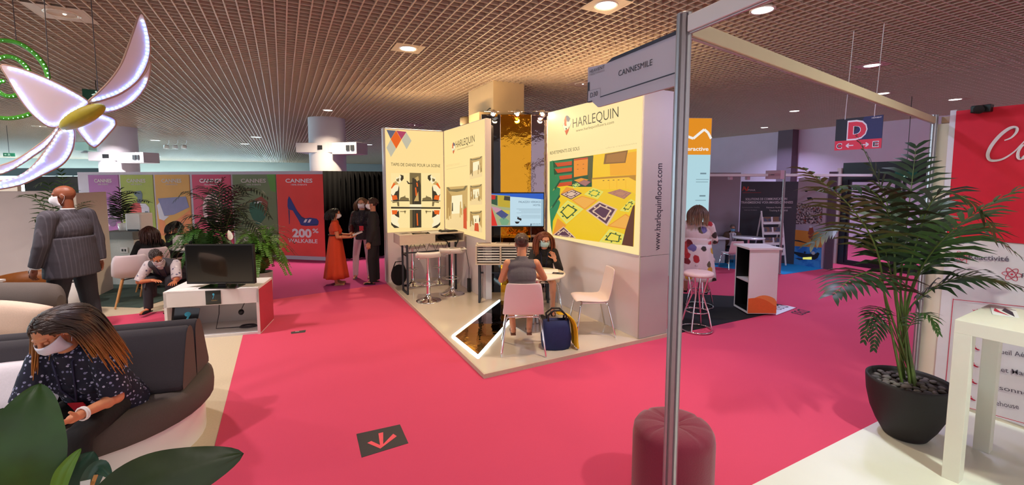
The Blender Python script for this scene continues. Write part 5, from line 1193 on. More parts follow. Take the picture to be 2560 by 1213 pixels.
# second sofa behind
S2 = fl(-10, 900); sf2 = thing('curved_sofa', 'second taupe sofa back farther left behind the island sofa', 'sofa', at(95, 452, 4.55) - _r * 1.0 - V((0, 0, 2)), -YAW); b = MB(); loft(b, [[(x, y, z) for x, y in stadium(.62, .36)] for z in (0, .26)], white_gloss); b.build('plinth', sf2); b = MB(); loft(b, [[(x, y, z) for x, y in stadium(.62, r_)] for r_, z in ((.38, .262), (.41, .30), (.41, .42), (.38, .46), (.2, .47))], taupe_f); b.build('seat_cushion', sf2)
b = MB(); rr = [[(x, .20 + .13 * k_ * cos(a), .66 + .22 * k_ * sin(a)) for a in [2 * pi * i / 20 for i in range(20)]] for x, k_ in ((-1.0, .3), (-.96, .85), (-.85, 1), (.72, 1), (.86, .9), (.92, .35))]; loft(b, [list(reversed(r_)) for r_ in rr], taupe_f); b.build('back_roll', sf2)
cp = at(16, 800, 4.12); t = cushion('cushion', (cp.x + .0, cp.y, .475), (-.35, .2, -YAW + .2), .48, .38, .16, cb_m, 'beige cushion on the second sofa at the far left')
ar = at(75, 730, 6.0); leath = mat('tan_leather', (132, 74, 24), .5, scale=30, var=.12, bump=.2); woodm = mat('pale_wood_leg', (206, 150, 92), .5, scale=20, var=.08)
t = thing('tub_chair', 'tan leather tub chair behind the second sofa', 'chair', (ar.x, ar.y, 0), -YAW + .5); b = MB(); n = 22; vs = []
for k, (r_, z) in enumerate(((.30, .36), (.33, .5), (.34, .70), (.33, .735), (.29, .735), (.28, .6), (.27, .45))):
    for i in range(n + 1):
        a = -pi * .15 + pi * 1.3 * i / n; vs.append((r_ * cos(a), r_ * sin(a), z if z < .6 else z - .05 * abs(i / n - .5)))
b.add(vs, [(k * (n + 1) + i, k * (n + 1) + i + 1, (k + 1) * (n + 1) + i + 1, (k + 1) * (n + 1) + i) for k in range(6) for i in range(n)], leath, True); b.build('back_shell', t); b = MB(); b.lathe([(0, .36), (.30, .36), (.31, .40), (.29, .45), (0, .46)], leath); b.build('seat', t)
for k in range(4):
    a = pi / 4 + k * pi / 2; b = MB(); b.cone((.2 * cos(a), .2 * sin(a), .37), (.27 * cos(a), .27 * sin(a), 0), .02, .014, woodm, n=10); b.build('leg', t)
lt = at(2, 705, 5.6); t = thing('low_table', 'white low table with a dark tablet at the left edge', 'table', (lt.x - .45, lt.y + .1, 0), -YAW); b = MB(); b.b2((-.4, -.3, .68), (.3, .3, .71), white); b.build('tabletop', t)
for x in (-.36, .26):
    for y in (-.26, .26): b = MB(); b.b2((x - .02, y - .02, 0), (x + .02, y + .02, .68), white); b.build('leg', t)
Mt = Matrix.Translation(t.location) @ Matrix.Rotation(-YAW, 4, 'Z'); p = Mt @ V((.25, .0, .7105)); t = thing('tablet', 'dark tablet standing on the low white table at the left edge', 'tablet', p, -YAW); b = MB(); b.box((0, .0, .085), (.24, .012, .17), black_gloss, M=Matrix.Rotation(-.15, 3, 'X')); b.build('body', t); b = MB(); b.b2((-.05, .0, 0), (.05, .08, .01), black); b.build('stand', t)

# ================================================================ white desk with television, left of the aisle
DRZ = -YAW + radians(14); D0 = fl(408, 855); dsk = thing('media_desk', 'white media desk with open shelf holding the black television beside the red carpet', 'desk', (D0.x + .03, D0.y, 0), DRZ)
DL, DD, DH = 1.06, .62, .625; b = MB()
b.b2((0, 0, DH - .02), (DL, DD, DH), white); b.b2((0, 0, DH - .20), (DL, .02, DH - .02), white); b.build('top', dsk, bevel=.002)
for x in (0, DL - .03): b = MB(); b.b2((x, 0, 0), (x + .03, DD, DH - .02), white); b.build('side_panel', dsk)
b = MB(); b.b2((.03, DD - .02, .0), (DL - .03, DD, DH - .02), white); b.build('back_panel', dsk); b = MB(); b.b2((.03, .02, .0), (DL - .03, DD - .02, .03), white); b.build('bottom_shelf', dsk)
b = MB(); b.b2((DL, .02, .02), (DL + .004, DD - .01, DH - .03), mat('desk_side_pink', (188, 60, 78), .5)); b.build('side_reflection', dsk)  # pink reflection on the white side panel, painted as a thin sheet
b = MB(); b.b2((.46, -.006, DH - .19), (.63, 0, DH - .012), black_gloss); lbl = b.build('name_plate', dsk); b = MB(); Fd = Frame((0, -.007, 0), (1, 0, 0)); cyan = mat('logo_cyan', (60, 170, 210), .5)
disc(b, Fd, (.55, DH - .06), .012, .016, .001, cyan, 12); polyline(b, Fd, [(.555, DH - .07), (.545, DH - .10), (.54, DH - .115)], .001, .006, cyan); b.text(Fd, 'Cador', .525, DH - .145, .015, mat('logo_gold', (170, 140, 90), .5), width=.07, w=.001, shear=.3); b.build('logo', lbl)
Md = Matrix.Translation(dsk.location) @ Matrix.Rotation(DRZ, 4, 'Z')
b = MB(); cabm = mat('cable_grey', (60, 56, 62), .5)
t = thing('power_cable', 'dark power cable with plug coiled in the open shelf of the white desk', 'cable', Md @ V((.6, .25, .03)), DRZ)
b.tube([(-.10, .05, .40), (-.11, .04, .2), (-.13, -.02, .02), (.1, .02, .006), (.26, .0, .006)], .006, cabm, 6)
for k in range(3): b.tube([(.24 + (.11 - .012 * k) * cos(a), .02 + (.06 - .006 * k) * sin(a), .008 + .008 * k) for a in [2 * pi * i / 20 for i in range(20)]], .006, cabm, 6, closed=True)
b.build('cord', t); b = MB(); b.tube([(.22, .10, .40), (.18, .08, .30), (.155, .06, .24)], .005, cabm, 6); b.build('hanging_cord', t); b = MB(); b.ell((.15, .055, .20), (.035, .03, .04), black); b.build('plug', t)
tbx = thing('tablet', 'black tablet with a cyan logo leaning in the left side of the white desk', 'tablet', Md @ V((.16, .10, .032)), DRZ + .1); b = MB(); Mr = Matrix.Rotation(-.25, 3, 'X') @ Matrix.Rotation(.12, 3, 'Y'); b.box((0, .0, .17), (.30, .014, .36), black_gloss, M=Mr); b.build('body', tbx)
Ft = Frame(V((0, 0, .17)) + Mr @ V((0, -.008, 0)), Mr @ V((1, 0, 0)), Mr @ V((0, 0, 1))); b = MB(); disc(b, Ft, (.03, .10), .035, .03, .001, cyan, 16); polyline(b, Ft, [(.05, .10), (.03, .03), (-.02, -.02)], .001, .022, cyan); b.text(Ft, 'Cador', -.11, -.07, .06, cyan, width=.2, w=.001, shear=.3); b.build('logo', tbx)
tvp = Md @ V((.18, .20, DH + .0005)); tv2 = thing('television', 'black switched-off television standing on the white desk before the ferns', 'television', tvp, -YAW + .03); b = MB(); b.b2((-.005, 0, .045), (.86, .05, .56), black); b.build('casing', tv2, bevel=.006); b = MB(); b.b2((.015, -.003, .075), (.84, .0, .545), black_gloss); b.build('screen', tv2); b = MB(); b.b2((.2, -.09, 0), (.66, .14, .012), black_gloss); b.b2((.38, .012, .012), (.48, .04, .06), black); b.build('stand', tv2); b = MB(); Fv = Frame((0, -.004, 0), (1, 0, 0)); b.b2((.36, -.002, .052), (.49, -.001, .058), mat('tv_logo', (90, 90, 92), .4)); b.build('badge', tv2)
p = Md @ V((.16, .12, DH + .0005)); t = sheet(p, DRZ + .2, .28, .2, 'white papers under the hand of the man in the floral shirt on the desk', paper_w, .003, 'paper_sheets', None, 'paper', False)

# chairs, counter and tables farther back on the left
sh_w = mat('shell_chair_pale', (226, 206, 210), .45, scale=5, var=.02)
def wood_chair(loc, rz, label):
    t = thing('wooden_leg_chair', label, 'chair', loc, rz, 'white chairs with wooden legs'); prof = [(.24, .44, .38), (.2, .46, .44), (.05, .445, .47), (-.1, .45, .48), (-.19, .50, .48), (-.23, .60, .47), (-.26, .72, .45), (-.27, .80, .40), (-.27, .83, .34)]; b = MB(); vs = []; n = 11
    for k, (y, z, w) in enumerate(prof):
        for j in range(n): s_ = -1 + 2 * j / (n - 1); vs.append((w / 2 * s_, y + (.06 * s_ * s_ if k >= 4 else 0), z + (.05 * s_ ** 4 if 1 <= k < 5 else 0)))
    b.add(vs, [(k * n + j, (k + 1) * n + j, (k + 1) * n + j + 1, k * n + j + 1) for k in range(len(prof) - 1) for j in range(n - 1)], sh_w, True); o = b.build('shell', t); s = o.modifiers.new('t', 'SOLIDIFY'); s.thickness = .012; s.offset = 0
    for sx in (-1, 1):
        for y0, y1 in ((.12, .23), (-.1, -.23)): b = MB(); b.cone((sx * .12, y0, .44), (sx * .22, y1, 0), .018, .012, woodm, n=10); b.build('leg', t)
    b = MB(); b.tube([(-.12, .12, .42), (.12, -.1, .42)], .008, dark_metal, 6); b.tube([(.12, .12, .42), (-.12, -.1, .42)], .008, dark_metal, 6); b.build('brace', t); return t
p = fl(322, 765); wc = wood_chair((p.x + .05, p.y + .1, .006), hd(-10), 'white shell chair with wooden legs right of the cream partition panel')
p = at(366, 452, 7.7); WCH4 = (p.x, p.y, .006); dup(wc, WCH4, hd(-20), 'white chair with wooden legs under the dark-haired woman in black')
p = at(414, 452, 8.5); WCH5 = (p.x, p.y, .006); dup(wc, WCH5, hd(75), 'white chair with wooden legs under the masked person raising a hand')
p = at(482, 452, 8.4); t = thing('meeting_table', 'white table between the two people in black at the back left', 'table', (p.x, p.y, .006), -YAW); b = MB(); b.lathe([(0, .70), (.42, .70), (.43, .715), (.42, .73), (0, .73)], white); b.build('tabletop', t); b = MB(); b.cone((0, 0, .02), (0, 0, .70), .035, .035, white); b.build('column', t); b = MB(); b.lathe([(0, 0), (.26, 0), (.26, .015), (0, .03)], white); b.build('base', t); TBL5 = p
t = thing('tablet', 'white tablet in a stand on the back left table before the ferns', 'tablet', (p.x - _r.x * .28 - .05, p.y - _r.y * .28 - .06, .7365), -YAW + .5); b = MB(); b.box((0, 0, .11), (.17, .012, .22), white, M=Matrix.Rotation(-.3, 3, 'X')); b.build('body', t); b = MB(); b.b2((-.06, -.02, 0), (.06, .1, .012), white); b.build('stand', t)
p = fl(306, 712); ctr = thing('service_counter', 'pale counter with grey top and a wall socket behind the cream panel', 'counter', (p.x, p.y, .006), -YAW); b = MB(); b.b2((-.3, 0, 0), (.28, .5, .88), mat('counter_pale', (198, 200, 196), .6)); b.build('body', ctr); b = MB(); b.b2((-.34, -.04, .88), (.30, .54, 1.02), mat('counter_grey_top', (110, 112, 112), .6)); b.build('top', ctr); b = MB(); b.b2((.02, -.01, .62), (.16, 0, .72), white); b.b2((.045, -.014, .645), (.075, -.01, .69), black); b.b2((.10, -.014, .645), (.13, -.01, .69), black); b.build('socket', ctr)
Mc = Matrix.Translation(ctr.location) @ Matrix.Rotation(-YAW, 4, 'Z'); t = thing('coffee_machine', 'white box-shaped machine on the service counter below the bottle poster', 'machine', Mc @ V((.16, .3, 1.0205)), -YAW); b = MB(); b.b2((-.15, -.15, 0), (.15, .15, .34), white); b.build('housing', t, bevel=.02); b = MB(); b.b2((-.1, -.17, .0), (.1, -.15, .03), dark_metal); b.build('tray', t)

# ================================================================ hanging LED sculpture
SD = 2.95; c0 = at(205, 290, SD); nrm = (_C - c0).normalized()
c3 = cw(0, 0, 640 / 1553.0); board_w = mat('sculpture_white', (236, 214, 214), .6, scale=4, var=.02); rim = mat('sculpture_edge', (178, 140, 120), .6); ledb = glow('blue_led', (0.10, 0.26, 1.0), 120.0); ledw = glow('pale_led', (0.40, 0.72, 1.0), 40.0)
sc = thing('led_sculpture', 'hanging white winged sculpture with blue LED edges and an olive body', 'sculpture', c0)
def wing(pts, dd, tilt, name, led_from, led_to, lab=None):
    ctr_ = at(*c3(pts[0])[0], SD + dd); n_ = (nrm + _r * tilt[0] + V((0, 0, tilt[1]))).normalized(); x = V((0, 0, 1)).cross(n_).normalized(); F = Frame(ctr_, x, n_.cross(x)); uv = [V(F.uv(*p)) for p in c3(*pts)]
    sm = []; n = len(uv)
    for i in range(n):
        p0, p1, p2, p3 = uv[i - 1], uv[i], uv[(i + 1) % n], uv[(i + 2) % n]
        for k in range(4):
            t_ = k / 4; q = .5 * ((2 * p1) + (p2 - p0) * t_ + (2 * p0 - 5 * p1 + 4 * p2 - p3) * t_ ** 2 + (3 * p1 - p0 - 3 * p2 + p3) * t_ ** 3); sm.append(q)
    b = MB(); b.prism(F, [tuple(q) for q in sm], -.03, 0, board_w); o = on(b.build(name), sc)
    b = MB(); m_ = len(sm); b.tube([F.p(q.x, q.y, -.008) for q in sm], .0085, rim, 6, closed=True); r_ = b.build('edge_rim', o)
    ce = sum(sm, V((0, 0))) / m_; b = MB(); i0, i1 = led_from * 4, led_to * 4; acc = 0; last = sm[i0 % m_]
    for i in range(i0, i1 + 1):
        q = sm[i % m_]
        while (q - last).length >= .027:
            last = last + (q - last).normalized() * .027; d = (ce - last).normalized(); pp = last + d * .018; b.ell(F.p(pp.x, pp.y, .003), (.0038, .0038, .0038), ledb if (acc % 3) else ledw, nu=6, nv=4); acc += 1
    if b.f: b.build('led_strip', o)
wing([(855, 85), (885, 150), (907, 260), (903, 340), (878, 420), (830, 490), (760, 545), (680, 585), (540, 622), (600, 565), (680, 480), (740, 390), (780, 290), (815, 190)], 0, (.2, -.1), 'wing', 0, 8)
wing([(560, 632), (640, 610), (740, 570), (830, 505), (890, 435), (912, 375), (905, 450), (880, 525), (820, 605), (740, 652), (660, 676), (590, 672)], .05, (.1, -.1), 'wing', 6, 11)
wing([(8, 400), (60, 402), (150, 427), (300, 485), (420, 545), (528, 612), (515, 645), (420, 705), (375, 760), (310, 770), (250, 738), (170, 662), (100, 562), (50, 475)], -.03, (-.1, -.05), 'wing', 0, 13)
wing([(468, 772), (520, 722), (585, 690), (680, 716), (700, 742), (688, 775), (590, 882), (560, 886), (525, 855)], .04, (0, .1), 'wing', 0, 9)
wing([(358, 768), (300, 832), (180, 922), (80, 982), (-40, 1025), (-40, 1062), (60, 1032), (200, 945), (285, 878), (335, 808)], .03, (0, 0), 'wing', 5, 10)
wing([(372, 786), (442, 783), (447, 850), (425, 930), (370, 1000), (250, 1062), (120, 1120), (-30, 1146), (-30, 1112), (100, 1080), (185, 1028), (255, 948), (325, 858)], -.04, (.1, .1), 'wing', 0, 13)
b = MB(); a_, d_ = at(*c3((365, 778))[0], SD - .06), at(*c3((634, 640))[0], SD - .06); ax_ = (d_ - a_).normalized(); cn = (a_ + d_) / 2; y_ = nrm.cross(ax_).normalized(); R = Matrix((ax_, y_, ax_.cross(y_))).transposed(); b.ell(cn, ((d_ - a_).length / 2, .052, .05), mat('sculpture_olive', (168, 150, 20), .6, scale=30, var=.08), R, nu=24, nv=14); on(b.build('body'), sc)
for px_ in ((300, 250), (600, 620)):
    p = at(*c3(px_)[0], SD); b = MB(); b.tube([p if px_[0] == 600 else at(*c3((300, 486))[0], SD - .03), V((p.x, p.y, CEIL + .01))], .0025, mat('steel_wire', (90, 86, 90), .4, .8), 6); on(b.build('hanging_wire'), sc)
grn_t = mat('spiral_green', (64, 150, 20), .6, scale=20, var=.1); ledg = glow('green_led', (0.25, 1.0, 0.40), 14.0); SP_ = 3.15
gs = thing('green_spiral', 'hanging green spiral tube with green LED dots behind the winged sculpture', 'sculpture', at(20, 200, SP_)); g0 = gs.location.copy()
for pts in ([(-160, 330), (-90, 265), (0, 246), (100, 258), (180, 302), (245, 365), (282, 430), (292, 500), (275, 590), (235, 655), (180, 692), (110, 712), (40, 718), (-40, 706), (-120, 660)], [(-60, 420), (-20, 365), (40, 343), (100, 357), (150, 395), (175, 440), (172, 500), (130, 560), (70, 585), (20, 575), (-20, 540), (-10, 500), (25, 490)]):
    q = [at(*c3(p)[0], SP_) for p in pts]; out = []
    for i in range(len(q) - 1):
        p0, p1, p2, p3 = q[max(0, i - 1)], q[i], q[i + 1], q[min(len(q) - 1, i + 2)]
        for k in range(5): t_ = k / 5; out.append(.5 * ((2 * p1) + (p2 - p0) * t_ + (2 * p0 - 5 * p1 + 4 * p2 - p3) * t_ ** 2 + (3 * p1 - p0 - 3 * p2 + p3) * t_ ** 3))
    b = MB(); b.tube(out, .0155, grn_t, 8); o = on(b.build('tube'), gs); b = MB(); tow = (_C - out[0]).normalized()
    for i in range(1, len(out), 2): b.ell(out[i] + tow * .016, (.005, .005, .005), ledg, nu=6, nv=4)
    b.build('led_strip', o)
p = at(*c3((100, 258))[0], SP_); b = MB(); b.tube([p, V((p.x, p.y, CEIL + .01))], .0025, mat('steel_wire', (90, 86, 90), .4, .8), 6); on(b.build('hanging_wire'), gs)
# ================================================================ people
LAB = bpy.data.scenes.new('workbench')   # scratch scene, removed again once every body is fused
def remesh(mb, name, m, parent, vox=.007, it=4, extra=None, disp=0.0, label=None):
    """fuse overlapping volumes into one continuous smooth surface"""
    o = mb.build('tmp_volume'); COL.objects.unlink(o); LAB.collection.objects.link(o); r_ = o.modifiers.new('r', 'REMESH'); r_.mode = 'VOXEL'; r_.voxel_size = vox; r_.use_smooth_shade = True
    if it: s = o.modifiers.new('s', 'SMOOTH'); s.factor = .5; s.iterations = it
    with bpy.context.temp_override(scene=LAB, view_layer=LAB.view_layers[0]): dg = bpy.context.evaluated_depsgraph_get()
    me = bpy.data.meshes.new_from_object(o.evaluated_get(dg)); old = o.data
    bpy.data.objects.remove(o); bpy.data.meshes.remove(old); me.name = name
    if disp:
        nv = len(me.vertices); co = [0.0] * (nv * 3); no = [0.0] * (nv * 3); me.vertices.foreach_get('co', co); me.vertices.foreach_get('normal', no)
        for i in range(0, nv * 3, 3):
            c = V(co[i:i + 3]); n = (noise.noise(c * 9.0) * .6 + noise.noise(c * 22.0) * .4) * disp; co[i] += no[i] * n; co[i + 1] += no[i + 1] * n; co[i + 2] += no[i + 2] * n
        me.vertices.foreach_set('co', co); me.update()
    if extra is not None:             # finer pieces rooted inside the same surface (hands)
        bm = bmesh.new(); bm.from_mesh(me); bm.from_mesh(extra); bm.to_mesh(me); bm.free(); bpy.data.meshes.remove(extra)
    me.materials.clear(); me.materials.append(m)
    me.polygons.foreach_set('material_index', [0] * len(me.polygons)); me.polygons.foreach_set('use_smooth', [True] * len(me.polygons))
    ob = bpy.data.objects.new(name, me); COL.objects.link(ob); ob.parent = parent
    if label: ob['label'] = label
    return ob
DM = mat('tmp_volume_mat', (128, 128, 128))
def cap(b, p0, p1, r0, r1, n=14):
    b.cone(p0, p1, r0, r1, DM, n); b.ell(p0, (r0,) * 3, DM, nu=n, nv=8); b.ell(p1, (r1,) * 3, DM, nu=n, nv=8)
def hand_blob(b, w, d, n, side, curl, k, spread=.10):
    """palm, four bent fingers of unequal length, thumb from the side of the palm; n is the palm's facing"""
    d = d.normalized(); n = (n - d * n.dot(d)).normalized(); t = d.cross(n) * side    # t: thumb side
    R = Matrix((t, d, n)).transposed()
    b.ell(w + d * .050 * k, (.041 * k, .056 * k, .0155 * k), DM, R, 14, 10); cap(b, w - d * .02 * k, w + d * .03 * k, .024 * k, .026 * k)
    for i, (L, r_) in enumerate(((.072, .0092), (.080, .0094), (.074, .0090), (.058, .0080))):
        off = .030 - .020 * i; p = w + d * (.088 - .006 * abs(i - 1.2)) * k + t * off * k; a = 0.0; dd = (d + t * off / .03 * spread).normalized()
        cap(b, p - dd * .02 * k, p, r_ * k, r_ * k, 10)
        for s_, f in enumerate((.45, .32, .23)):
            a += curl * (.5 if s_ == 0 else .9); q = dd * cos(a) + n * sin(a); e = p + q * L * f * k; cap(b, p, e, r_ * k * (1 - .08 * s_), r_ * k * (.94 - .1 * s_), 10); p = e
    p = w + d * .025 * k + t * .026 * k; q = (d * .62 + t * .70 + n * .35).normalized(); e = p + q * .045 * k; cap(b, p, e, .0125 * k, .0105 * k, 10); q = (d * .85 + t * .35 + n * (.3 + curl * .4)).normalized(); cap(b, e, e + q * .036 * k, .0105 * k, .0082 * k, 10)
eye_w = mat('eye_white', (232, 228, 222), .2, var=0); iris_m = mat('eye_iris', (50, 34, 24), .15, var=0)
lip_m = None
class Person: pass
def person(label, loc, heading, H=1.65, hip=None, lean=0, side=0, twist=0, arms=None, legs=None, head=(0, 0, 0), w=1.0, fem=False, skin=(206, 150, 120), vox=.007, hands=True, group=None, neck=.5, shoulders=1.0, lids=False):
    P = Person(); k = H / 1.7; P.k = k; P.w = w; P.fem = fem
    P.root = thing('person', label, 'person', loc, hd(heading), group); P.skin = mat('skin_%d_%d_%d' % skin, skin, .5, scale=30, var=.05)
    hip = .93 * k if hip is None else hip
    T = Matrix.Rotation(radians(twist), 3, 'Z') @ Matrix.Rotation(radians(-lean), 3, 'X') @ Matrix.Rotation(radians(side), 3, 'Y'); P.T = T
    R_, F_, U = T @ V((1, 0, 0)), T @ V((0, 1, 0)), T @ V((0, 0, 1)); P.pel = V((0, 0, hip)); P.U = U; P.F = F_; P.R = R_
    P.nb = P.pel + U * .50 * k; nd = (U * (1 - neck) + V((0, 0, 1)) * neck).normalized()
    Rh = Matrix.Rotation(radians(head[0]), 3, 'Z') @ Matrix.Rotation(radians(-head[1]), 3, 'X') @ Matrix.Rotation(radians(head[2]), 3, 'Y'); P.Rh = Rh
    P.hc = P.nb + nd * .115 * k + Rh @ V((0, .018 * k, .055 * k))
    sw = .172 * k * shoulders * (.92 if fem else 1.0) * (1 + (w - 1) * .5); P.sh = {}; P.el = {}; P.wr = {}; P.hip = {}; P.kn = {}; P.an = {}
    arms = arms or {}; legs = legs or {}
    dA = ((.10, .0, -1), (.05, .12, -1), (0, .1, -1), None, .35); b = MB(); hb = MB()
    N = lambda v: V(v).normalized()
    for s_ in (1, -1):                # +1 right, -1 left
        u, f, hdv, pn, cu = arms.get(s_, dA)
        if s_ not in arms: u = (u[0] * s_, u[1], u[2]); f = (f[0] * s_, f[1], f[2]); pn = (-s_, 0, 0)
        S_ = P.pel + U * .44 * k + R_ * sw * s_; E = S_ + N(u) * .285 * k; W = E + N(f) * .245 * k; P.sh[s_], P.el[s_], P.wr[s_] = S_, E, W
        cap(b, S_, E, .048 * k * (w * .5 + .5), .037 * k * (w * .5 + .5)); cap(b, E, W, .037 * k, .0255 * k); b.ell(E + (W - E) * .25, (.041 * k,) * 3, DM, nu=12, nv=8)
        hand_blob(hb, W, N(hdv), V(pn if pn else (-s_, 0, 0)), s_, cu, k); P.hand = hdv
        t_, h_ = legs.get(s_, ((0, .02, -1), (0, -.03, -1))); Hp = P.pel + R_ * .088 * k * s_ * (w * .5 + .5) - V((0, 0, .02 * k)); K = Hp + N(t_) * .425 * k; A = K + N(h_) * .41 * k; P.hip[s_], P.kn[s_], P.an[s_] = Hp, K, A
        cap(b, Hp, K, .075 * k * (w * .4 + .6), .053 * k); cap(b, K, A, .053 * k, .034 * k); b.ell(K + (A - K) * .28 - N(h_).cross(R_) * 0, (.056 * k,) * 3, DM, nu=12, nv=8); P.foot = None
        fd = V((N(t_).x * .3, 1, 0)); fd = fd.normalized() if abs(N(h_).z) > .5 else N(V((0, N(h_).z * -1 + .2, -.6)))
        cap(b, A, A + V((0, 0, -.04 * k)) + fd * .05 * k, .034 * k, .03 * k); cap(b, A + V((0, 0, -.045 * k)), A + V((0, 0, -.055 * k)) + fd * .16 * k, .032 * k, .022 * k)
    def TB_(c, r): b.ell(P.pel + T @ (V(c) * k), [x * k for x in r], DM, T, 18, 12)
    TB_((0, 0, .0), (.150 * w, .10 * w, .11)); TB_((0, .01 * w, .14), (.125 * w, .088 * w, .12)); TB_((0, 0, .30), (.145 * w, .098 * w, .15)); TB_((0, -.01, .41), (.150 * (w * .5 + .5), .075, .07))
    if fem:
        for s_ in (1, -1): TB_((.065 * s_, .075, .28), (.058, .05, .055))
    cap(b, P.sh[1], P.sh[-1], .046 * k, .046 * k); cap(b, P.nb - U * .05 * k, P.hc - Rh @ V((0, .02 * k, .05 * k)), .058 * k, .050 * k)
    def HB(c, r, nu=16): b.ell(P.hc + Rh @ (V(c) * k), [x * k for x in r], DM, Rh, nu, 10)
    HB((0, -.010, .022), (.073, .094, .084)); HB((0, .026, -.040), (.055, .058, .064)); HB((0, .058, -.088), (.024, .020, .018)); HB((0, .073, .020), (.052, .016, .014)); HB((0, .088, -.062), (.021, .012, .011))
    for s_ in (1, -1): HB((.036 * s_, .060, -.028), (.025, .024, .024)); HB((.0745 * s_, -.008, -.012), (.010, .020, .031)); HB((.03 * s_, .045, -.075), (.025, .03, .02))
    b.cone(P.hc + Rh @ (V((0, .086, .010)) * k), P.hc + Rh @ (V((0, .108, -.034)) * k), .009 * k, .016 * k, DM, 10); HB((0, .103, -.034), (.014, .013, .011))
    ex = None
    if hands:
        o = remesh(hb, 'tmp_hand', DM, None, .0035 if vox < .0065 else .0045, 2); ex = o.data.copy(); od = o.data; bpy.data.objects.remove(o); bpy.data.meshes.remove(od)
    P.body = remesh(b, 'body', P.skin, P.root, vox, 3, ex)
    for s_ in (1, -1):
        e = MB(); c = P.hc + Rh @ (V((.032 * s_, .079, -.001)) * k); e.ell(c, (.013 * k, .011 * k, .0105 * k), P.skin if lids else eye_w, Rh, 12, 8); e.ell(c + Rh @ V((0, .0075 * k, -.004 * k if lids else 0)), (.0058 * k if not lids else .012 * k, .0045 * k, .0058 * k if not lids else .0015 * k), iris_m, Rh, 10, 6); e.build('eye', P.root)
    return P
def hp(P, x, y, z): return P.hc + P.Rh @ (V((x, y, z)) * P.k)
def mask(P, col=(232, 232, 238), name='face_mask'):
    m = mat('mask_%d_%d_%d' % col, col, .7, scale=60, var=.02); b = MB(); vs = []; nu, nv = 13, 9
    for j in range(nv):
        v = j / (nv - 1); z = -.010 - .094 * v; pr = .112 + .012 * sin(pi * min(1, v * 1.25)) - .034 * max(0, v - .6) / .4 + (.0025 if j % 2 else 0)
        for i in range(nu):
            a = radians(-80 + 160 * i / (nu - 1)); x = (.0745 - .010 * v) * sin(a); y = -.002 + pr * (max(0, cos(a)) ** .75); vs.append(hp(P, x, y, z + .014 * (1 - cos(a)) * (.6 - v)))
    b.add(vs, [(j * nu + i, (j + 1) * nu + i, (j + 1) * nu + i + 1, j * nu + i + 1) for j in range(nv - 1) for i in range(nu - 1)], m, True); o = b.build(name, P.root); s = o.modifiers.new('t', 'SOLIDIFY'); s.thickness = .0015; s.offset = 1
    b = MB()
    for s_ in (1, -1): b.tube([hp(P, .070 * s_, .012, -.016), hp(P, .081 * s_, -.012, .014), hp(P, .082 * s_, -.030, -.006), hp(P, .074 * s_, -.018, -.045), hp(P, .062 * s_, .010, -.086)], .0016, m, 5)
    b.build('ear_loop', o)
def glasses(P, col=(40, 30, 30)):
    m = mat('glasses_%d' % col[0], col, .3); b = MB()
    for s_ in (1, -1):
        b.tube([hp(P, .034 * s_ + .025 * cos(a), .108 - .25 * abs(.034 + .025 * cos(a) * s_) ** 1.5, .002 + .019 * sin(a)) for a in [2 * pi * i / 16 for i in range(16)]], .0022, m, 5, closed=True); b.tube([hp(P, .058 * s_, .098, .006), hp(P, .079 * s_, .03, .008), hp(P, .080 * s_, -.02, .0)], .0018, m, 5)
    b.tube([hp(P, -.010, .106, .004), hp(P, .010, .106, .004)], .002, m, 5); b.build('glasses', P.root)
def hair_mat(name, c1, c2=None, z0=0, z1=1, bump=.15):
    m = mat(name, c1, .45, scale=50, var=.25, bump=bump)
    if c2 and not m.get('grad'):
        m['grad'] = 1; nt = m.node_tree; bs = nt.nodes['Principled BSDF']; tc = nt.nodes.new('ShaderNodeTexCoord'); sp = nt.nodes.new('ShaderNodeSeparateXYZ'); mr = nt.nodes.new('ShaderNodeMapRange'); mr.inputs['From Min'].default_value = z1; mr.inputs['From Max'].default_value = z0
        nz = nt.nodes.new('ShaderNodeTexNoise'); nz.inputs['Scale'].default_value = 14; ad = nt.nodes.new('ShaderNodeMath'); ad.operation = 'MULTIPLY_ADD'; ad.inputs[1].default_value = .5; mx = nt.nodes.new('ShaderNodeMix'); mx.data_type = 'RGBA'; mx.inputs['A'].default_value = S(*c1); mx.inputs['B'].default_value = S(*c2)
        nt.links.new(tc.outputs['Object'], sp.inputs[0]); nt.links.new(tc.outputs['Object'], nz.inputs['Vector']); nt.links.new(sp.outputs['Z'], mr.inputs['Value']); nt.links.new(nz.outputs['Fac'], ad.inputs[0]); sb = nt.nodes.new('ShaderNodeMath'); sb.operation = 'SUBTRACT'; sb.inputs[1].default_value = .25; nt.links.new(mr.outputs['Result'], sb.inputs[0]); nt.links.new(sb.outputs[0], ad.inputs[2]); nt.links.new(ad.outputs[0], mx.inputs['Factor']); nt.links.new(mx.outputs['Result'], bs.inputs['Base Color'])
    return m
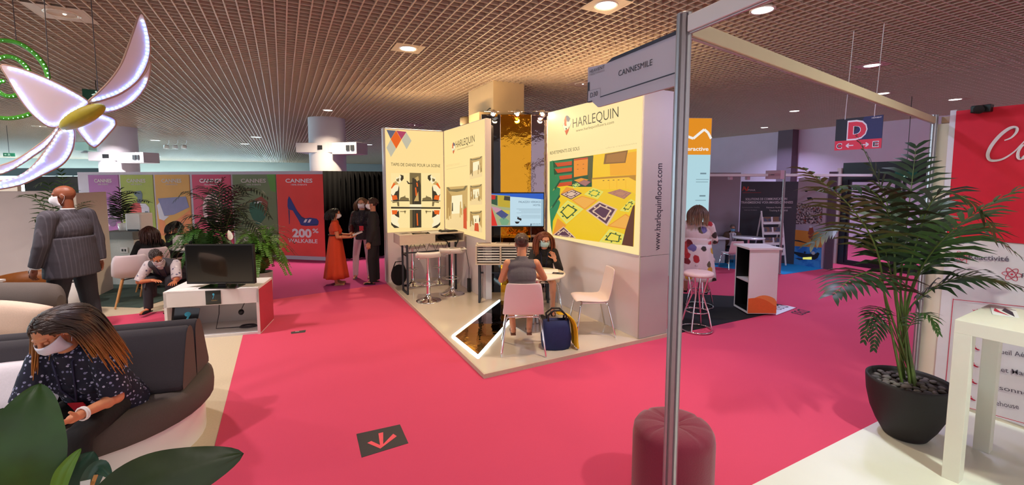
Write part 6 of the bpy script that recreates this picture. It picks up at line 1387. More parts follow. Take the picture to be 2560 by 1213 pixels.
def hair(P, m, length=0.0, n=130, seed=1, bun=False, front=.052, low=-.03, thick=.009, flow=(0, -.25, -1), part=None, fall_y=None, beardless=True):
    """skull cap of hair clumps; longer hair falls in tapering locks from the scalp"""
    rnd = random.Random(seed); k = P.k; b = MB(); A, B, Cz = .079, .101, .091
    def scalp(th, ph, g=1.0): return V((A * g * sin(th) * cos(ph), -.012 + B * g * sin(th) * sin(ph), .024 + Cz * g * cos(th)))
    b.ell(hp(P, 0, -.016, .027), (.0765 * k, .094 * k, .0865 * k), m, P.Rh, 18, 12)
    if length <= 0:                   # cropped: short tapered clumps
        for i in range(n * 2):
            th = math.acos(1 - rnd.random() * 1.15); ph = rnd.uniform(0, 2 * pi); p = scalp(th, ph)
            if p.y > front - .02 * abs(p.x) / .08 and p.z < .085 or p.z < low and p.y > -.03: continue
            if p.z < low - .03: continue
            d = V((p.x * .3, -.5, -.25 + p.z * 2)).normalized(); e = p * 1.03 + d * .022 + V((0, 0, .004)); b.tube([hp(P, *(p * .97)), hp(P, *(p * 1.035)), hp(P, *e)], [thick * k, thick * k, thick * .3 * k], m, 5)
    else:
        for i in range(n):
            th = math.acos(1 - rnd.random() * .95); ph = rnd.uniform(0, 2 * pi); p = scalp(th, ph)
            if p.y > front and p.z < .075 or (p.z < low and p.y > -.02): continue
            out = V((p.x, p.y + .012, 0)); out = out.normalized() if out.length > 1e-3 else V((rnd.choice((-1, 1)), 0, 0))
            if out.y > .2 and not bun: out = V((1 if p.x >= (part or 0) else -1, -.55, 0)).normalized()
            pts = [hp(P, *(p * .95)), hp(P, *p)]; q = V(p); rr = [thick * .8 * k, thick * k]
            for s_ in range(5):       # over the skull first
                q = q + (out * .030 + V((0, -.008, -.012 - .012 * s_))); r2 = V((q.x / A, (q.y + .012) / B, (q.z - .024) / Cz)); L = r2.length
                if L < 1.02: q = V((q.x / L * 1.02, (q.y + .012) / L * 1.02 - .012, (q.z - .024) / L * 1.02 + .024))
                if q.z < -.02: break
                pts.append(hp(P, *q)); rr.append(thick * k)
            if bun:                   # every lock is drawn back into the bun
                bp = V((0, -.118, .045)); pts = [hp(P, *(p * .97))]
                for s_ in range(7):
                    f = s_ / 6; q = p.lerp(bp, f); r2 = V((q.x / A, (q.y + .012) / B, (q.z - .024) / Cz)); L = max(r2.length, .01); gg = 1.02 + .04 * sin(pi * f)
                    if f < 1: q = V((q.x / L * gg, (q.y + .012) / L * gg - .012, (q.z - .024) / L * gg + .024))
                    pts.append(hp(P, *q))
                b.tube(pts, [thick * k] * len(pts), m, 5); continue
            g = pts[-1]; fl_ = V(flow if not hasattr(flow[0], '__len__') else (flow[0] if p.x < .012 else flow[1])).normalized(); L = length * rnd.uniform(.75, 1.08) * (.8 if p.y > .03 else 1); ns = 7; wob = rnd.uniform(0, 6); d = (pts[-1] - pts[-2]).normalized(); e = V(g); Ti = P.T.inverted()
            for s_ in range(1, ns + 1):
                f = s_ / ns; d = (d * .35 + fl_ * .65).normalized(); e = e + d * L / ns + V((sin(wob + f * 5), cos(wob + f * 4), 0)) * .0022
                if P.fem:             # keep the locks outside neck, shoulders and back
                    c = P.nb; dv = V((e.x - c.x, e.y - c.y, 0)); rad = .066 * k
                    if e.z > c.z - .03 and dv.length < rad and e.z < P.hc.z - .09 * k: dv = dv.normalized() * rad; e = V((c.x + dv.x, c.y + dv.y, e.z))
                    q = Ti @ (e - P.pel) / k - V((0, 0, .27)); rr_ = V((q.x / .205, q.y / .150, q.z / .26)); 
                    if rr_.length < 1: q = q / max(rr_.length, .05); e = P.pel + P.T @ ((q + V((0, 0, .27))) * k)
                pts.append(V(e)); rr.append(thick * k * (1.0 - .7 * f ** 1.6))
            b.tube(pts, rr, m, 6)
    if bun: b.ell(hp(P, 0, -.115, .04), (.045 * k, .042 * k, .045 * k), m, nu=14, nv=10); b.tube([hp(P, .03 * cos(a), -.12 + .012 * sin(a * 2), .04 + .034 * sin(a)) for a in [2 * pi * i / 16 for i in range(16)]], .016 * k, m, 6, closed=True)
    return b.build('hair', P.root)
def top(P, m, sleeve=.6, hem=-.06, name='shirt', ease=.014, vox=.008, flare=0.0, disp=.003, fore=0.0, it=4, collar=True):
    """garment of the upper body; sleeve: share of the upper arm, fore: share of the forearm"""
    k, w, T = P.k, P.w, P.T; b = MB()
    def TB_(c, r): b.ell(P.pel + T @ (V(c) * k), [(x * k + ease) for x in r], DM, T, 20, 12)
    TB_((0, .01 * w, .14), (.128 * w, .092 * w, .13)); TB_((0, 0, .30), (.148 * w, .100 * w, .15)); TB_((0, -.01, .41), (.150 * (w * .5 + .5), .078, .065))
    if P.fem:
        for s_ in (1, -1): TB_((.065 * s_, .080, .28), (.058, .05, .055))
    rx, ry = (.152 + flare) * w * k + ease, (.104 + flare) * w * k + ease; n = 24; rings = []
    for z, g in ((.22, .92), (.12, .95), (.0, 1.0), (hem, 1.02 + flare)): rings.append([P.pel + T @ V((rx * g * cos(2 * pi * i / n), ry * g * sin(2 * pi * i / n) + .005, z * k)) for i in range(n)])
    loft(b, [list(reversed(r_)) for r_ in rings], DM)
    if sleeve > 0: cap(b, P.sh[1], P.sh[-1], .052 * k + ease * .6, .052 * k + ease * .6)
    else: e_, r_ = (.04, .068 * k) if name == 'vest' else (.13, .050 * k); cap(b, P.sh[1].lerp(P.sh[-1], e_), P.sh[-1].lerp(P.sh[1], e_), r_, r_)
    if collar: b.cone(P.nb - P.U * .06 * k, P.nb + P.U * .022 * k, .090 * k, .062 * k + ease * .3, DM, 16)
    for s_ in (1, -1):
        S_, E, W = P.sh[s_], P.el[s_], P.wr[s_]; ra = (.052 * k * (w * .5 + .5) + ease)
        if sleeve > 0:
            if fore > 0: cap(b, S_, E, ra, .043 * k + ease); b.cone(E, E.lerp(W, fore), .043 * k + ease, .031 * k + ease, DM, 16)
            else: b.ell(S_, (ra,) * 3, DM, nu=14, nv=8); b.cone(S_, S_.lerp(E, sleeve), ra, .046 * k + ease * 1.4, DM, 16)
    return remesh(b, name, m, P.root, vox, it, None, disp)
def trousers(P, m, ease=.014, to=1.0, name='trousers', vox=.009, disp=.003, thigh=1.0):
    k, w, T = P.k, P.w, P.T; b = MB(); b.ell(P.pel, (.155 * w * k + ease, .108 * w * k + ease, .115 * k), DM, T, 20, 12)
    for s_ in (1, -1):
        Hp, K, A = P.hip[s_], P.kn[s_], P.an[s_]; rt_ = .080 * k * (w * .4 + .6) + ease
        if to >= 1: cap(b, Hp, K, rt_, .058 * k + ease); b.cone(K, A + (A - K).normalized() * .03 * k, .058 * k + ease, .044 * k + ease, DM, 16)
        else: b.ell(Hp, (rt_,) * 3, DM); b.cone(Hp, Hp.lerp(K, to), rt_, .062 * k + ease, DM, 16)
    return remesh(b, name, m, P.root, vox, 4, None, disp)
def shoes(P, m, heel=0.0, name='shoe', sole=None):
    k = P.k
    for s_ in (1, -1):
        A, K = P.an[s_], P.kn[s_]; h = (A - K).normalized(); vert = h.z < -.6; b = MB(); fd = V(((A - P.hip[s_]).x * .25, 1, 0)).normalized() if vert else (V((0, -h.z, h.y)) * 1.0).normalized(); up = V((0, 0, 1)) if vert else -h
        c = A - up * .05 * k; R = Matrix((fd.cross(up), fd, up)).transposed(); b.ell(c + fd * .02 * k, (.036 * k, .05 * k, .036 * k), DM, R); b.ell(c + fd * .09 * k - up * .008 * k, (.042 * k, .085 * k, .026 * k), DM, R); b.box(c + fd * .055 * k - up * .026 * k, (.064 * k, .215 * k, .014 * k), DM, M=R); remesh(b, name, m, P.root, .006, 3)
def lanyard(P, m=None, badge=(206, 40, 60)):
    m = m or mat('lanyard_navy', (24, 24, 60), .7); b = MB(); k = P.k; F_ = P.F; q = P.nb + P.U * -.02 * k; bot = P.pel + P.T @ (V((0, .152 * (P.w * .7 + .3), .20)) * k)
    for s_ in (1, -1): b.tube([q + P.R * .055 * s_ * k - F_ * .02 * k, q + P.R * .052 * s_ * k + F_ * .07 * k, P.pel + P.T @ (V((.04 * s_, .142 * (P.w * .7 + .3), .31)) * k), bot], .006 * k, m, 6)
    o = b.build('lanyard', P.root); b = MB(); b.box(bot - P.U * .05 * k + F_ * .012 * k, (.085 * k, .006, .10 * k), mat('badge_%d' % badge[0], badge, .5), M=P.T); b.build('badge', o)
def skirt(P, m, z0, z1, r0, r1, name='skirt', folds=.010, n=56, sq=.72):
    b = MB(); rings = []; k = P.k
    for j in range(9):
        f = j / 8; z = z0 + (z1 - z0) * f; r_ = r0 + (r1 - r0) * f ** .8; rings.append([P.pel.lerp(V((0, 0, 0)), 0) * 0 + V((P.pel.x + r_ * cos(a) + folds * f * cos(a * 9 + 1) * cos(a), P.pel.y + (sq + (1 - sq) * f * .6) * (r_ * sin(a)) + folds * f * cos(a * 9 + 1) * sin(a), z)) for a in [2 * pi * i / n for i in range(n)]])
    vs = [p for r_ in rings for p in r_]; b.add(vs, [(j * n + i, (j + 1) * n + i, (j + 1) * n + (i + 1) % n, j * n + (i + 1) % n) for j in range(8) for i in range(n)], m, True); o = b.build(name, P.root); s = o.modifiers.new('t', 'SOLIDIFY'); s.thickness = .006; return o
def spots(name, base, cols, scale, size, rough=.8, soft=.02):
    if name in _M: return _M[name]
    m = mat(name, base, rough, scale=60, var=.03, bump=.15); nt = m.node_tree; bs = nt.nodes['Principled BSDF']; tc = nt.nodes.new('ShaderNodeTexCoord'); vo = nt.nodes.new('ShaderNodeTexVoronoi'); vo.inputs['Scale'].default_value = scale; nt.links.new(tc.outputs['Object'], vo.inputs['Vector'])
    wp = nt.nodes.new('ShaderNodeTexNoise'); wp.inputs['Scale'].default_value = scale * 2.2; ad = nt.nodes.new('ShaderNodeMath'); ad.operation = 'MULTIPLY_ADD'; ad.inputs[1].default_value = size * .9; nt.links.new(tc.outputs['Object'], wp.inputs['Vector']); nt.links.new(wp.outputs['Fac'], ad.inputs[0]); nt.links.new(vo.outputs['Distance'], ad.inputs[2])
    mr = nt.nodes.new('ShaderNodeMapRange'); mr.inputs['From Min'].default_value = size * 1.45 - soft; mr.inputs['From Max'].default_value = size * 1.45 + soft; mr.inputs['To Min'].default_value = 1; mr.inputs['To Max'].default_value = 0; nt.links.new(ad.outputs[0], mr.inputs['Value'])
    sp = nt.nodes.new('ShaderNodeSeparateColor'); nt.links.new(vo.outputs['Color'], sp.inputs[0]); rp = nt.nodes.new('ShaderNodeValToRGB'); rp.color_ramp.interpolation = 'CONSTANT'
    while len(rp.color_ramp.elements) < len(cols): rp.color_ramp.elements.new(.5)
    for i, c in enumerate(cols): e = rp.color_ramp.elements[i]; e.position = i / len(cols); e.color = S(*c)
    nt.links.new(sp.outputs[0], rp.inputs['Fac']); mx = nt.nodes.new('ShaderNodeMix'); mx.data_type = 'RGBA'; mx.inputs['A'].default_value = S(*base); nt.links.new(mr.outputs['Result'], mx.inputs['Factor']); nt.links.new(rp.outputs['Color'], mx.inputs['B']); nt.links.new(mx.outputs['Result'], bs.inputs['Base Color']); return m
def stripes(name, c1, c2, scale, rough=.8):
    if name in _M: return _M[name]
    m = mat(name, c1, rough, scale=60, var=.03, bump=.1); nt = m.node_tree; bs = nt.nodes['Principled BSDF']; tc = nt.nodes.new('ShaderNodeTexCoord'); wv = nt.nodes.new('ShaderNodeTexWave'); wv.inputs['Scale'].default_value = scale; wv.bands_direction = 'X'; rp = nt.nodes.new('ShaderNodeValToRGB'); rp.color_ramp.elements[0].position = .86; rp.color_ramp.elements[0].color = S(*c1); rp.color_ramp.elements[1].position = .95; rp.color_ramp.elements[1].color = S(*c2); nt.links.new(tc.outputs['Object'], wv.inputs['Vector']); nt.links.new(wv.outputs['Fac'], rp.inputs['Fac']); nt.links.new(rp.outputs['Color'], bs.inputs['Base Color']); return m
cl = lambda n, c, **q: mat('cloth_' + n, c, .85, scale=q.get('scale', 70), var=q.get('var', .08), bump=q.get('bump', .2), sheen=q.get('sheen', 0))
def box_in(P, name, c, d, m, M=None, parent=None): b = MB(); b.box(c, d, m, M=M); return b.build(name, parent or P.root)
SIT = lambda sp=.12, kn=-.06, back=-.05: {1: ((sp, 1, kn), (0, back, -1)), -1: ((-sp, 1, kn), (0, back, -1))}

# 1 bald man in the grey suit, standing at the left
P = person('bald man in dark grey pinstripe suit and white mask walking left', (at(163, 452, 5.35).x, at(163, 452, 5.35).y, .006), -66, 1.93, arms={1: ((.16, -.22, -1), (-.05, -.10, -1), (0, .1, -1), (-1, 0, 0), .6), -1: ((-.24, .10, -1), (-.02, .35, -1), (0, .3, -1), (1, 0, 0), .6)}, legs={1: ((.03, -.10, -1), (0, -.14, -1)), -1: ((-.03, .20, -1), (0, -.02, -1))}, head=(26, 6, 0), w=1.36, skin=(126, 66, 40), shoulders=1.08)
mask(P, (226, 224, 232)); suit = stripes('suit_pinstripe', (58, 53, 62), (76, 71, 80), 9.0); top(P, suit, 1, -.20, 'suit_jacket', .026, .009, .02, .005, .98); trousers(P, cl('suit_trousers', (40, 38, 48)), .03); shoes(P, black_felt)
b = MB(); b.cone(P.nb - P.U * .02, P.nb + P.U * .035, .074, .066, white_print); b.build('shirt_collar', P.root)
for s_ in (1, -1): b = MB(); a_, c_ = P.el[s_], P.wr[s_]; b.cone(a_.lerp(c_, .93), a_.lerp(c_, 1.03), .045, .042, white_print); b.build('shirt_cuff', P.root)

# 2 seated woman in front, looking at her phone
WL = (-1.10, 3.79, 0)
P = person('woman with long brown to blonde hair and navy dotted blouse on the island sofa', WL, 204, 1.68, hip=.56, lean=33, twist=4, arms={1: ((.16, .35, -1), (-.42, .92, -.10), (-.3, 1, .05), (-.5, -.1, .7), .75), -1: ((-.24, .02, -1), (.10, 1.0, .04), (.1, 1, .05), (.4, 0, .8), .8)}, legs=SIT(.16, -.10, .10), head=(-4, 36, 6), fem=True, lids=True, w=1.10, skin=(214, 142, 104), vox=.005)
mask(P, (222, 220, 236)); dots = spots('cloth_navy_dots', (20, 22, 46), [(176, 178, 206), (120, 124, 160), (150, 150, 190)], 42, .30); top(P, dots, .92, -.10, 'blouse', .022, .006, .02, .006); trousers(P, cl('black_trousers', (14, 13, 18)), .012, vox=.008); shoes(P, black_felt)
hm = hair_mat('hair_ombre', (44, 26, 20), (196, 122, 44), P.hc.z - .30, P.hc.z + .02); hair(P, hm, .36, 620, 4, thick=.0052, flow=((-.30, -.30, -1), (.05, .05, -1)), front=.060); lanyard(P)
b = MB()
for f in (.84, .89): q = P.el[-1].lerp(P.wr[-1], f); d_ = (P.wr[-1] - P.el[-1]).normalized(); x_ = d_.cross(V((0, 0, 1))).normalized(); y_ = d_.cross(x_); b.tube([q + (x_ * cos(a) + y_ * sin(a)) * .036 for a in [2 * pi * i / 20 for i in range(20)]], .0055, white_print, 6, closed=True)
b.build('bracelet', P.root)
Mp = Matrix.Translation(P.root.location) @ Matrix.Rotation(hd(204), 4, 'Z'); q = Mp @ (P.wr[1] + V((-.04, .12, .03))); t = thing('mobile_phone', 'mobile phone in the hands of the woman on the sofa', 'phone', q, hd(204)); b = MB(); b.box((0, 0, 0), (.075, .15, .009), black_gloss, M=Matrix.Rotation(.5, 3, 'X')); b.build('body', t); b = MB(); b.box((0, -.003, .0055), (.068, .14, .001), mat('phone_glass', (40, 44, 60), .1), M=Matrix.Rotation(.5, 3, 'X')); b.build('screen', t)

# 3 man in floral shirt leaning over the desk
p = at(424, 452, 6.82)
P = person('man in dark vest and pale floral shirt bending beside the switched-off television', (p.x, p.y, .004), 200, 1.62, hip=.55, lean=62, side=0, twist=6, arms={1: ((.40, .22, -.85), (-.95, .25, .12), (-.9, .4, 0), (0, 0, -1), .3), -1: ((-.3, .5, -.7), (-.4, .9, .05), (-.4, .9, 0), (0, 0, -1), .3)}, legs=SIT(.15, -.05, .05), head=(48, 32, 16), w=1.12, skin=(196, 116, 76), vox=.006, neck=.25)
mask(P, (206, 190, 196)); glasses(P, (70, 40, 40)); hair(P, hair_mat('hair_grey_brown', (58, 44, 42)), 0, 110, 6, front=.03, low=-.05); fs_ = spots('cloth_floral_shirt', (206, 192, 196), [(120, 112, 136), (160, 150, 160), (96, 90, 116), (226, 216, 214)], 22, .34); top(P, fs_, .95, -.04, 'shirt', .016, .007, 0, .004)
vest = cl('vest_grey', (70, 66, 72)); top(P, vest, 0, -.08, 'vest', .026, .008, 0, .002, collar=False); trousers(P, cl('dark_trousers', (40, 38, 44)), .014); shoes(P, black_felt); lanyard(P)
q = P.pel + P.T @ V((.16, .10, .18)); b = MB(); vs = [q + V((0, 0, .02)), q + P.T @ V((.02, 0, .22)), q + P.T @ V((.0, .05, .30)) + V((.02, 0, -.22)), q + V((.05, .12, -.36)), q + V((0, .02, -.30))]; b.add(vs, [(0, 1, 2, 3, 4)], vest); o = b.build('vest_flap', P.root); s = o.modifiers.new('t', 'SOLIDIFY'); s.thickness = .012
st3 = thing('stool', 'plain round stool under the man bending over the white desk', 'stool', (p.x, p.y, .004)); b = MB(); b.lathe([(0, .38), (.17, .38), (.18, .40), (.16, .435), (0, .44)], black_felt); b.build('seat', st3)
for k_ in range(4): a = k_ * pi / 2 + .5; b = MB(); b.cone((.12 * cos(a), .12 * sin(a), .38), (.18 * cos(a), .18 * sin(a), 0), .015, .012, chrome, n=8); b.build('leg', st3)

# 4 and 5 people in black at the back left table
p = at(366, 452, 7.7); WCH4 = (p.x, p.y, .006)
P = person('dark-haired woman in black seen from behind at the back left table', WCH4, -22, 1.5, hip=.50, lean=10, arms={1: ((.3, .3, -.9), (-.3, .9, .1), (-.3, 1, 0), (0, 0, -1), .4), -1: ((-.3, .3, -.9), (.3, .9, .1), (.3, 1, 0), (0, 0, -1), .4)}, legs=SIT(), fem=True, w=1.1, skin=(196, 136, 108)); hair(P, hair_mat('hair_dark_red', (62, 26, 20)), .20, 150, 8, flow=(0, -.22, -1)); top(P, cl('black_top', (16, 14, 18)), .98, -.06, 'blouse', .016, .009); trousers(P, cl('black_trousers', (14, 13, 18))); shoes(P, black_felt)
p = at(414, 452, 8.5); WCH5 = (p.x, p.y, .006)
P = person('person in black with pale blue mask, hand raised, at the back left table', WCH5, 35, 1.55, hip=.50, lean=18, arms={1: ((.35, .7, -.5), (-.5, .1, 1), (-.3, .3, 1), (-.3, -.9, .2), .6), -1: ((-.3, .5, -.8), (.3, .9, .2), (.3, 1, 0), (0, 0, -1), .4)}, legs=SIT(), head=(10, 12, 0), fem=True, skin=(196, 130, 104)); mask(P, (150, 190, 214)); hair(P, hair_mat('hair_black', (24, 18, 18)), .16, 120, 9, flow=(0, -.3, -1)); top(P, cl('black_top', (16, 14, 18)), .98, -.06, 'blouse', .016, .009); trousers(P, cl('black_trousers', (14, 13, 18))); shoes(P, black_felt)

# 6 woman in the long red dress
P = person('woman in a long orange red dress with white mask holding a white tablet', (.86, 8.95, .004), 98, 1.46, arms={1: ((.12, .20, -1), (-.18, 1, -.08), (-.1, 1, .05), (0, .2, 1), .5), -1: ((-.12, .30, -1), (.22, 1, .0), (.1, 1, .05), (0, .2, 1), .5)}, legs={1: ((.02, .0, -1), (0, -.02, -1)), -1: ((-.02, .06, -1), (0, -.04, -1))}, head=(0, 4, 0), fem=True, w=1.16, skin=(206, 130, 90)); redd = cl('red_dress', (206, 66, 30)); mask(P); hair(P, hair_mat('hair_black', (24, 18, 18)), .12, 170, 12, thick=.007, flow=(0, -.05, -1)); top(P, redd, .55, -.02, 'dress_bodice', .014, .008); skirt(P, redd, P.pel.z + .17, .14, .150, .255, 'dress_skirt', .014); b = MB(); b.tube([(.152 * cos(a), .115 * sin(a), P.pel.z + .17) for a in [2 * pi * i / 24 for i in range(24)]], .014, cl('dark_belt', (70, 30, 24)), 6, closed=True); b.build('belt', P.root); shoes(P, mat('sandal_tan', (196, 150, 110), .5), name='sandal'); glasses(P)
Mp = Matrix.Translation(P.root.location) @ Matrix.Rotation(hd(98), 4, 'Z'); q = Mp @ ((P.wr[1] + P.wr[-1]) / 2 + V((0, .14, .045))); t = thing('tablet', 'white tablet in the hands of the woman in the red dress', 'tablet', q, hd(98)); b = MB(); b.box((0, 0, 0), (.26, .19, .012), white_gloss, M=Matrix.Rotation(.35, 3, 'X')); b.build('body', t, bevel=.003); b = MB(); b.box((0, -.002, .0065), (.23, .16, .001), mat('tablet_page', (206, 190, 200), .3), M=Matrix.Rotation(.35, 3, 'X')); b.build('screen', t)

# 7 woman in white trousers, 8 man in the dark suit
P = person('blonde woman in dark blouse and white trousers before the black curtain', (1.42, 9.32, .004), 197, 1.64, arms={1: ((.22, .20, -1), (-.1, .75, -.45), (0, .9, -.3), (-1, 0, 0), .5), -1: ((-.14, .05, -1), (.02, .2, -1), (0, .1, -1), (1, 0, 0), .4)}, legs={1: ((.14, .04, -1), (.05, -.04, -1)), -1: ((-.06, .08, -1), (-.03, -.06, -1))}, head=(-6, 2, 0), fem=True, skin=(206, 150, 120)); mask(P); hair(P, hair_mat('hair_blonde', (120, 86, 56)), .18, 130, 14, flow=(0, -.2, -1)); top(P, spots('cloth_dark_print', (40, 36, 44), [(80, 74, 86), (24, 22, 28)], 40, .3), .9, -.10, 'blouse', .016, .008, 0, .003, .35); trousers(P, cl('white_trousers', (226, 206, 220)), .010); shoes(P, mat('shoe_grey', (120, 106, 116), .6)); lanyard(P)
q = P.pel + V((.20, .12, .12)); b = MB(); b.ell(q, (.05, .12, .11), mat('dark_red_leather', (86, 20, 26), .4), nu=16); b.tube([q + V((0, -.09, .08)), q + V((-.02, -.05, .3)), P.sh[1] + V((0, 0, .06)), q + V((-.02, .06, .3)), q + V((0, .09, .08))], .007, mat('dark_red_leather', (86, 20, 26)), 6); hb_ = b.build('handbag'); Mp = Matrix.Translation(P.root.location) @ Matrix.Rotation(hd(197), 4, 'Z'); hb_.data.transform(Mp); tag(hb_, 'dark red handbag on the arm of the woman in white trousers', 'handbag')
P = person('man in a dark suit with short brown hair turned away beside the stand corner', (1.53, 8.72, .004), -72, 1.65, arms={1: ((.16, .1, -1), (-.02, .25, -1), (0, .1, -1), (-1, 0, 0), .5), -1: ((-.14, -.02, -1), (.0, .3, -1), (0, .1, -1), (1, 0, 0), .5)}, legs={1: ((.05, -.02, -1), (0, -.04, -1)), -1: ((-.05, .10, -1), (0, -.04, -1))}, skin=(196, 130, 100)); hair(P, hair_mat('hair_brown', (66, 42, 30)), 0, 120, 16, low=-.06, front=.05); mask(P); top(P, cl('black_suit', (34, 30, 34)), 1, -.16, 'suit_jacket', .020, .009, .01, .003, .97); trousers(P, cl('black_suit_trousers', (24, 22, 26)), .016); shoes(P, black_felt)

# 9 woman in the grey sleeveless top, seen from behind
cx, cy = ch1.location.x, ch1.location.y
P = person('woman with hair bun and grey sleeveless top seen from behind on the pinkish chair', (cx - .02, cy - .02, PZ), 25, 1.70, hip=.565, lean=12, arms={1: ((.42, .55, -.75), (-.75, .65, .10), (-.7, .8, 0), (0, 0, -1), .4), -1: ((-.25, .55, -.8), (.5, .85, .15), (.3, 1, 0), (0, 0, -1), .4)}, legs={1: ((.12, 1, -.02), (-.12, -.62, -.9)), -1: ((-.10, 1, -.02), (.10, -.62, -.9))}, head=(-8, 8, 0), fem=True, w=1.06, skin=(206, 140, 100), vox=.006)
hair(P, hair_mat('hair_brown_bun', (70, 42, 30)), .02, 170, 18, bun=True, thick=.008, low=-.05, flow=(0, -1, .2)); gt = cl('grey_top', (96, 88, 92)); top(P, gt, 0, -.08, 'sleeveless_top', .014, .007, .0, .003); trousers(P, cl('black_skirt', (22, 20, 26)), .014, .45, 'shorts'); shoes(P, mat('shoe_brown', (112, 70, 50), .6), name='shoe'); mask(P)

# 10 woman with the pale blue mask facing the camera
P = person('woman with long auburn hair, glasses and pale blue mask at the round table', (3.44, 5.56, PZ), 209, 1.56, hip=.535, lean=24, arms={1: ((.28, .35, -.9), (-.5, .95, .05), (-.5, 1, 0), (0, 0, -1), .4), -1: ((-.30, .20, -.9), (.35, .55, .75), (.35, .1, 1), (.5, .8, 0), .45)}, legs=SIT(.1, -.05, -.1), head=(10, 12, -4), fem=True, skin=(222, 156, 124), vox=.006); mask(P, (176, 210, 214)); glasses(P, (90, 30, 30)); hair(P, hair_mat('hair_auburn', (104, 46, 20), (150, 74, 26), P.hc.z - .35, P.hc.z), .30, 190, 20, flow=(0, -.05, -1), front=.058); top(P, spots('cloth_black_check', (28, 24, 26), [(80, 66, 60), (60, 50, 48)], 60, .2), 1, -.06, 'blouse', .016, .007, 0, .003, .9); trousers(P, cl('black_trousers', (14, 13, 18)), .010, .55, 'skirt'); shoes(P, black_felt); lanyard(P)

# 11 woman in the floral dress on the wire stool
fl_ = spots('cloth_floral_dress', (226, 206, 200), [(176, 40, 44), (120, 30, 36), (206, 160, 50), (96, 84, 60), (110, 100, 150), (226, 206, 200), (60, 50, 44), (190, 60, 60)], 6.5, .40, soft=.03)
P = person('woman in a floral dress seen from behind on a wire bar stool', (STOOL_B[0] - .08, STOOL_B[1] + .03, .010), 52, 1.60, hip=.875, lean=6, arms={1: ((.30, .35, -.9), (-.3, .9, .2), (-.3, 1, 0), (0, 0, -1), .4), -1: ((-.30, .35, -.9), (.3, .9, .2), (.3, 1, 0), (0, 0, -1), .4)}, legs={1: ((.14, .75, -.55), (0, -.15, -1)), -1: ((-.14, .75, -.55), (0, -.15, -1))}, fem=True, w=1.28, skin=(206, 150, 124)); hair(P, hair_mat('hair_brown_blonde', (96, 66, 48), (176, 140, 100), P.hc.z - .25, P.hc.z), .20, 150, 22, flow=(0, -.12, -1)); top(P, fl_, .98, -.06, 'dress_bodice', .020, .008, .02, .004, .3); skirt(P, fl_, P.pel.z + .14, P.pel.z - .42, .205, .29, 'dress_skirt', .014, sq=.85); shoes(P, black_felt)

# 12 man in the brown jacket, far right booth
seat_z = .30; p = fl(1850, 661)
P = person('grey-haired man with blue mask and brown jacket at the small round table', (p.x + .15, p.y + .35, .010), 218, 1.22, hip=seat_z + .05, lean=4, arms={1: ((.3, .1, -.9), (.0, .75, -.6), (0, .6, -.8), (-1, 0, 0), .4), -1: ((-.3, .25, -.9), (.65, .8, .25), (.6, .8, .1), (0, 0, -1), .4)}, legs={1: ((.30, 1, -.06), (.05, .1, -1)), -1: ((-.1, 1, -.06), (0, .1, -1))}, head=(-6, 6, 0), w=1.22, skin=(206, 146, 116)); mask(P, (120, 180, 216)); hair(P, hair_mat('hair_grey', (120, 112, 108)), 0, 110, 24, low=-.05); top(P, cl('white_shirt', (224, 216, 220)), .5, -.06, 'shirt', .012, .008); glasses(P)
b = MB(); brown = cl('brown_jacket', (92, 70, 52))
for s_ in (1, -1): S_, E, W = P.sh[s_], P.el[s_], P.wr[s_]; cap(b, S_, E, .066, .052); b.cone(E, E.lerp(W, .95), .052, .042, DM); b.ell(P.pel + P.T @ V((.115 * s_, -.01, .20)), (.075, .105, .19), DM, P.T); 
b.ell(P.pel + P.T @ V((0, -.06, .24)), (.14, .07, .17), DM, P.T); remesh(b, 'jacket', brown, P.root, .009, 4); trousers(P, cl('navy_trousers', (36, 38, 52)), .012); shoes(P, black_felt); lanyard(P)
mc = dup(ch1, (P.root.location.x, P.root.location.y, .010), hd(218), 'chair under the man in the brown jacket', 'chairs on the blue carpet'); mc.scale = (.68,) * 3
q = fl(1828, 672); m2 = dup(ch1, (q.x, q.y, .010), hd(20), 'chrome-legged chair in front of the small round table on the blue carpet', 'chairs on the blue carpet'); m2.scale = (.78,) * 3

bpy.data.scenes.remove(LAB)
# ================================================================ plants
leaf_d = mat('leaf_dark_green', (26, 50, 20), .45, scale=30, var=.25); leaf_m = mat('leaf_mid_green', (48, 84, 28), .45, scale=30, var=.25); leaf_f = mat('fern_green', (84, 132, 36), .5, scale=30, var=.3); leaf_b = mat('leaf_blue_green', (52, 88, 72), .4, scale=20, var=.2); stem_m = mat('stem_green', (84, 104, 40), .5, scale=30, var=.2); soil = mat('soil', (46, 36, 30), .95, scale=40, bump=.4)
def crm(q, k=6):
    out = []
    for i in range(len(q) - 1):
        p0, p1, p2, p3 = q[max(0, i - 1)], q[i], q[i + 1], q[min(len(q) - 1, i + 2)]
        for j in range(k): t_ = j / k; out.append(.5 * ((2 * p1) + (p2 - p0) * t_ + (2 * p0 - 5 * p1 + 4 * p2 - p3) * t_ ** 2 + (3 * p1 - p0 - 3 * p2 + p3) * t_ ** 3))
    return out + [q[-1]]
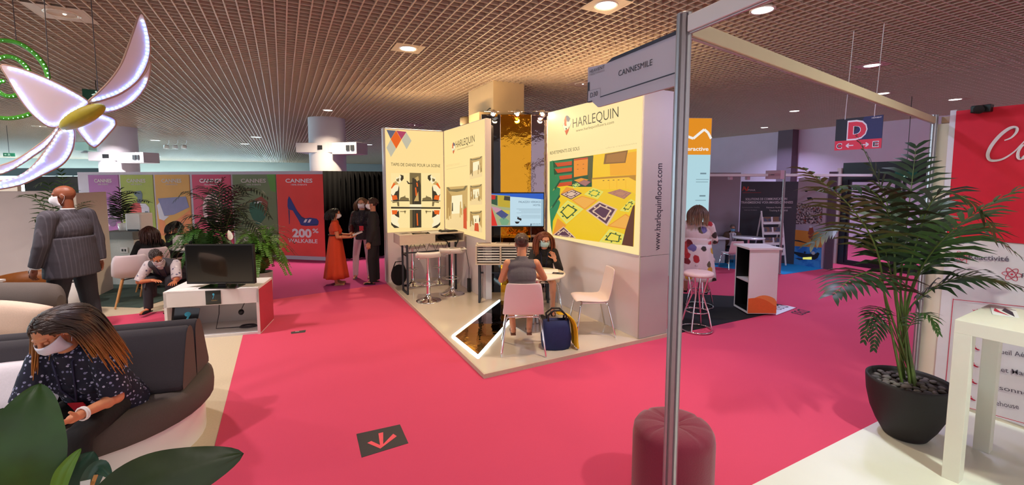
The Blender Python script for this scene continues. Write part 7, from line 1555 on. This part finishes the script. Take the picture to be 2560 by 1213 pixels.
def frond(pts, L, n, m, start=.4, droop=.35, wid=.016, r0=.007, rnd=random, name='frond', parent=None, fwd=.75, seg=3, tubes=6):
    """a feathered leaf: arching midrib with paired, drooping leaflets"""
    q = crm([V(p) for p in pts]); N = len(q); cum = [0]
    for i in range(1, N): cum.append(cum[-1] + (q[i] - q[i - 1]).length)
    tot = cum[-1]; b = MB(); b.tube(q, [r0 * (1 - .8 * c / tot) for c in cum], stem_m, tubes)
    def atl(s):
        s *= tot
        for i in range(1, N):
            if cum[i] >= s: f = (s - cum[i - 1]) / max(1e-6, cum[i] - cum[i - 1]); return q[i - 1].lerp(q[i], f), (q[i] - q[i - 1]).normalized()
        return q[-1], (q[-1] - q[-2]).normalized()
    for i in range(n):
        f = i / (n - 1); s = start + (1 - start) * f; p, tg = atl(s); sd = tg.cross(V((0, 0, 1)))
        sd = sd.normalized() if sd.length > .15 else V((1, .3, 0)).normalized(); up = sd.cross(tg)
        for g in (1, -1):
            ln = L * (.45 + .55 * sin(pi * min(1, .15 + f * .95)) ) * rnd.uniform(.85, 1.1) * (1 - .35 * f); d = (sd * g * (1 - .35 * f) + tg * fwd * (.6 + .6 * f) + up * rnd.uniform(.0, .25)).normalized(); c = V(p); w = wid * rnd.uniform(.85, 1.15); row = []
            for k in range(seg + 1):
                t_ = k / seg; ww = w * (sin(pi * (.18 + .78 * t_)) if k < seg else .04); nn = d.cross(up); nn = nn.normalized() if nn.length > 1e-3 else tg; row.append((c + nn * ww * .5, c - nn * ww * .5)); d = (d + V((0, 0, -droop * (t_ + .25)))).normalized(); c = c + d * ln / seg
            vs = [v for r_ in row for v in r_]; b.add(vs, [(2 * k, 2 * k + 1, 2 * k + 3, 2 * k + 2) for k in range(seg)], m, True)
    o = b.build(name)
    return on(o, parent) if parent is not None else o
def broad_leaf(pts, half, m, name, parent, cup=.25, normal=None, nseg=18, wave=.06, veins=True, fold=0.0):
    q = crm([V(p) for p in pts], 8); N = len(q); b = MB(); vs = []; na = 8
    for i in range(N):
        f = i / (N - 1); tg = (q[min(N - 1, i + 1)] - q[max(0, i - 1)]).normalized(); nn = V(normal) if normal is not None else (_C - q[i]).normalized(); sd = tg.cross(nn).normalized(); nn = sd.cross(tg); w = half * max(.0, sin(pi * min(1, f ** .85 * .97 + .03))) ** .8 * (1 if f < .98 else .2)
        for j in range(na + 1):
            s_ = -1 + 2 * j / na; vs.append(q[i] + sd * w * s_ + nn * (cup * w * s_ * s_ + wave * half * sin(f * 22 + abs(s_) * 6) * abs(s_) * .35 + (.004 if j == na // 2 else 0)))
    b.add(vs, [(i * (na + 1) + j, i * (na + 1) + j + 1, (i + 1) * (na + 1) + j + 1, (i + 1) * (na + 1) + j) for i in range(N - 1) for j in range(na)], m, True); o = b.build(name); return on(o, parent)

# big palm in the black bowl
PP = V((4.23, 1.475, .02)); bp_ = thing('potted_palm', 'large kentia palm in a black bowl pot on the white floor edge', 'potted plant', PP); pot_m = mat('pot_black_matt', (30, 28, 30), .65, scale=50, var=.1, bump=.1)
b = MB(); b.lathe([(0, 0), (.12, 0), (.135, .01), (.185, .10), (.225, .20), (.252, .32), (.262, .43), (.262, .452), (.250, .456), (.245, .43), (.235, .405), (0, .405)], pot_m, n=48); b.build('pot', bp_); b = MB(); b.lathe([(0, .412), (.236, .408)], soil, n=32); b.build('soil', bp_)
rnd = random.Random(11); px = lambda *l: [at(x, y, d) for x, y, d in l]
def from_pot(c, r_, z): a = rnd.uniform(0, 6.28); return V((c.x + r_ * cos(a), c.y + r_ * sin(a), z))
PALM = [((2215, 760, 3.42), (2190, 620, 3.3), (2120, 510, 3.1), (2012, 425, 2.9)), ((2225, 780, 3.42), (2195, 690, 3.3), (2140, 690, 3.15), (2085, 735, 3.0)), ((2240, 760, 3.45), (2235, 620, 3.5), (2215, 500, 3.6), (2150, 355, 3.7)), ((2262, 760, 3.4), (2290, 610, 3.3), (2340, 490, 3.15), (2420, 500, 3.0), (2480, 570, 2.9)), ((2265, 790, 3.4), (2310, 660, 3.3), (2400, 560, 3.0), (2530, 480, 2.75)), ((2265, 800, 3.4), (2320, 730, 3.3), (2420, 690, 3.15), (2535, 712, 3.0)), ((2252, 760, 3.45), (2262, 600, 3.5), (2278, 470, 3.6), (2290, 370, 3.7)), ((2235, 830, 3.42), (2205, 770, 3.35), (2180, 790, 3.25), (2160, 850, 3.2)), ((2258, 860, 3.4), (2290, 790, 3.3), (2325, 790, 3.2), (2345, 830, 3.15)), ((2240, 740, 3.45), (2195, 590, 3.55), (2110, 560, 3.6), (2035, 605, 3.6)), ((2262, 780, 3.45), (2320, 640, 3.5), (2430, 570, 3.45), (2550, 640, 3.3)), ((2240, 720, 3.4), (2230, 560, 3.35), (2170, 470, 3.2), (2080, 470, 3.05)), ((2250, 700, 3.5), (2290, 560, 3.55), (2360, 500, 3.5), (2440, 540, 3.4)), ((2235, 850, 3.45), (2200, 800, 3.4), (2195, 790, 3.35), (2185, 870, 3.3))]
for i, p in enumerate(PALM):
    sm = i in (7, 8, 13); frond([from_pot(PP, .05, .41)] + px(*p), .15 if sm else .41, 14 if sm else 18, leaf_d if i % 4 else leaf_m, start=.50 if not sm else .6, droop=.40, wid=.034 if not sm else .018, r0=.010 if not sm else .006, rnd=rnd, parent=bp_)
stone_m = [mat('pebble_grey', (96, 90, 86), .7, scale=14, var=.15), mat('pebble_dark', (62, 58, 58), .7, scale=14, var=.15)]
proto = []
for k in range(3):
    b = MB(); b.ell((0, 0, 0), (1, .78, .52), stone_m[k % 2], nu=12, nv=8); b.v = [v * (1 + .14 * noise.noise(v * 1.6 + V((k * 5, 0, 0)))) for v in b.v]; me = b.build('tmp_pebble').data; proto.append(me); bpy.data.objects.remove(bpy.data.objects['tmp_pebble'])
cnt = 0
for i in range(300):
    r_ = sqrt(rnd.random()) * .205; a = rnd.uniform(0, 6.28); x, y = PP.x + r_ * cos(a), PP.y + r_ * sin(a); sz = rnd.uniform(.022, .036)
    if any((x - q[0]) ** 2 + (y - q[1]) ** 2 < (.80 * (sz + q[2])) ** 2 for q in (proto_pos if cnt else [])): continue
    if not cnt: proto_pos = []
    proto_pos.append((x, y, sz)); o = bpy.data.objects.new('pebble', proto[cnt % 3]); COL.objects.link(o); o.location = (x, y, PP.z + .412 + sz * .45); o.scale = (sz,) * 3; o.rotation_euler = (rnd.uniform(-.2, .2), rnd.uniform(-.2, .2), rnd.uniform(0, 6)); tag(o, 'smooth grey pebble in the black palm pot', 'pebble', 'pebbles in the palm pot'); cnt += 1
    if cnt >= 48: break

# planters behind the television desk
def planter(c, r_, h, name, label, m=None, cat='potted plant'):
    t = thing(name, label, cat, c); b = MB(); b.lathe([(0, 0), (r_ * .8, 0), (r_ * .85, .01), (r_, h), (r_ * .93, h), (r_ * .9, h - .04), (0, h - .04)], m or white_gloss, n=32); b.build('pot', t); b = MB(); b.lathe([(0, h - .035), (r_ * .9, h - .037)], soil, n=24); b.build('soil', t); return t
rnd = random.Random(21)
c = at(556, 452, 7.35); c.z = .004; t = planter(c, .24, .50, 'potted_palm', 'dark bushy palm with arching fronds behind the black television')
T0 = [((560, 590, 7.35), (520, 510, 7.2), (470, 480, 7.1), (438, 500, 7.0)), ((558, 590, 7.35), (540, 500, 7.3), (510, 468, 7.3), (478, 475, 7.2)), ((562, 590, 7.3), (560, 500, 7.4), (540, 455, 7.5), (510, 450, 7.5)), ((562, 590, 7.3), (585, 500, 7.3), (625, 470, 7.2), (668, 492, 7.1)), ((560, 600, 7.3), (590, 530, 7.2), (640, 500, 7.0), (672, 540, 6.9)), ((556, 600, 7.3), (520, 550, 7.1), (475, 540, 7.0), (440, 585, 6.9)), ((560, 590, 7.3), (570, 500, 7.3), (595, 462, 7.2), (610, 480, 7.1)), ((556, 600, 7.3), (530, 560, 7.1), (500, 560, 7.0), (470, 610, 6.9)), ((564, 600, 7.3), (600, 560, 7.1), (630, 555, 7.0), (655, 600, 6.9)), ((558, 595, 7.3), (545, 530, 7.0), (530, 505, 6.9), (500, 515, 6.8)), ((562, 595, 7.3), (575, 540, 7.0), (590, 520, 6.9), (615, 545, 6.8)), ((556, 590, 7.3), (552, 530, 7.2), (548, 480, 7.2), (556, 450, 7.2))]
dpal = mat('palm_blackish_green', (26, 36, 22), .5, scale=30, var=.2)
for p in T0: frond([from_pot(c, .04, .46)] + px(*p), .34, 20, dpal, start=.45, droop=.5, wid=.022, r0=.008, rnd=rnd, parent=t)
def fern(c, r_, h, n, R_, label, m, seed, dirs=None, ph=.3):
    t = planter(c, r_, h, 'fern', label); rn = random.Random(seed)
    for i in range(n):
        a = rn.uniform(0, 2 * pi) if dirs is None else rn.uniform(*dirs); L = R_ * rn.uniform(.7, 1.1); e = rn.uniform(.15, 1.0); p0 = V((c.x + .04 * cos(a), c.y + .04 * sin(a), c.z + h - .03)); z1 = h + ph * e + .12
        frond([p0, V((c.x + L * .35 * cos(a), c.y + L * .35 * sin(a), c.z + z1 * .97)), V((c.x + L * .75 * cos(a), c.y + L * .75 * sin(a), c.z + z1)), V((c.x + L * 1.05 * cos(a), c.y + L * 1.05 * sin(a), c.z + z1 - .22 * (1.3 - e)))], .115, 24, m, start=.12, droop=.22, wid=.027, r0=.0035, rnd=rn, parent=t, seg=2, tubes=4, fwd=.4)
    return t
c = at(642, 452, 7.1); c.z = .004; fern(c, .17, .50, 64, .52, 'bright green fern spilling past the right edge of the television', leaf_f, 3, ph=.62)
c = at(500, 452, 7.0); c.z = .004; fern(c, .17, .66, 52, .50, 'bushy green fern peeking above the television', mat('fern_deep', (50, 96, 30), .5, scale=30, var=.3), 5, ph=.50)
c = at(586, 452, 6.75); c.z = .004; t = planter(c, .15, .46, 'peace_lily', 'peace lily with white spathe flowers above the television'); rn = random.Random(8)
for i in range(16):
    a = rn.uniform(0, 6.28); L = rn.uniform(.25, .45); z1 = .46 + rn.uniform(.2, .45); broad_leaf([from_pot(c, .03, .43), V((c.x + L * .4 * cos(a), c.y + L * .4 * sin(a), z1)), V((c.x + L * .8 * cos(a), c.y + L * .8 * sin(a), z1 + .08)), V((c.x + L * 1.2 * cos(a), c.y + L * 1.2 * sin(a), z1 - .05))], .055, leaf_m, 'leaf', t, normal=(0, 0, 1))
for x, y, d in ((576, 600, 6.7), (562, 640, 6.6)):
    e = at(x, y, d); b = MB(); b.tube([from_pot(c, .02, .43), c.lerp(e, .5) + V((0, 0, .2)), e], .005, stem_m, 6); o = on(b.build('flower_stem'), t); broad_leaf([e, e + V((.0, 0, .07)), e + V((-.02, .01, .15))], .035, cream_white, 'spathe', t, cup=.6)
# small palms farther back
def small_palm(c, r_, h, label, fr, L, m, seed, n=16):
    t = planter(c, r_, h, 'potted_palm', label); rn = random.Random(seed)
    for p in fr: frond([V((c.x + rn.uniform(-.03, .03), c.y + rn.uniform(-.03, .03), c.z + h - .04))] + px(*p), L, n, m, start=.5, droop=.4, wid=.022, r0=.007, rnd=rn, parent=t)
c = at(150, 452, 6.75); c.z = .004; small_palm(c, .2, .42, 'slender palm standing between the bald man and the long partition', [((140, 600, 6.7), (110, 520, 6.6), (82, 490, 6.5), (62, 488, 6.8)), ((142, 600, 7.1), (130, 500, 7.1), (118, 455, 7.1), (95, 462, 7.0)), ((150, 600, 7.1), (160, 500, 7.1), (158, 455, 7.1), (152, 430, 7.1)), ((152, 600, 7.1), (185, 530, 7.0), (205, 510, 6.9), (228, 503, 6.8)), ((140, 620, 7.0), (118, 560, 6.9), (102, 545, 6.8), (88, 550, 6.8)), ((152, 620, 7.0), (185, 555, 6.9), (205, 535, 6.8), (222, 540, 6.8))], .30, leaf_m, 31)
c = Mc @ V((-.16, .3, 1.0205)); small_palm(c, .09, .14, 'small dark palm standing on the service counter before the purple poster', [((300, 545, 9.2), (290, 500, 9.1), (275, 485, 9.0)), ((302, 545, 9.2), (305, 495, 9.2), (318, 478, 9.1), (340, 482, 9.0)), ((300, 550, 9.2), (285, 530, 9.1), (272, 525, 9.0)), ((304, 550, 9.2), (325, 515, 9.1), (350, 500, 9.0), (372, 505, 8.9)), ((302, 545, 9.2), (298, 500, 9.2), (300, 474, 9.2)), ((304, 550, 9.2), (318, 520, 9.1), (330, 512, 9.0))], .30, dpal, 33)
# broad-leaved plant at the camera's left
c = at(170, 452, 1.10); c.z = .004; t = planter(c, .16, 1.00, 'broad_leaf_plant', 'broad-leaved green plant with large leaves at the lower left corner')
root_ = V((c.x, c.y, .97))
l1 = mat('big_leaf_green', (44, 84, 22), .4, scale=12, var=.3, bump=.15); l2 = mat('big_leaf_olive', (40, 58, 16), .45, scale=12, var=.25, bump=.15); l3 = mat('young_leaf_green', (96, 140, 44), .45, scale=12, var=.2)
def stalk(p): b = MB(); b.tube([root_, root_.lerp(p, .6) + V((0, 0, .05)), p], .006, stem_m, 6); on(b.build('stalk'), t)
for pts, hf, m, cu in ((((-20, 1420, 1.10), (25, 1220, 1.08), (62, 1080, 1.10), (100, 958, 1.14)), .090, l1, .12), (((215, 1330, 1.02), (320, 1250, 1.04), (450, 1190, 1.08), (610, 1134, 1.14)), .080, l2, -.12), (((132, 1300, 1.12), (150, 1205, 1.12), (172, 1160, 1.13), (203, 1121, 1.15)), .018, l3, .3), (((150, 1290, 1.2), (180, 1210, 1.2), (212, 1160, 1.21), (234, 1128, 1.22)), .044, leaf_b, .2), (((200, 1290, 1.16), (225, 1205, 1.16), (250, 1168, 1.17), (280, 1198, 1.16)), .022, leaf_b, .3), (((-90, 1300, 1.2), (-60, 1180, 1.2), (-30, 1090, 1.2), (8, 1020, 1.22)), .06, leaf_m, .2)):
    p = px(*pts); stalk(p[0]); broad_leaf(p, hf, m, 'leaf', t, cup=cu)
s0_ = at(236, 1200, 1.07); pl = thing('plant_label', 'wooden plant stick with a white card among the broad leaves', 'plant label', s0_); b = MB(); b.beam(at(222, 1235, 1.06), at(240, 1188, 1.09), .008, .003, woodm); on(b.build('stick'), pl); b = MB(); q = [at(200, 1218, 1.07), at(200, 1205, 1.07), at(226, 1200, 1.06), at(224, 1218, 1.06)]; b.add(q + [v + V((0, .002, 0)) for v in q], [(0, 1, 2, 3), (7, 6, 5, 4), (0, 4, 5, 1), (1, 5, 6, 2), (2, 6, 7, 3), (3, 7, 4, 0)], paper_w); on(b.build('card'), pl)
